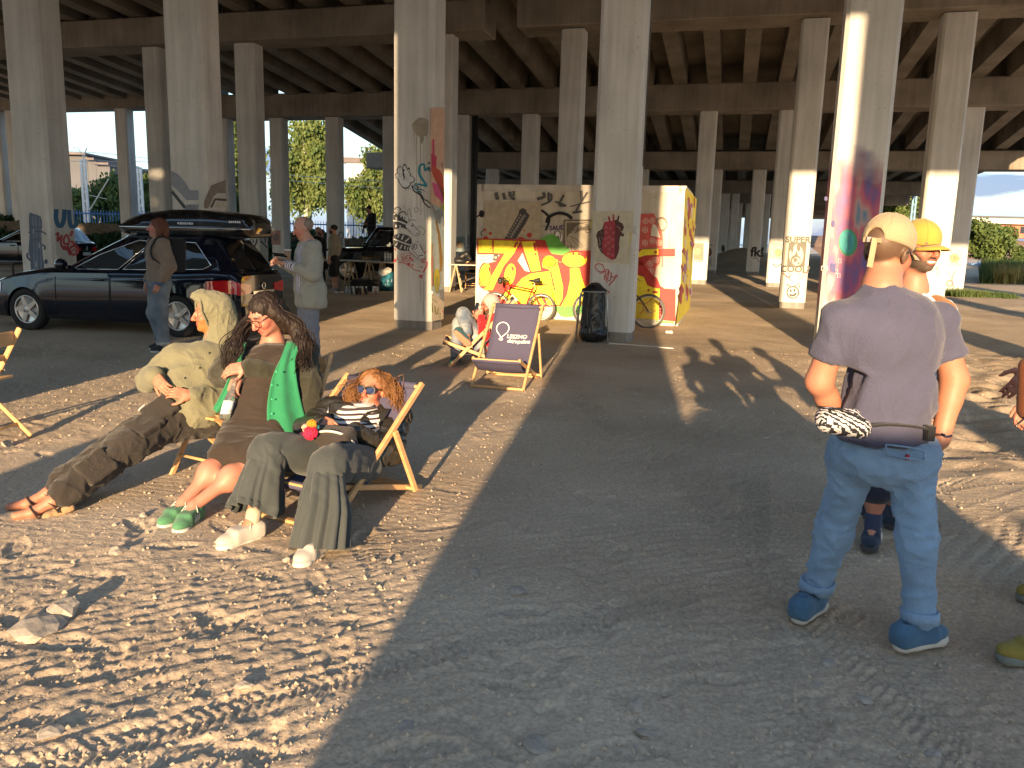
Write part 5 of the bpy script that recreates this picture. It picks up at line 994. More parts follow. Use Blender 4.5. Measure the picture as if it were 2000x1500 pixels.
# ================================================================== bicycles
mat('bike_red',(.50,.015,.012),.3,.06,6,coat=.7); mat('bike_dark',(.02,.02,.022),.35,.1,6,coat=.5); mat('rubber_grey',(.10,.095,.085),.8,.2,20); mat('white_paint',(.7,.7,.68),.4,.05,5); mat('saddle',(.02,.02,.02),.6,.1,9)
def bicycle(label,loc,rz,fm,rw=.335,wb=1.05,tilt=.0,cube=False,sc=1.,hbag=False):
    T=thing('bicycle',label,'bicycle',loc,rz); T.scale=(sc,sc,sc); T.rotation_euler=(tilt,0,rz)
    B=np.array([-.05,0,.29]); ST=np.array([-.24,0,.80]); HT=np.array([.37,0,.86]); HB=np.array([.415,0,.72]); RA=np.array([-.43,0,rw]); FA=np.array([wb-.43,0,rw])
    f=MB(); f.tube([HT-[.0,0,.02],ST-[-.02,0,.06]],.018,10); f.tube([HB,B],.022,10); f.tube([B,ST],.018,10); f.tube([HT+[-.01,0,.03],HB+[.01,0,-.03]],.021,10)
    for s in (.05,-.05): f.tube([ST-[-.03,0,.09],RA+[0,s,0]],.010,8); f.tube([B+[0,s*.6,0],RA+[0,s,0]],.011,8)
    f.build('frame',fm,T)
    f=MB()
    for s in (.05,-.05): f.tube([HB+[.01,s,-.06],HB*.45+FA*.55+[.01,s,0],FA+[0,s,0]],[.016,.017,.012],8)
    f.bar(HB+[.01,-.06,-.06],HB+[.01,.06,-.06],.03,.03); f.build('fork',M['bike_dark'],T)
    for nm,c in (('front_wheel',FA),('rear_wheel',RA)):
        w=MB(); w.ring(c,rw-.022,.024,(0,1,0),44,8); o=w.build(nm,M['rubber_grey'],T); r=MB(); r.ring(c,rw-.05,.011,(0,1,0),44,6); r.cyl(c-[0,.04,0],c+[0,.04,0],.02,10); r.build('rim',M['alloy'],o)
        s_=MB()
        for k in range(24): a=2*math.pi*k/24; s_.tube([c+[0,.03*(-1)**k,0],c+np.array([math.cos(a+.25*(-1)**k),0,math.sin(a+.25*(-1)**k)])*(rw-.05)],.0022,4,False)
        s_.build('spokes',M['alloy'],o)
    h=MB(); S_=HT+[-.02,0,.07]; h.tube([HT,S_,S_+[.07,0,.03]],.014,8); h.tube([S_+[.06,-.30,.04],S_+[.07,-.1,.03],S_+[.07,.1,.03],S_+[.06,.30,.04]],.012,8)
    for s in (-1,1): h.tube([S_+[.06,s*.20,.04],S_+[.05,s*.32,.04]],.017,8); h.tube([S_+[.08,s*.17,.03],S_+[.13,s*.22,.01]],.006,6)
    h.build('handlebar',M['bike_dark'],T)
    s=MB(); s.tube([ST-[.0,0,.05],ST+[-.03,0,.13]],.013,8); s.build('seat_post',M['alloy'],T)
    s=MB(); q=ST+[-.03,0,.15]; s.tube([q+[-.13,0,.02],q+[-.08,0,.012],q+[.02,0,0],q+[.14,0,-.005]],[.05,.062,.036,.018],10); s.build('saddle',M['saddle'],T)
    k=MB(); k.lathe(B-[0,.06,0],[(.001,-.004),(.088,-.004),(.088,.004),(.001,.004)],24,(0,1,0)); k.tube([B-[0,.07,0],B+[.1,-.08,-.14]],.011,6); k.tube([B+[0,.07,0],B+[-.1,.08,.14]],.011,6); k.bar(B+[.1,-.08,-.14],B+[.1,-.17,-.14],.09,.025); k.bar(B+[-.1,.08,.14],B+[-.1,.17,.14],.09,.025); k.tube([B+[0,-.06,.085],RA+[0,-.055,.04]],.004,5); k.tube([B+[0,-.06,-.085],RA+[0,-.055,-.04]],.004,5); k.lathe(RA-[0,.055,0],[(.001,-.01),(.045,-.01),(.03,.012),(.001,.012)],18,(0,1,0)); k.build('crankset',M['bike_dark'],T)
    if hbag: g=MB(); rr=random.Random(2); [g.lathe(S_+[.12+.05*rr.random(),-.1+.2*rr.random(),-.03+.09*rr.random()],[(.001,-.05),(.05,-.03),(.06,.02),(.03,.06),(.001,.07)],9,(rr.random(),rr.random(),1)) for _ in range(6)]; g.build('lamp_cluster',M['bike_dark'],T)
    if cube:
        d=(HB-B); L_=np.linalg.norm(d); d/=L_; up=np.cross(d,[0,1,0]); w=MB(); me=text_mesh('CUBE',.075,bold=.004); 
        for s in (1,-1): text_on(me,w,(HB+B)/2+np.array([0,s*.0245,0])+d*0.03,-d*s*(1 if s>0 else 1),np.cross([0,s,0],-d*s),(0,0,0))
        w.build('lettering',M['white_paint'],T)
    return T
_f=G(960,623); _r=G(1056,627); d=(_f-_r)[:2]; d/=np.linalg.norm(d)
_s=.87; _w=cp(0,-.33,0); _c=_r[:2]+d*.43*_s
bicycle('red mountain bike leaning on the container behind the deck chairs',(_c[0],min(_c[1],_w[1]+.0),gz(0,15)+.0),math.atan2(d[1],d[0]),M['bike_red'],wb=1.08,tilt=R(-4),cube=True,sc=_s,hbag=True)
_f=G(1260,641); _r=G(1137,637); d=(_f-_r)[:2]; d/=np.linalg.norm(d); _c=_f[:2]-d*.65
bicycle('dark bike leaning on the container behind the heart poster column',(_c[0],_c[1],gz(0,15)),math.atan2(d[1],d[0]),M['bike_dark'],wb=1.12,tilt=R(3))
bicycle('black bicycle cut off at the left frame edge beside the estate car bonnet',(-10.05,15.0,gz(0,15)),R(205),M['bike_dark'],tilt=R(3))
_q=A(-10,519,18); TB=thing('side_table','black-topped table at the left frame edge behind the bicycle','table',(_q[0],18,gz(0,18))); mb=MB(); mb.box((0,0,.80),(1.3,.7,.06),bev=.01); mb.build('tabletop',M['black_plastic'],TB)
for sx in (-.58,.58):
    for sy in (-.3,.3): mb=MB(); mb.bar((sx,sy,0),(sx,sy,.77),.04,.04); mb.build('leg',M['black_plastic'],TB)
# ================================================================== deck chairs and folding chairs
mat('chair_wood',(.56,.33,.15),.45,.14,4,.08,30,stretch=(1,1,6)); mat('sling_navy',(.070,.065,.115),.85,.08,60,.15,300); mat('white_print',(.72,.70,.66),.7,.04,5); mat('rope',(.6,.52,.42),.9,.1,30); mat('steel',(.30,.31,.33),.4,.1,9,metal=.8)
SL=[(.80,.865),(.70,.70),(.58,.50),(.44,.31),(.30,.20),(.16,.185),(.04,.24),(-.06,.325)]
def deck_chair(label,loc,rz,group,logo=False,sling=SL,sag=0):
    T=thing('deck_chair',label,'deck chair',loc,rz,group); w=.30; t=.042
    for s in (1,-1): mb=MB(); mb.bar((s*w,0,.015),(s*w,.825,.89),.028,t,bev=.006); mb.build('back_rail',M['chair_wood'],T)
    for s in (1,-1): mb=MB(); mb.bar((s*(w-.035),-.08,.345),(s*(w-.035),.86,.02),.028,t,bev=.006); mb.build('seat_rail',M['chair_wood'],T)
    for s in (1,-1): mb=MB(); mb.bar((s*(w+.032),.52,.585),(s*(w+.032),.72,.05),.024,.04,bev=.006); mb.build('prop',M['chair_wood'],T)
    for a,b in (((-w,.0,.02),(w,0,.02)),((-w,.80,.865),(w,.80,.865)),((-w+.03,-.065,.335),(w-.03,-.065,.335)),((-w+.03,.85,.025),(w-.03,.85,.025)),((-w-.03,.71,.075),(w+.03,.71,.075))):
        mb=MB(); mb.bar(a,b,.04,.026,bev=.005); mb.build('crossbar',M['chair_wood'],T)
    C_=catmull(sling,6); V=[];N=8
    for y,z in C_:
        for k in range(N+1):
            x=-w+.03+(2*w-.06)*k/N; V.append((x,y,z-.015*(1-(2*k/N-1)**2)))
    m=N+1; F=[(i*m+k,i*m+k+1,(i+1)*m+k+1,(i+1)*m+k) for i in range(len(C_)-1) for k in range(N)]; o=link('sling',np_mesh('sling',V,F),M['sling_navy'],T); mo=o.modifiers.new('thick','SOLIDIFY'); mo.thickness=.006; mo.offset=0
    for y,z in (sling[0],sling[-1]): mb=MB(); mb.tube([(-w+.03,y,z),(w-.03,y,z)],.028,10); mb.build('hem',M['sling_navy'],T)
    mb=MB()
    for x in (-.24,-.19,-.14): mb.tube([(x,.84,.05),(x+.01,.80,.10),(x+.03,.78,.05)],.008,6)
    mb.build('rope_end',M['rope'],T)
    if logo:
        a=np.array([0,sling[0][0],sling[0][1]]); b=np.array([0,sling[3][0],sling[3][1]]); ey=(a-b)/np.linalg.norm(a-b); n=np.cross([1,0,0],ey)
        if n[1]>0: n=-n
        # print follows the sling surface
        def on(x,s):                          # s metres down from the top
            y=[p[0] for p in C_]; z=[p[1] for p in C_]; L_=np.concatenate([[0],np.cumsum(np.hypot(np.diff(y),np.diff(z)))]); k=(x+w-.03)/(2*w-.06); return np.array([x,np.interp(s,L_,y),np.interp(s,L_,z)-.015*(1-(2*k-1)**2)])+n*.007
        g=MB(); pts=[(-.135+.068*math.sin(t)*(1 if t<0 else 1),.285-.085*math.cos(t)) for t in np.linspace(-2.5,2.5,26)]
        pts=[(-.135+.075*math.sin(t),.29-.08*math.cos(t)) for t in np.linspace(-2.35,2.35,26)]; pts=[(-.118,.425)]+pts+[(-.15,.425)]
        a_,b_=ribbon2(pts,.011); g.add([on(*p) for p in a_]+[on(*p) for p in b_],[(i,i+1,len(pts)+i+1,len(pts)+i) for i in range(len(pts)-1)])
        kn=[(-.134+.022*math.cos(t),.428+.014*math.sin(t)) for t in np.linspace(0,6.283,16)]; a_,b_=ribbon2(kn,.008); g.add([on(*p) for p in a_]+[on(*p) for p in b_],[(i,i+1,16+i+1,16+i) for i in range(15)])
        for tx,x,s,sz in (('LESZNO',.055,.385,.066),('dla',-.02,.445,.058),('України',.115,.450,.058)):
            me=text_mesh(tx,sz,bold=.0016); g.add([on(x+v.co.x,s-v.co.y) for v in me.vertices],[tuple(p.vertices) for p in me.polygons])
        g.build('lettering',M['white_print'],T)
    return T
def chair_pose(bl,br): d=(br-bl)[:2]; rz=math.atan2(d[1],d[0]); c=(bl+br)/2; return (c[0],c[1],c[2]),rz
_a=G(925,757); _b=G(1018,764)
_l,_z=chair_pose(_a,_b); DG='navy deck chairs'
deck_chair('empty navy deck chair with a white balloon print',_l,_z,DG,logo=True)
DC3=deck_chair('navy deck chair under the man in the red hoodie',(-.82,10.45,0),R(-88),DG)
DC2L=(-.87,4.55,0); DC2=deck_chair('navy deck chair under the curly-haired woman',DC2L,R(-22),DG)
def folding_chair(label,loc,rz,group,back=True):
    T=thing('folding_chair',label,'folding chair',loc,rz,group); w=.21
    for s in (1,-1): mb=MB(); mb.bar((s*w,-.24,0),(s*w,.26,.86),.022,.042,bev=.008); mb.build('back_leg',M['chair_wood'],T)
    for s in (1,-1): mb=MB(); mb.bar((s*(w-.03),-.16,.46),(s*(w-.03),.30,0),.022,.042,bev=.008); mb.build('front_leg',M['chair_wood'],T)
    mb=MB()
    for i in range(6): mb.box((0,-.17+.065*i,.455+.004*i),(.40,.05,.016))
    mb.build('seat',M['chair_wood'],T)
    for z,h in ((.78,.11),(.62,.05)): mb=MB(); y=-.24+.5*z/.86; mb.box((0,y-.005,z),(.40,.018,h),bev=.006); mb.build('backrest',M['chair_wood'],T)
    for y,z in ((-.155,.145),(.20,.10)): mb=MB(); mb.tube([(-w,y,z),(w,y,z)],.011,8); mb.build('rung',M['chair_wood'],T)
    for s in (1,-1):
        mb=MB(); mb.prism([(s*(w+.013),.0,.50),(s*(w+.013),.10,.50),(s*(w+.013),.09,.58),(s*(w+.013),.05,.60)],(s*.004,0,0)); mb.build('bracket',M['steel'],T)
    return T
FG='wooden folding chairs'
folding_chair('empty wooden folding chair cut off at the left frame edge',(-4.13,6.05,0),R(-94),FG)
# ================================================================== bin stand
mat('bag_black',(.012,.013,.016),.3,.2,6,.1,7,spec=.5); mat('galv',(.45,.46,.47),.4,.1,9,metal=.7)
_q=G(1160,668); BN=thing('bin_stand','black rubbish bag hanging in a metal tube stand by the heart column','bin',(_q[0]-.02,_q[1]+.12,0)); mb=MB()
for (a,b_) in (((-.24,-.16),(-.30,-.20)),((.20,-.16),(.24,-.22)),((-.20,.16),(-.26,.22)),((.20,.16),(.26,.22))): mb.tube([(b_[0],b_[1],0),(a[0],a[1],.80),(a[0]*.8,a[1]*.8,.84)],.013,8)
mb.ring((0,0,.84),.2,.013,(0,0,1),30,8); mb.build('stand',M['galv'],BN)
mb=MB(); mb.lathe((0,0,.84),[(.001,.0),(.21,.0),(.215,.02),(.19,.045),(.05,.055),(.001,.055)],28); mb.box((0,.0,.91),(.09,.03,.025)); mb.build('lid',M['black_plastic'],BN)
V,F=sdf([cap((0,0,.16),(0,0,.80),.21,.175,.05),ell((.04,0,.13),(.24,.2,.13),k=.06)],.012); V=folds(V,F,[((0,0,1),.06,.012,12),((.2,0,1),.03,.005,9)],3); link('bag',np_mesh('bag',V,F),M['bag_black'],BN)
# ================================================================== work tables, spray cans, bags
mat('trestle_wood',(.42,.29,.16),.6,.15,4); mat('board_pale',(.40,.38,.34),.6,.1,3)
def trestle(parent,x,y):
    for s in (-1,1):
        mb=MB()
        for e in (-.32,.32): mb.bar((x+s*.18,y+e,0),(x+s*.02,y+e*.9,.74),.035,.04)
        mb.bar((x+s*.15,y-.32,.16),(x+s*.15,y+.32,.16),.03,.04); mb.bar((x+s*.09,y-.3,.44),(x+s*.09,y+.3,.44),.03,.04); mb.bar((x+s*.02,y-.34,.74),(x+s*.02,y+.34,.74),.04,.05); mb.build('trestle',M['trestle_wood'],parent)
def work_table(label,loc,rz,L_,xs):
    T=thing('work_table',label,'table',loc,rz,'trestle work tables'); mb=MB(); mb.box((0,0,.785),(L_,.72,.035),bev=.004); mb.build('tabletop',M['board_pale'],T)
    for x in xs: trestle(T,x,0)
    return T
_q=G(700,562); Yt=_q[1]+.2; x0=A(632,520,Yt)[0]; x1=A(740,520,Yt)[0]
work_table('long pale trestle table before the old black car',((x0+x1)/2,Yt,gz(0,Yt)),0,x1-x0,(-.45*(x1-x0)+.2,0,.45*(x1-x0)-.2))
x2=A(790,520,Yt-.6)[0]; work_table('trestle table partly hidden by the bird column',((x1+x2)/2,Yt-.7,gz(0,Yt)),R(3),x2-x1,(-.2,.25))
_q=G(905,572); work_table('trestle table in the shade right of the bird column',(_q[0]+.1,_q[1]+.5,gz(0,_q[1])),R(2),1.15,(-.35,.4))
_q=G(917,568); folding_chair('dark wooden chair standing by the shaded trestle table',(_q[0],_q[1]+1.2,gz(0,_q[1])),R(180),FG)
_q=A(886,517,22); mb=MB(); 
V,F=sdf([ell((0,0,.1),(.22,.15,.1),k=.05),cap((-.1,0,.15),(.2,0,.3),.06,.07,.05),cap((.2,0,.3),(.3,0,.15),.07,.05,.05)],.02); o=link('cloth_bundle',np_mesh('cloth_bundle',V,F),M['black_plastic']); o.location=(_q[0]+.05,G(905,572)[1]+.55,gz(0,22)+.803); tag(o,'black bundle on the shaded trestle table','bundle')
cancols=[(.35,.42,.50),(.55,.55,.56),(.08,.09,.12),(.50,.52,.55),(.03,.03,.035),(.05,.05,.06),(.55,.42,.26),(.06,.06,.07),(.60,.60,.60),(.55,.35,.3),(.45,.47,.5)]
def can(loc,c,label,grp='spray cans',lying=False):
    T=thing('spray_can',label,'spray can',loc,0,grp); 
    if lying: T.rotation_euler=(R(90),0,.5)
    nm='can_%d_%d'%(c[0]*100,c[2]*100); m=M.get(nm) or mat(nm,c,.3,.05,5,metal=.3); mb=MB(); mb.lathe((0,0,0),[(.001,0),(.033,0),(.033,.17),(.022,.19),(.001,.19)],14); mb.build('can_body',m,T); mb=MB(); mb.lathe((0,0,.19),[(.001,0),(.026,0),(.026,.045),(.001,.05)],14); mb.build('cap',M['white_paint'],T); return T
names=['pale blue','silver','dark blue','steel grey','black','charcoal','tan','dark','white','reddish','grey']
for i,px in enumerate((677,682,688,691,697,703,708,715,729,733,737)):
    q=G(px,576); can((q[0],q[1]+.02*(i%3),q[2]-.01),cancols[i],('%s spray can on the ground, can %s in the row left to right'%(names[i],['first','second','third','fourth','fifth','sixth','seventh','eighth','ninth','tenth','last'][i])))
for i,px in enumerate((655,665)): q=G(px,572); can((q[0],q[1],q[2]+.02),(.6,.6,.6),('white can lying on the ground, left of the other lying can','white can lying on the ground, nearer the standing cans')[i],lying=True)
for i,px in enumerate((753,762,758)):
    q=A(px,517,Yt-.7); can((q[0],Yt-.75+.1*(i%2),gz(0,Yt)+.803),cancols[(1,3,8)[i]],('left','right','rear')[i]+' spray can on the table end beside the bird column')
mat('bag_blue',(.02,.10,.17),.25,.3,8,.6,12,col2=(.05,.25,.32)); mat('tissue',(.6,.58,.54),.8,.1,9); mat('bag_cloth',(.015,.015,.018),.7,.2,9,.4,30)
q=G(757,570); V,F=sdf([ell((0,0,.2),(.34,.26,.22),k=.1),ell((.05,0,.38),(.26,.2,.16),k=.1)],.022); V=folds(V,F,[((0,0,1),.1,.04,3)],5); o=link('plastic_bag',np_mesh('plastic_bag',V,F),M['bag_blue']); o.location=(q[0],q[1]+.35,q[2]-.02); tag(o,'crumpled blue plastic bag on the ground by the bird column','bag')
V,F=sdf([ell((0,0,.1),(.16,.14,.1),k=.1),ell((.12,0,.16),(.1,.1,.07),k=.05)],.018); V=folds(V,F,[((1,0,.3),.06,.03,2)],6); o=link('paper_heap',np_mesh('paper_heap',V,F),M['tissue']); o.location=(q[0]-.15,q[1]+.36,q[2]+.42); tag(o,'crumpled white paper lying on the blue plastic bag','paper')
q=G(708,572); V,F=sdf([rbx((0,0,.16),(.34,.16,.12),rd=.05,k=.05),cap((-.3,0,.25),(.3,0,.27),.05,.05,.08)],.022); V=folds(V,F,[((1,0,0),.1,.03,3)],8); o=link('holdall',np_mesh('holdall',V,F),M['bag_cloth']); o.location=(q[0],q[1]+.5,q[2]-.02); tag(o,'black holdall standing behind the spray cans','bag')
# ================================================================== stones and litter
mat('stone',(.33,.29,.245),.9,.2,8,.6,25); 
def stone(px,py,s,label,seed,flat=.6,dz=0):
    q=G(px,py); r=np.random.default_rng(seed); bm=bmesh.new(); bmesh.ops.create_icosphere(bm,subdivisions=2,radius=1); V=np.array([v.co for v in bm.verts]); F=[[v.index for v in f.verts] for f in bm.faces]; bm.free()
    V=V*(1+.38*vnoise(V*1.3+seed*3,seed)+.22*vnoise(V*2.9+seed,seed+1))[:,None]*np.array([1.15,.85,flat])*s*.82; o=link('stone',np_mesh('stone',V,F,False),M['stone']); 
    z=ground_height(np.array([q[0]]),np.array([q[1]]))[0]; o.location=(q[0],q[1],z+s*flat*.25); o.rotation_euler.z=seed; tag(o,label,'stone',group='loose stones')
for i,a in enumerate(((125,1207,.075,'largest rough stone in the sun at lower left',.8),(75,1232,.14,'flat broad stone half sunk at lower left, nearest the left edge',.28),(15,865,.05,'round stone under the left folding chair',.8),(1010,1170,.05,'pale stone in the shade, left of centre below the deck chairs',.5),(928,1127,.045,'flat pale stone near the shade edge',.4),(982,1215,.03,'small stone in the shade beside the pale one',.5),(1240,1393,.04,'cube-like grey stone in the shaded foreground',.8),(1045,1466,.05,'flat stone with a dark rim at the bottom centre',.35),(1262,1443,.035,'small light stone at the bottom, right of the rimmed one',.6),(795,1428,.06,'buried flat stone near the shade edge at the bottom',.35),(1620,1295,.035,'stone in front of the man in blue trousers',.5),(1688,1367,.03,'small stone at the lower right',.5),(1820,1470,.03,'pale pebble at the lower right corner',.6),(905,1290,.03,'little stone among grit in the shade',.6),(1600,1337,.028,'small light pebble left of the lower right stones',.5),(478,1352,.035,'sunlit pebble at lower left centre',.6),(230,1085,.045,'stone in the sun below the sandals',.6),(282,1010,.03,'pebble left of the green shoes',.7),(560,1100,.022,'pebble beside the white shoes',.7),(100,1440,.05,'brownish flat stone at the bottom left',.4),(760,1105,.022,'pebble right of the wide trouser hem',.7),(1190,675,.05,'grey lump by the rubbish bag',.5))): stone(a[0],a[1],a[2],a[3],i+1,a[4])
def grit():
    r=np.random.default_rng(77); n=20000; Y=1.7+11*r.random(n)**1.9; X=(r.random(n)*2-1)*(.72*Y+.3); Z=ground_height(X,Y); s=.0024+.0090*r.random(n)**4
    base=np.array([(1,0,0),(-1,0,0),(0,1,0),(0,-1,0),(0,0,1),(0,0,-1)],float); F0=np.array([(0,2,4),(2,1,4),(1,3,4),(3,0,4),(2,0,5),(1,2,5),(3,1,5),(0,3,5)])
    V=(np.stack([X,Y,Z+s*.25],1)[:,None,:]+base[None]*(s[:,None,None]*(.6+.8*r.random((n,6,1)))))*1.0; F=(F0[None]+6*np.arange(n)[:,None,None]).reshape(-1,3); o=link('grit',np_mesh('grit',V.reshape(-1,3),F,False),[M['dirt'],M['stone']]); o.data.polygons.foreach_set('material_index',np.repeat((np.arange(n)%24==0).astype(np.int32),8)); tag(o,'loose grit and small pebbles scattered over the dirt','grit',kind='stuff')
grit()
mat('litter',(.6,.58,.54),.8,.1,9)
for i,(px,py,l) in enumerate(((1307,652,'crumpled white paper scrap on the ground right of the heart column'),(980,1215,''),(1497,858,'pale straw on the ground left of the man in blue'))):
    if not l: continue
    q=G(px,py); mb=MB()
    if i==0:
        r=random.Random(5)
        for _ in range(7): mb.lathe(q+[r.uniform(-.05,.05),r.uniform(-.03,.03),.03],[(.001,-.03),(.03,-.01),(.035,.01),(.001,.03)],6,(r.random(),r.random(),.5))
    else: mb.tube([q+[-.05,-.02,.012],q+[0,0,.016],q+[.05,.03,.012]],.003,5)
    o=mb.build('litter',M['litter']); tag(o,l,'litter')
q0=G(1190,672); q1=G(1315,682); mb=MB(); mb.tube(catmull([q0+[0,0,.012],(q0+q1)/2+[0,.03,.012],q1+[0,0,.012]],8),.008,6); o=mb.build('white_cord',M['white_paint']); tag(o,'thin white cord lying on the ground by the heart column','cord')
# ================================================================== people
SKIN=(.38,.17,.12)
mat('skin',SKIN,.5,.06,30,.15,220,attr=True,spec=.4); M['skin'].node_tree.nodes['Principled BSDF'].inputs['Subsurface Weight'].default_value=.06; M['skin'].node_tree.nodes['Principled BSDF'].inputs['Subsurface Radius'].default_value=(.02,.008,.004)
def cloth(name,col,rough=.88,var=.1,sc=9,bump=.45,bsc=160,**k):
    return M.get(name) or mat(name,col,rough,var,sc,bump,bsc,sheen=k.pop('sheen',.15),spec=.25,**k)
def nrm(v): v=np.array(v,float); return v/np.linalg.norm(v)
def head_prims(c,f,u,o={}):
    B=basis(f,u); s=o.get('s',1.); w=lambda x,y,z: np.array(c)+B@(np.array([x,y,z])*s); E=lambda p,r,k=.012,neg=False,e=None: ell(w(*p),np.array(r)*s,B if e is None else B@e,k*s,neg)
    P=[E((0,-.018,.036),(.078,.100,.086),.02),E((0,.028,-.028),(.064,.070,.088),.03),E((0,.040,-.078),(.048+o.get('jaw',0),.048,.036),.03),E((0,.076,-.101),(.021,.018,.016),.02)]
    for q in (-1,1): P+=[E((q*.040,.062,-.028),(.028,.032,.030),.02),E((q*.079,-.004,-.010),(.010,.022,.033),.008),E((q*.086,-.012,-.004),(.005,.013,.020),.006)]
    P+=[cap(w(-.040,.080,.030),w(.040,.080,.030),.013*s,None,.015)]
    for q in (-1,1): P+=[E((q*.033,.103,.006),(.019,.016,.012),.012,True)]
    for q in (-1,1): P+=[E((q*.033,.083,.005),(.0135,.0135,.0125),.003)]
    P+=[cap(w(0,.098,.014),w(0,.121,-.030),.0085*s,.0135*s,.010),E((-.012,.108,-.036),(.010,.010,.008),.006),E((.012,.108,-.036),(.010,.010,.008),.006)]
    P+=[cap(w(-.021,.090,-.062),w(.021,.090,-.062),.0075*s,None,.006),cap(w(-.017,.090,-.073),w(.017,.090,-.073),.0085*s,None,.006),cap(w(-.025,.094,-.0672),w(.025,.094,-.0672),.0022*s,None,.003) if False else E((0,.101,-.0675),(.024,.006,.0018),.003,True)]
    if o.get('smile'): P+=[E((0,.100,-.066),(.027,.010,.007),.003,True)]
    return P,w,B
def head_paint(c,f,u,o={}):
    B=basis(f,u); s=o.get('s',1.); w=lambda x,y,z: np.array(c)+B@(np.array([x,y,z])*s); sk=np.array(o.get('skin',SKIN)); Z=[]
    def a(p,r,col,sf=.4): Z.append((w(*p),np.array(r)*s,B,col,sf))
    red=sk*np.array([1.1,.78,.75])
    for q in (-1,1): a((q*.045,.075,-.03),(.03,.04,.03),red,.9)
    a((0,.12,-.03),(.02,.025,.02),red,.7)
    if o.get('hair_short'): 
        hc=o['hair_short']; a((0,-.075,.055),(.098,.09,.10),hc,.12); 
        for q in (-1,1): a((q*.078,-.03,.01),(.02,.04,.05),hc,.3)
    if o.get('beard'):
        b=o['beard']; a((0,.075,-.092),(.052,.05,.040),b,.35); a((0,.105,-.050),(.030,.02,.010),b,.4)
        for q in (-1,1): a((q*.058,.035,-.065),(.022,.045,.04),b,.4); a((q*.070,.005,-.03),(.014,.018,.04),b,.4)
    a((0,.10,-.067),(.026,.02,.013),o.get('lips',sk*np.array([.85,.45,.45])),.3)
    if o.get('smile'): a((0,.095,-.066),(.024,.012,.006),(.75,.70,.62),.15)
    for q in (-1,1):
        a((q*.034,.093,.033),(.022,.02,.0055),o.get('brow',(.12,.07,.04)),.5)
        if not o.get('closed'): a((q*.033,.096,.005),(.0125,.006,.0065),(.55,.52,.50),.15); a((q*.033,.097,.005),(.006,.006,.0065),(.05,.035,.03),.15)
        a((q*.033,.097,.0115),(.015,.010,.0028),(.06,.035,.03),.5)
    return Z
def hand_prims(w,d,back,side=1,curl=(.5,.5,.5),spread=1.,s=1.,thumb=None):
    """w wrist, d along the palm, back = normal of the hand's back, side=+1 thumb towards cross(d,back)"""
    d=nrm(d); b=np.array(back,float); b=nrm(b-d*(b@d)); x=np.cross(d,b)*side; P=[]; w=np.array(w,float)
    Rm=np.column_stack([x,d,b]); P.append(rbx(w+d*.052*s,np.array([.030,.040,.006])*s,Rm,.009*s,.012)); P.append(cap(w-d*.01*s,w+d*.03*s,.024*s,.023*s,.015))
    for i,(off,L_,r) in enumerate(((.030,.072,.0088),(.0105,.080,.0092),(-.0095,.074,.0088),(-.029,.058,.0078))):
        p=w+d*(.090-.004*abs(i-1))*s+x*off*s; a=0; q=p
        for j,f in enumerate((.45,.31,.24)):
            a+=curl[j]*(1+.06*i); v=d*math.cos(a)-b*math.sin(a)+x*off*.9*spread*math.cos(a); n=q+nrm(v)*L_*f*s; P.append(cap(q,n,r*s*(1-.08*j),r*s*(1-.08*(j+1)),.004)); q=n
    t=thumb if thumb is not None else (x*.75+d*.65-b*.25); t=nrm(t); p=w+d*.025*s+x*.026*s; q=p+t*.036*s; P.append(cap(p,q,.0135*s,.011*s,.012)); n=q+nrm(t+d*.5-b*.3)*.030*s; P.append(cap(q,n,.0108*s,.0095*s,.004)); P.append(cap(n,n+nrm(t*.4+d*.8-b*.4)*.024*s,.0095*s,.008*s,.004))
    return P
def limb(a,b,c,ra,rb,rc,k=.03): return [cap(a,b,ra,rb,k),cap(b,c,rb,rc,k)]
def body(T,J,o={},res=.006,hands=(),extra=(),paints=(),feet=True):
    s=o.get('s',1.); P,_,_=head_prims(J['hc'],J['hf'],J['hu'],o); hu=nrm(J['hu']); hf=nrm(J['hf'])
    P+=[cap(np.array(J['hc'])-hu*.075*s-hf*.022*s,J['nb'],.054*s,.060*s,.03)]
    P+=[cap(J['sL'],J['sR'],.05*s,None,.05),cap(J['nb'],J['ch'],.07*s,.10*s,.05),cap(J['ch'],J['pe'],.105*s,.105*s,.05)]
    for e in 'LR':
        P+=limb(J['s'+e],J['e'+e],J['w'+e],.042*s,.036*s,.025*s); P+=[ell(np.array(J['e'+e])*.7+np.array(J['w'+e])*.3,(.04*s,.04*s,.04*s),k=.04)]
        P+=limb(J['h'+e],J['k'+e],J['a'+e],.066*s,.048*s,.034*s); ca=np.array(J['k'+e])*.68+np.array(J['a'+e])*.32; P+=[ell(ca,(.05*s,.05*s,.06*s),k=.05)]
        if not feet: P+=[cap(J['a'+e],np.array(J['a'+e])*.6+np.array(J['t'+e])*.4+np.array([0,0,-.01]),.03*s,.024*s,.02)]
        if feet: P+=[cap(J['a'+e],np.array(J['t'+e])*.55+np.array(J['a'+e])*.45-np.array([0,0,.02]),.033*s,.03*s,.03),cap(np.array(J['t'+e])*.55+np.array(J['a'+e])*.45-np.array([0,0,.02]),J['t'+e],.030*s,.022*s,.02)]
    for h in hands: P+=h
    P+=list(extra); sk=o.get('skin',SKIN)
    return solid('body',P,res,M['skin'],T,True,paints=head_paint(J['hc'],J['hf'],J['hu'],o)+list(paints),base=sk)
def frame_of(J): x=nrm(np.array(J['sR'])-np.array(J['sL'])); z=np.array(J['nb'])-np.array(J['pe']); z=nrm(z-x*(z@x)); return x,np.cross(z,x),z
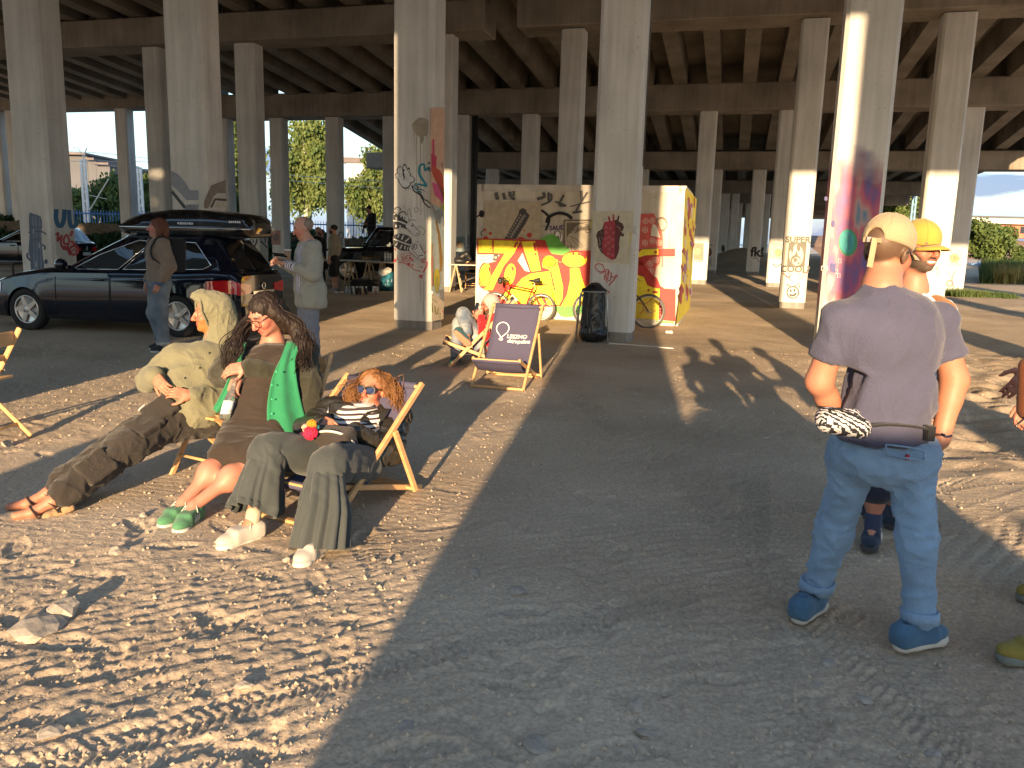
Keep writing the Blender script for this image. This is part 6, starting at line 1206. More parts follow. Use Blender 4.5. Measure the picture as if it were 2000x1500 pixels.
def top_prims(J,o={}):
    x,y,z=frame_of(J); Bm=np.column_stack([x,y,z]); sw=np.linalg.norm(np.array(J['sR'])-np.array(J['sL'])); d=o.get('depth',1.); wd=o.get('wide',1.); P=[]
    ch,wa,pe=(np.array(J[k]) for k in ('ch','wa','pe'))
    P+=[ell(ch,(sw*.50*wd,.125*d,.20),Bm,.07),ell(wa,(sw*.43*wd*o.get('waist',1.),.122*d,.20),Bm,.07),ell(pe,(sw*.45*wd*o.get('hip',1.),.128*d,.14),Bm,.06)]
    P+=[cap(np.array(J['sL']),np.array(J['sR']),.062,None,.05),cap(np.array(J['nb'])-z*.03,ch,.075,.11,.06)]
    ra=o.get('arm',(.066,.055,.044)); sl=o.get('sleeve',1.)
    for e in 'LR':
        S_,E_,W_=(np.array(J[k+e]) for k in 'sew')
        if sl>=1: P+=limb(S_,E_,E_+(W_-E_)*min(1,(sl-1) if sl>1 else 1.)*.93,ra[0],ra[1],ra[2],.035)
        else:
            d=nrm(E_-S_); q=S_+(E_-S_)*sl; P+=[cap(S_,q+d*.05,ra[0],ra[1],.04),rbx(q+d*.13,(.13,.13,.13),basis(d,(.1,.2,1) if abs(d[2])<.9 else (0,1,.1)),0,.004,True)]
    if 'hem' in o: P+=[rbx(pe-z*(o['hem']+.6),(.8,.8,.6),Bm,0,.004,True)]
    return P
def cut_neck(J,r=.062): hu=nrm(J['hu']); return [cap(np.array(J['nb'])+(np.array(J['hc'])-np.array(J['nb']))*.12,np.array(J['hc']),r,r,.01,True)]
def leg_prims(J,r=(.095,.075,.062),wide=1.,k=.05,end=1.):
    P=[cap(J['hL'],J['hR'],.115*wide,None,.06)]
    for e in 'LR':
        K_=np.array(J['k'+e]); A_=np.array(J['a'+e]); P+=[cap(J['h'+e],K_,r[0],r[1],k),cap(K_,K_+(A_-K_)*end,r[1],r[2],k)]
    return P
def shoe(T,a,t,m,msole,s=1.,up=(0,0,1),laces=None,stripes=None,name='shoe',ankle=.05,label=None):
    """a ankle joint, t toe tip; sole lies under them"""
    a=np.array(a,float); t=np.array(t,float); u=nrm(up); f=t-a; f=nrm(f-u*(f@u)); B=basis(f,u); L_=.275*s; toe=t.copy(); heel=toe-f*L_; w=lambda x,y,z: heel+B@np.array([x,y,z])*s*1.0
    h0=-.0
    z=lambda q:q
    P=[rbx(w(0,.10,.055),np.array([.026,.075,.022])*s,B,.018*s,.02),ell(w(0,.205,.045),np.array([.046,.072,.034])*s,B,.03),ell(w(0,.045,.065),np.array([.036,.050,.048])*s,B,.03),cap(w(0,.06,.06),w(0,.055,.06+ankle),.037*s,.036*s,.02),cap(w(0,.055,.125),w(0,.055,.2),.027*s,None,.006,True)]
    P+=[rbx(w(0,.14,-.285),np.array([.3,.3,.30])*s,B,0,.003,True)]
    o=solid(name,P,.006*s,m,T,True,label=label)
    Q=[cap(w(0,.045,.016),w(0,.10,.016),.037*s,.036*s,.02),cap(w(0,.10,.016),w(0,.215,.016),.036*s,.046*s,.02),ell(w(0,.235,.018),np.array([.040,.042,.03])*s,B,.02),rbx(w(0,.14,-.302),np.array([.3,.3,.30])*s,B,0,.002,True),rbx(w(0,.14,.333),np.array([.3,.3,.30])*s,B,0,.002,True)]
    solid('sole',Q,.006*s,msole,o,True)
    if laces is not None:
        mb=MB()
        for i in range(6): y=.10+.018*i; zz=.098-.0052*i; mb.tube([w(-.026,y,zz-.012),w(-.012,y+.007,zz),w(.012,y-.002,zz),w(.026,y+.005,zz-.012)],.0032*s,5)
        mb.tube([w(.0,.095,.102),w(.03,.10,.11),w(.045,.12,.085),w(.02,.115,.10)],.0028*s,5); mb.tube([w(.0,.095,.102),w(-.03,.09,.11),w(-.045,.11,.08)],.0028*s,5); mb.build('laces',laces,o,True)
    if stripes is not None:
        mb=MB()
        for sd in (-1,1):
            for i in range(3): y=.095+.024*i; mb.tube([w(sd*.0475,y+.012,.036),w(sd*.046,y,.055),w(sd*.036,y-.012,.083)],.0055*s,5)
        mb.build('stripes',stripes,o,True)
    return o
def strands(n,root,path,r,m,T,seed,name='hair',curl=0.,freq=24.,sides=5,jit=.012,taper=.35):
    """locks of hair: root(i)->start point, path(start,i)->list of points"""
    rr=np.random.default_rng(seed); mb=MB()
    for i in range(n):
        p0=root(rr); P=catmull(path(p0,rr),7); m_=len(P)
        if curl:
            t=np.linspace(0,1,m_); ph=rr.random()*6.28; L_=np.linalg.norm(np.diff(P,axis=0),axis=1).sum(); d=P[-1]-P[0]; d=nrm(d); x=nrm(np.cross(d,[.3,.5,.8])); y=np.cross(d,x); P=P+curl*np.clip(t*3,0,1)[:,None]*(np.cos(freq*t*L_+ph)[:,None]*x+np.sin(freq*t*L_+ph)[:,None]*y)*(.6+.8*rr.random())
        mb.tube(P,np.linspace(1,taper,m_)*r*(.6+.8*rr.random()),sides)
    return mb
for nm,c,c2 in (('hair_black',(.011,.007,.006),(.024,.015,.012)),('hair_auburn',(.10,.035,.018),(.16,.06,.03)),('hair_curly',(.10,.042,.016),(.26,.12,.044)),('hair_brown',(.05,.03,.018),(.09,.055,.03)),('hair_greybrown',(.16,.12,.09),(.25,.2,.15)),('hair_dark',(.012,.01,.009),(.03,.025,.02)),('beard_ginger',(.30,.13,.045),(.42,.2,.08))): mat(nm,c,.6,.1,22,.3,120,col2=c2,spec=.3,stretch=(1,1,.25))
mat('white_rubber',(.52,.49,.44),.6,.08,12); mat('lace_white',(.66,.62,.55),.8,.08,30); mat('metal_dark',(.05,.05,.055),.3,.1,8,metal=.6); mat('lens_blue',(.02,.015,.05),.08,.3,9,spec=.6,col2=(.03,.05,.13)); mat('spectacle_frame',(.09,.04,.03),.3,.2,30)
mat('glass_clear',(.62,.66,.64),.05,.05,3,trans=.9); mat('phone_black',(.01,.01,.012),.15,.1,5)
def glasses(T,J,o,m,lens=None,rx=.026,rz=.022,name='glasses',thick=.0028):
    B=basis(J['hf'],J['hu']); s=o.get('s',1.); w=lambda x,y,z: np.array(J['hc'])+B@(np.array([x,y,z])*s); mb=MB(); ml=MB()
    for q in (-1,1):
        sq=lambda v: math.copysign(abs(v)**.62,v)
        P=[w(q*.034+rx*sq(math.cos(a))*(1+.10*math.sin(a)),.113-.006*abs(math.cos(a)),.004+rz*sq(math.sin(a))) for a in np.linspace(0,2*math.pi,25)]; mb.tube(P,thick,6); mb.tube([w(q*(.034+rx),.108,.012),w(q*.075,.06,.012),w(q*.083,.0,.008)],thick,6)
        c=w(q*.034,.112,.004); ml.add(P[:24]+[c],[(i,(i+1)%24,24) for i in range(24)],True)
    mb.tube([w(-.010,.114,.010),w(0,.118,.013),w(.010,.114,.010)],thick,6); g=mb.build(name,m,T,True)
    if lens is not None: ml.build('lens',lens,g,True)
    return g
def straps(T,pts,w,t,m,name='strap',up=(0,0,1)):
    mb=MB(); P=catmull(pts,6); mb.tube(P,w,6) if t is None else [mb.bar(P[i],P[i+1]+(P[i+1]-P[i])*.1,w,t,up=up) for i in range(len(P)-1)]; return mb.build(name,m,T,True)
def tube_on(T,pts,r,m,name,label=None): mb=MB(); mb.tube(catmull(pts,6),r,7); return mb.build(name,m,T,True,label)
def persona(label,base,group=None): return thing('person',label,'person',base,0,group)
# ------------------------------------------------------------------ man from behind, tan cap
def P_(x,y,Y): return A(x,y,Y)
T=persona('man seen from behind in a slate T-shirt, blue trousers, tan cap and belt bag',(1.52,3.25,0))
J=dict(hc=A(1733,492,3.27),hf=(.80,.58,-.12),hu=(-.02,-.06,1),nb=A(1722,562,3.24),ch=A(1735,660,3.24),wa=A(1735,770,3.26),pe=A(1724,870,3.26),
 sL=A(1642,622,3.22),sR=A(1834,624,3.30),eL=A(1600,745,3.27),eR=A(1864,742,3.30),wL=A(1650,850,3.40),wR=A(1836,860,3.26),
 hL=A(1672,880,3.30),hR=A(1776,885,3.24),kL=A(1628,1040,3.40),kR=A(1790,1055,3.18),aL=A(1590,1172,3.44),aR=A(1795,1232,3.14))
gL=G(1570,1210); gR=G(1790,1272); J['aL'][2]=.10; J['aR'][2]=.10
J['tL']=np.array([gL[0]+.14,gL[1]+.16,.03]); J['tR']=np.array([gR[0]+.17,gR[1]+.11,.03])
hs=dict(skin=(.40,.175,.11),hair_short=(.11,.065,.04))
body(T,J,hs,.005,feet=False,hands=[hand_prims(J['wR'],(-.45,.25,-.85),(1,-.2,0),1,(.3,.3,.3)),hand_prims(J['wL'],(.3,.3,-.8),(-1,-.2,0),-1,(.3,.3,.3))],extra=[cap(J['eL'],J['wL'],.046,.031,.03),cap(J['eR'],J['wR'],.048,.032,.03),cap(J['sR'],J['eR'],.056,.05,.03),cap(J['sL'],J['eL'],.056,.05,.03)])
shirt=cloth('tee_slate',(.066,.068,.115),.9,.1,7,.5,120)
x,y,z=frame_of(J)
solid('t_shirt',top_prims(J,dict(depth=1.18,wide=1.02,waist=1.08,hip=1.0,sleeve=.62,arm=(.060,.070,.05),hem=-.03))+cut_neck(J,.066),.009,shirt,T,True,fold=[((.5,0,1),.10,.008,6),((-.6,0,1),.08,.006,6),((1,0,.15),.10,.004,4)],seed=1)
tr=cloth('trouser_blue',(.20,.31,.455),.88,.16,5,.5,130)
solid('trousers',leg_prims(J,(.090,.068,.053),.93,end=.93)+[ell(np.array(J['pe'])+np.array([0,-.045,-.05]),(.150,.085,.11),k=.05),rbx(np.array(J['pe'])+np.array([0,0,.62]),(.6,.6,.54),None,0,.004,True)],.009,tr,T,True,fold=[((1,0,.25),.05,.008,4),((1,0,-.3),.04,.006,3),((0,.3,1),.10,.005,5)],seed=4)
for e in 'LR':
    a=J['a'+e]*.93+J['k'+e]*.07; mb=MB(); d=nrm(J['k'+e]-J['a'+e]); mb.lathe(a-d*.015,[(.066,0),(.075,.0),(.077,.045),(.072,.05),(.066,.045)],24,d); mb.build('turn_up',tr,T,True)
sb=cloth('canvas_blue',(.055,.125,.21),.85,.12,9); 
for e,g_ in (('L',gL),('R',gR)): shoe(T,J['a'+e],J['t'+e]*np.array([1,1,0])+np.array([0,0,.0]),sb,M['white_rubber'],1.05,laces=cloth('lace_navy',(.02,.04,.07)),ankle=.03)
# back pocket, label, belt
mb=MB(); pb=J['pe']+np.array([0,0,0]); 
q0=A(1730,868,3.105);q1=A(1806,880,3.10); mb.tube([q0,(q0+q1)/2+[0,-.006,.004],q1],.004,6); q2=A(1732,888,3.10);q3=A(1804,900,3.10); mb.tube([q2,(q2+q3)/2+[0,-.006,.0],q3],.004,6); mb.tube([q0,q2],.0035,6); mb.tube([q1,q3],.0035,6); mb.build('back_pocket',tr,T,True)
mb=MB(); q=A(1772,893,3.10); mb.box(q,(.012,.012,.022)); mb.build('pocket_tab',paint('tab_red',(.30,.02,.03)),T,True)
# cap
capm=cloth('cap_tan',(.37,.27,.165),.85,.1,8,.4,150)
def baseball_cap(T,J,m,o={},back=True,brimdir=None):
    s=o.get('s',1.); B=basis(J['hf'],J['hu']); tl=rot((1,0,0),o.get('tilt',-8)); w=lambda x,y,z: np.array(J['hc'])+B@(tl@(np.array([x,y,z])*s))
    P=[ell(w(0,-.012,.048),np.array([.092,.112,.098])*s,B@tl,.02),rbx(w(0,0,-.125),np.array([.2,.2,.145])*s,B@tl,0,.006,True)]
    if back: P+=[cap(w(0,-.155,.028),w(0,-.05,.028),.034*s,None,.006,True)]
    c=solid('cap',P,.005,m,T,True)
    mb=MB(); V=[];N=16
    for i in range(N+1):
        a=-1.15+2.3*i/N
        for j,rr in enumerate((0,.5,1)):
            xx=math.sin(a)*(.086+.012*rr*math.cos(a)); yy=.072*math.cos(a)+.02+.085*rr*max(0,math.cos(a*1.25)); V.append(w(xx,yy,.030-.030*rr*rr*.4-.030*abs(math.sin(a))**2))
    n=3; mb.add(V,[(i*n+j,i*n+j+1,(i+1)*n+j+1,(i+1)*n+j) for i in range(N) for j in range(2)],True); br=mb.build('brim',m,c,True); mo=br.modifiers.new('t','SOLIDIFY'); mo.thickness=.006; mo.offset=0
    mb=MB(); mb.lathe(w(0,-.012,.143),[(.001,0),(.009,0),(.008,.006),(.001,.008)],12); mb.build('button',m,c,True)
    mb=MB()
    for k in range(6):
        a=math.pi/6+k*math.pi/3; mb.tube([w(math.sin(a)*.0925*math.cos(t),-.012+math.cos(a)*.1125*math.cos(t),.048+.0985*math.sin(t)) for t in np.linspace(.0 if k not in (2,3) else .25,1.5,12)],.0014,5)
    mb.build('seam',m,c,True)
    return c,w
c_,w=baseball_cap(T,J,capm,dict(s=1.04))
mb=MB(); mb.bar(w(-.036,-.122,.012),w(.036,-.122,.012),.006,.018); mb.bar(w(.012,-.128,.018),w(.028,-.135,-.095),.022,.004,up=(0,1,0)); mb.build('strap',capm,c_,True); mb=MB(); mb.box(w(-.012,-.127,.012),(.016,.008,.02)); mb.build('buckle',M['alloy'],c_,True)
tube_on(T,[w(.083,.02,.002),w(.088,.0,.006),w(.090,-.02,-.004)],.003,M['metal_dark'],'spectacle_arm')
# bum bag
bg=thing('belt_bag','black and white zigzag patterned belt bag worn on the back of the man in blue','bag',A(1650,828,3.06)); mat('bag_pattern',(.02,.02,.025),.8,.1,9)
mp=M['bag_pattern']; nt=mp.node_tree; wv=nd(nt,'ShaderNodeTexWave',wave_type='BANDS',bands_direction='DIAGONAL'); wv.inputs['Scale'].default_value=24; wv.inputs['Distortion'].default_value=4.5; wv.inputs['Detail'].default_value=1; wv.inputs['Detail Scale'].default_value=3; rp=nd(nt,'ShaderNodeValToRGB'); rp.color_ramp.interpolation='CONSTANT'; e_=rp.color_ramp.elements; e_[0].color=(.015,.015,.02,1); e_[1].position=.58; e_[1].color=(.55,.56,.58,1); q_=e_.new(.985); q_.color=(.50,.22,.16,1); tc=nd(nt,'ShaderNodeTexCoord'); nt.links.new(tc.outputs['Object'],wv.inputs['Vector']); nt.links.new(wv.outputs['Fac'],rp.inputs['Fac']); nt.links.new(rp.outputs['Color'],nt.nodes['Principled BSDF'].inputs['Base Color'])
V,F=sdf([cap(A(1618,822,3.10),A(1680,836,3.06),.050,.042,.02),cap(A(1612,812,3.12),A(1668,808,3.08),.028,.02,.03)],.006); link('pouch',np_mesh('pouch',V,F),mp,bg,True)
tube_on(bg,[A(1606,806,3.13),A(1640,799,3.03),A(1690,822,3.02)],.004,M['metal_dark'],'zip')
mb=MB(); mb.box(A(1621,822,3.045),(.022,.008,.022)); mb.build('patch',M['plate_white'],bg,True)
mb=MB(); pts=[A(1690,833,3.08),A(1730,829,3.085),A(1780,832,3.095),A(1818,838,3.13)]; P=catmull(pts,5); [mb.bar(P[i],P[i+1],.008,.028,up=(0,1,0)) for i in range(len(P)-1)]; mb.box(A(1816,846,3.12),(.03,.03,.06)); mb.build('belt',cloth('webbing_black',(.015,.015,.017)),bg,True)
tube_on(T,[A(1840,848,3.14),A(1848,853,3.10),A(1858,851,3.16)],.005,paint('navy_band',(.02,.025,.06)),'wristband')
# ------------------------------------------------------------------ laughing man, yellow cap
T=persona('laughing bearded man in a mustard yellow cap facing the camera, half hidden',(2.08,4.35,0))
J=dict(hc=A(1797,484,4.33),hf=(.28,-.94,-.06),hu=(.0,.0,1),nb=A(1784,566,4.38),ch=A(1766,650,4.4),wa=A(1766,740,4.4),pe=A(1762,830,4.4),sL=A(1838,612,4.36),sR=A(1694,612,4.42),eL=A(1850,710,4.5),eR=A(1690,720,4.5),wL=A(1830,780,4.3),wR=A(1700,790,4.3),
 hL=A(1785,835,4.42),hR=A(1735,835,4.42),kL=A(1748,940,4.45),kR=A(1712,945,4.3),aL=A(1733,1018,4.62),aR=A(1702,1050,4.28)); J['aL'][2]=.10; J['aR'][2]=.10
gl=G(1735,1030); gr=G(1692,1078); J['tL']=np.array([gl[0]+.05,gl[1]-.07,.03]); J['tR']=np.array([gr[0],gr[1]-.02,.03])
ym=dict(skin=(.42,.185,.12),beard=(.09,.06,.045),smile=True,jaw=.008,brow=(.08,.05,.03))
body(T,J,ym,.0055,feet=False,hands=[hand_prims(J['wL'],(0,-.5,-.9),(1,0,0),-1),hand_prims(J['wR'],(0,-.5,-.9),(-1,0,0),1)])
baseball_cap(T,J,cloth('cap_mustard',(.38,.27,.05),.85,.1,8),dict(s=1.02,tilt=-4),back=False)
solid('shirt',top_prims(J,dict(depth=1.1,sleeve=.5,arm=(.075,.07,.05),hem=.06))+cut_neck(J),.011,cloth('shirt_paleblue',(.38,.46,.55)),T,True,fold=[((0,0,1),.07,.005,4)])
solid('shorts',leg_prims(J,(.11,.105,.1),1.1,end=.0),.012,cloth('shorts_navy',(.02,.025,.05)),T,True)
Bb=frame_of(J); vest=cloth('vest_brown',(.33,.13,.03),.6,.12,8)
for e in 'LR': q=J['s'+e]; solid('waistcoat',[cap(q*.92+J['nb']*.08+np.array([0,-.045,0]),q*.75+J['ch']*.25+np.array([0,-.09,-.1]),.06,.055,.03),cap(q*.9+J['nb']*.1+np.array([0,.03,.01]),q*.7+J['ch']*.3+np.array([0,.08,-.1]),.07,.06,.03),cap(q*.92+J['nb']*.08+np.array([0,-.045,0]),q*.9+J['nb']*.1+np.array([0,.03,.01]),.06,.065,.03)],.01,vest,T,True)
dk=cloth('suede_navy',(.02,.035,.065),.85,.15,10)
for e in 'LR':
    solid('sock',[cap(J['a'+e]+np.array([0,0,-.02]),J['a'+e]*.72+J['k'+e]*.28,.042,.046,.02)],.008,cloth('sock_navy',(.03,.045,.10)),T,True)
    shoe(T,J['a'+e],J['t'+e]*np.array([1,1,0]),dk,cloth('sole_dark',(.05,.05,.055)),1.03,laces=M['lace_white'],stripes=M['white_rubber'])
# ------------------------------------------------------------------ person cut by the right frame edge
T=persona('person cut off by the right frame edge, brown jacket and yellow-grey shoes',(2.62,3.35,0))
J=dict(hc=(2.64,3.62,1.62),hf=(-.9,.2,-.1),hu=(0,0,1),nb=(2.68,3.6,1.45),ch=(2.70,3.6,1.25),wa=(2.69,3.6,1.1),pe=(2.68,3.56,.95),sL=(2.62,3.38,1.40),sR=(2.72,3.80,1.40),eL=(2.52,3.32,1.16),eR=(2.66,3.9,1.12),wL=A(2018,722,3.3),wR=(2.58,3.95,.9),hL=(2.64,3.46,.92),hR=(2.66,3.68,.92),kL=(2.50,3.26,.50),kR=(2.60,3.66,.5),aL=(2.34,3.02,.10),aR=(2.58,3.62,.10))
J['tL']=np.array([*(G(1944,1290)[:2]),.03]); J['tR']=np.array([*(G(1985,1172)[:2]),.03])
body(T,J,dict(),.008,feet=False,hands=[hand_prims(J['wL'],A(1986,758,3.28)-J['wL'],(-.3,-1,.2),1,(.35,.35,.3)),hand_prims(J['wR'],(-.3,0,-1),(0,1,0),-1)])
solid('jacket',top_prims(J,dict(depth=1.1,sleeve=2,hem=.1))+cut_neck(J),.013,cloth('jacket_brown',(.10,.035,.015),.6,.15,7),T,True,fold=[((0,0,1),.08,.006,4)])
solid('trousers',leg_prims(J,(.095,.08,.065),end=.95),.013,cloth('trouser_dark',(.03,.03,.035)),T,True,fold=[((1,0,0),.06,.005,4)])
for e in 'LR': shoe(T,J['a'+e],J['t'+e]*np.array([1,1,0]),cloth('mesh_yellow',(.26,.205,.045)),cloth('sole_grey',(.17,.18,.16)),1.05,laces=cloth('lace_grey',(.12,.11,.12)))
hb=thing('brown_bag','brown leather bag hanging at the right frame edge','bag',A(2010,780,3.15)); V,F=sdf([cap(A(2008,715,3.15),A(2010,800,3.15),.035,.045,.02)],.008); link('bag_body',np_mesh('bag_body',V,F),cloth('leather_brown',(.12,.04,.015),.45),hb,True); tube_on(hb,[A(2004,815,3.12),A(1990,826,3.12),A(1984,833,3.12)],.004,M['phone_black'],'cord')
solid('hair',[ell(np.array(J['hc'])+np.array([.02,0,.04]),(.095,.085,.09))],.012,M['hair_brown'],T,True)
# ------------------------------------------------------------------ hooded man in the folding chair
T=persona('reclining bearded man in an olive hooded jacket and black cargo trousers',(-2.15,5.2,0))
J=dict(hc=A(411,613,5.62),hf=(-.84,-.53,-.04),hu=(.10,.10,1),nb=A(420,676,5.60),ch=A(404,722,5.47),wa=A(392,765,5.38),pe=A(380,806,5.32),
 sL=A(466,700,5.68),sR=A(348,697,5.42),eL=A(452,783,5.42),eR=A(292,742,5.42),wL=A(374,773,5.17),wR=A(303,735,5.22),
 hL=A(402,815,5.36),hR=A(352,812,5.26),kL=A(268,850,5.02),kR=A(250,872,4.86),aL=A(96,962,4.62),aR=A(104,978,4.44),tL=A(18,990,4.50),tR=A(30,1008,4.34))
hm=dict(skin=(.39,.165,.105),beard=(.33,.14,.045),brow=(.22,.11,.05),closed=True)
body(T,J,hm,.0055,hands=[hand_prims(A(306,738,5.20),A(325,762,5.12)-A(306,738,5.20),(-.35,-.85,.35),1,(.25,.4,.3),.6),hand_prims(A(372,773,5.15),A(330,764,5.10)-A(372,773,5.15),(.1,-.8,.6),-1,(.35,.5,.4),.6)],feet=True)
ol=cloth('olive_cotton',(.165,.16,.105),.9,.1,7,.6,120)
tp=top_prims(J,dict(depth=1.12,wide=1.12,waist=1.2,hip=1.18,arm=(.088,.076,.056)))
solid('jacket',tp+[ell(J['pe']+np.array([-.02,-.03,.02]),(.20,.16,.12),k=.06)]+cut_neck(J,.068),.0085,ol,T,True,fold=[((.4,-.5,.6),.09,.009,5),((-.6,.3,.6),.07,.006,6),((1,-.3,-.2),.055,.005,5)],seed=11)
Bh=basis(J['hf'],J['hu']); w=lambda x,y,z: J['hc']+Bh@np.array([x,y,z])
solid('hood',[ell(w(0,-.035,.035),(.112,.130,.118),Bh,.03),cap(w(0,-.07,-.05),J['nb']+np.array([.03,.03,0]),.105,.12,.05),cap(w(0,.02,.07),w(0,.055,.095),.085,.075,.04),cap(w(0,.095,-.03),w(0,.16,-.05),.085,.11,.015,True),cap(w(0,.078,.05),w(0,.16,.03),.074,.09,.015,True),cap(w(0,.085,-.09),w(0,.2,-.16),.078,.11,.015,True)],.006,ol,T,True,fold=[((0,.3,1),.035,.006,3),((1,0,.2),.03,.004,2)],seed=3)
pts=[w(.095*math.cos(a)*(1 if True else 1),.075-.05*max(0,-math.sin(a)),.045+.125*math.sin(a)-.02) for a in np.linspace(-1.1,math.pi+1.1,26)]; tube_on(T,pts,.0075,ol,'hood_edge')
mb=MB()
for q in (A(395,688,5.30),A(378,718,5.22),A(352,738,5.18)): mb.lathe(q,[(.001,-.003),(.007,-.002),(.007,.002),(.001,.003)],12,(-.3,-1,.3))
mb.build('button',paint('olive_button',(.16,.16,.10)),T,True)
for q,e in ((J['wL'],J['eL']),(J['wR'],J['eR'])): d=nrm(e-q); mb=MB(); mb.lathe(q+d*.015,[(.046,0),(.056,0),(.060,.07),(.052,.075),(.046,.0)],20,d); mb.build('cuff',ol,T,True)
solid('undershirt',[cap(J['nb']+np.array([-.01,-.03,-.02]),J['ch'],.075,.08,.02)],.009,cloth('shirt_black',(.015,.013,.013)),T)
bk=cloth('cargo_black',(.032,.027,.024),.92,.15,8,.6,110)
solid('cargo_trousers',leg_prims(J,(.108,.102,.082),1.15,end=.86),.0085,bk,T,True,fold=[((.4,-.6,.3),.09,.009,5),((1,.3,0),.055,.008,3),((0,.5,1),.05,.006,3)],seed=21)
for k,a,f,off in (('kL','aL',-.30,(0.02,-.06,.075)),('kR','aR',.42,(.03,-.075,.03)),('kR','hR',.45,(0,-.09,.07))):
    d=nrm(J[a]-J[k]); q=J[k]+(J[a]-J[k])*f+np.array(off); Bm=basis(d,np.array(off)); solid('cargo_pocket',[rbx(q,(.065,.085,.012),Bm,.012,.01),rbx(q-d*.06+nrm(off)*.012,(.07,.028,.006),Bm,.008,.004)],.007,bk,T,True,fold=[((1,0,0),.06,.006,2)])
sd=cloth('sandal_leather',(.07,.04,.025),.6,.2,9); cork=cloth('cork',(.34,.22,.12),.9,.2,30,.5,90)
for e in 'LR':
    a=J['a'+e]; t=J['t'+e]; f=nrm(t-a); up=nrm(np.array([-.25,-.15,1])-f*(np.array([-.25,-.15,1])@f)); Bm=basis(f,up); h=a-up*.085-f*.05; s_=lambda x,y,z: h+Bm@np.array([x,y,z])
    o=solid('sandal',[rbx(s_(0,.05,.012),(.022,.07,.006),Bm,.016,.02),rbx(s_(0,.18,.012),(.032,.075,.006),Bm,.016,.02)],.006,cork,T,True)
    for y0,y1,r in ((.15,.17,.052),(.05,.09,.045)): mb=MB(); P=catmull([s_(-r,y0,.02),s_(-r*.85,y0+.01,.065),s_(0,y1,.098),s_(r*.85,y0+.01,.065),s_(r,y0,.02)],5); [mb.bar(P[i],P[i+1]+(P[i+1]-P[i])*.15,.032,.005,up=f) for i in range(len(P)-1)]; mb.build('strap',sd,o,True)
tube_on(T,[A(283,790,5.15),A(275,797,5.13),A(270,803,5.12)],.004,M['lace_white'],'drawcord')
folding_chair('wooden folding chair under the hooded man',(-2.02,5.40,-.03),R(-30),FG)
# ------------------------------------------------------------------ woman with glasses, green shirt, bottle
T=persona('seated woman with long black hair and glasses, green shirt over a black dress',(-1.62,5.05,0))
J=dict(hc=A(517,614,5.20),hf=(-.52,-.76,-.58),hu=(-.38,-.46,1),nb=A(533,668,5.30),ch=A(530,725,5.18),wa=A(520,780,5.08),pe=A(512,826,5.02),
 sL=A(592,690,5.34),sR=A(462,692,5.24),eL=A(597,742,5.16),eR=A(437,730,5.12),wL=A(484,717,4.98),wR=A(466,736,5.0),
 hL=A(542,838,5.02),hR=A(478,838,4.98),kL=A(492,902,4.62),kR=A(437,893,4.66),aL=A(378,1002,4.36),aR=A(358,985,4.42)); 
for e,px,py in (('L',345,1047),('R',312,1037)): g=G(px,py); J['t'+e]=np.array([g[0],g[1],.0])
J['aL'][2]=.10; J['aR'][2]=.10
gw=dict(skin=(.43,.19,.135),closed=True,lips=(.45,.12,.11),brow=(.05,.03,.02))
body(T,J,gw,.0055,hands=[hand_prims(A(482,716,4.97),A(450,722,4.94)-A(482,716,4.97),(-.2,-.8,.6),-1,(.25,.35,.3),.6),hand_prims(A(464,736,4.98),A(452,772,4.90)-A(464,736,4.98),(-.3,-.9,.1),1,(.35,.7,.5),.6)],extra=[ell(J['kL']*.6+J['aL']*.4,(.058,.058,.075),k=.05),ell(J['kR']*.6+J['aR']*.4,(.058,.058,.075),k=.05)],feet=False)
dr=cloth('dress_black',(.032,.023,.018),.85,.1,7,.35,130)
x,y,z=frame_of(J); Bt=np.column_stack([x,y,z])
solid('dress',[ell(J['ch']-y*0,(.205,.155,.19),Bt,.07),ell(J['wa'],(.20,.165,.19),Bt,.07),ell(J['pe'],(.215,.17,.16),Bt,.07),cap(J['hL'],J['kL']*.93+J['hL']*.07,.125,.098,.06),cap(J['hR'],J['kR']*.93+J['hR']*.07,.125,.098,.06),cap((J['hL']+J['hR'])/2,(J['kL']+J['kR'])/2*.9+(J['hL']+J['hR'])/2*.1,.12,.085,.06)]+[ell(J['ch']+y*(-1 if (y@np.array([0,-1,0]))<0 else 1)*.09+x*q*.085-z*.03,(.095,.085,.09),Bt,.05) for q in (-1,1)]+cut_neck(J,.07),.0085,dr,T,True,fold=[((1,0,.1),.07,.007,4),((.5,-.6,.4),.08,.006,4)],seed=31)
yf=y if y[1]<0 else -y                        # towards the front
gs=cloth('shirt_green',(.018,.18,.082),.8,.12,6,.45,110)
def panel(name,rows,m,thick=.008,seed=0,fold=None,world=True,amp=.012,nw=9):
    """a draped cloth from rows of (left,right) points"""
    Lr=catmull([r[0] for r in rows],6); Rr=catmull([r[1] for r in rows],6); V=[]; n=14
    for a,b in zip(Lr,Rr):
        for k in range(n+1): V.append(a+(b-a)*k/n)
    V=np.array(V); m_=n+1; F=np.array([(i*m_+k,i*m_+k+1,(i+1)*m_+k+1,(i+1)*m_+k) for i in range(len(Lr)-1) for k in range(n)])
    N=vnormals(V,F); tt=np.tile(np.linspace(0,1,m_),len(Lr)); ss=np.repeat(np.linspace(0,1,len(Lr)),m_)
    V=V+N*(amp*np.sin(tt*nw+2*vnoise(np.stack([tt*2,ss*2],1),seed))*(.3+ss))[:,None]+N*(amp*.6*vnoise(V*16,seed+1))[:,None]
    o=link(name,np_mesh(name,V,F),m,T,True); mo=o.modifiers.new('t','SOLIDIFY'); mo.thickness=thick; mo.offset=0; return o
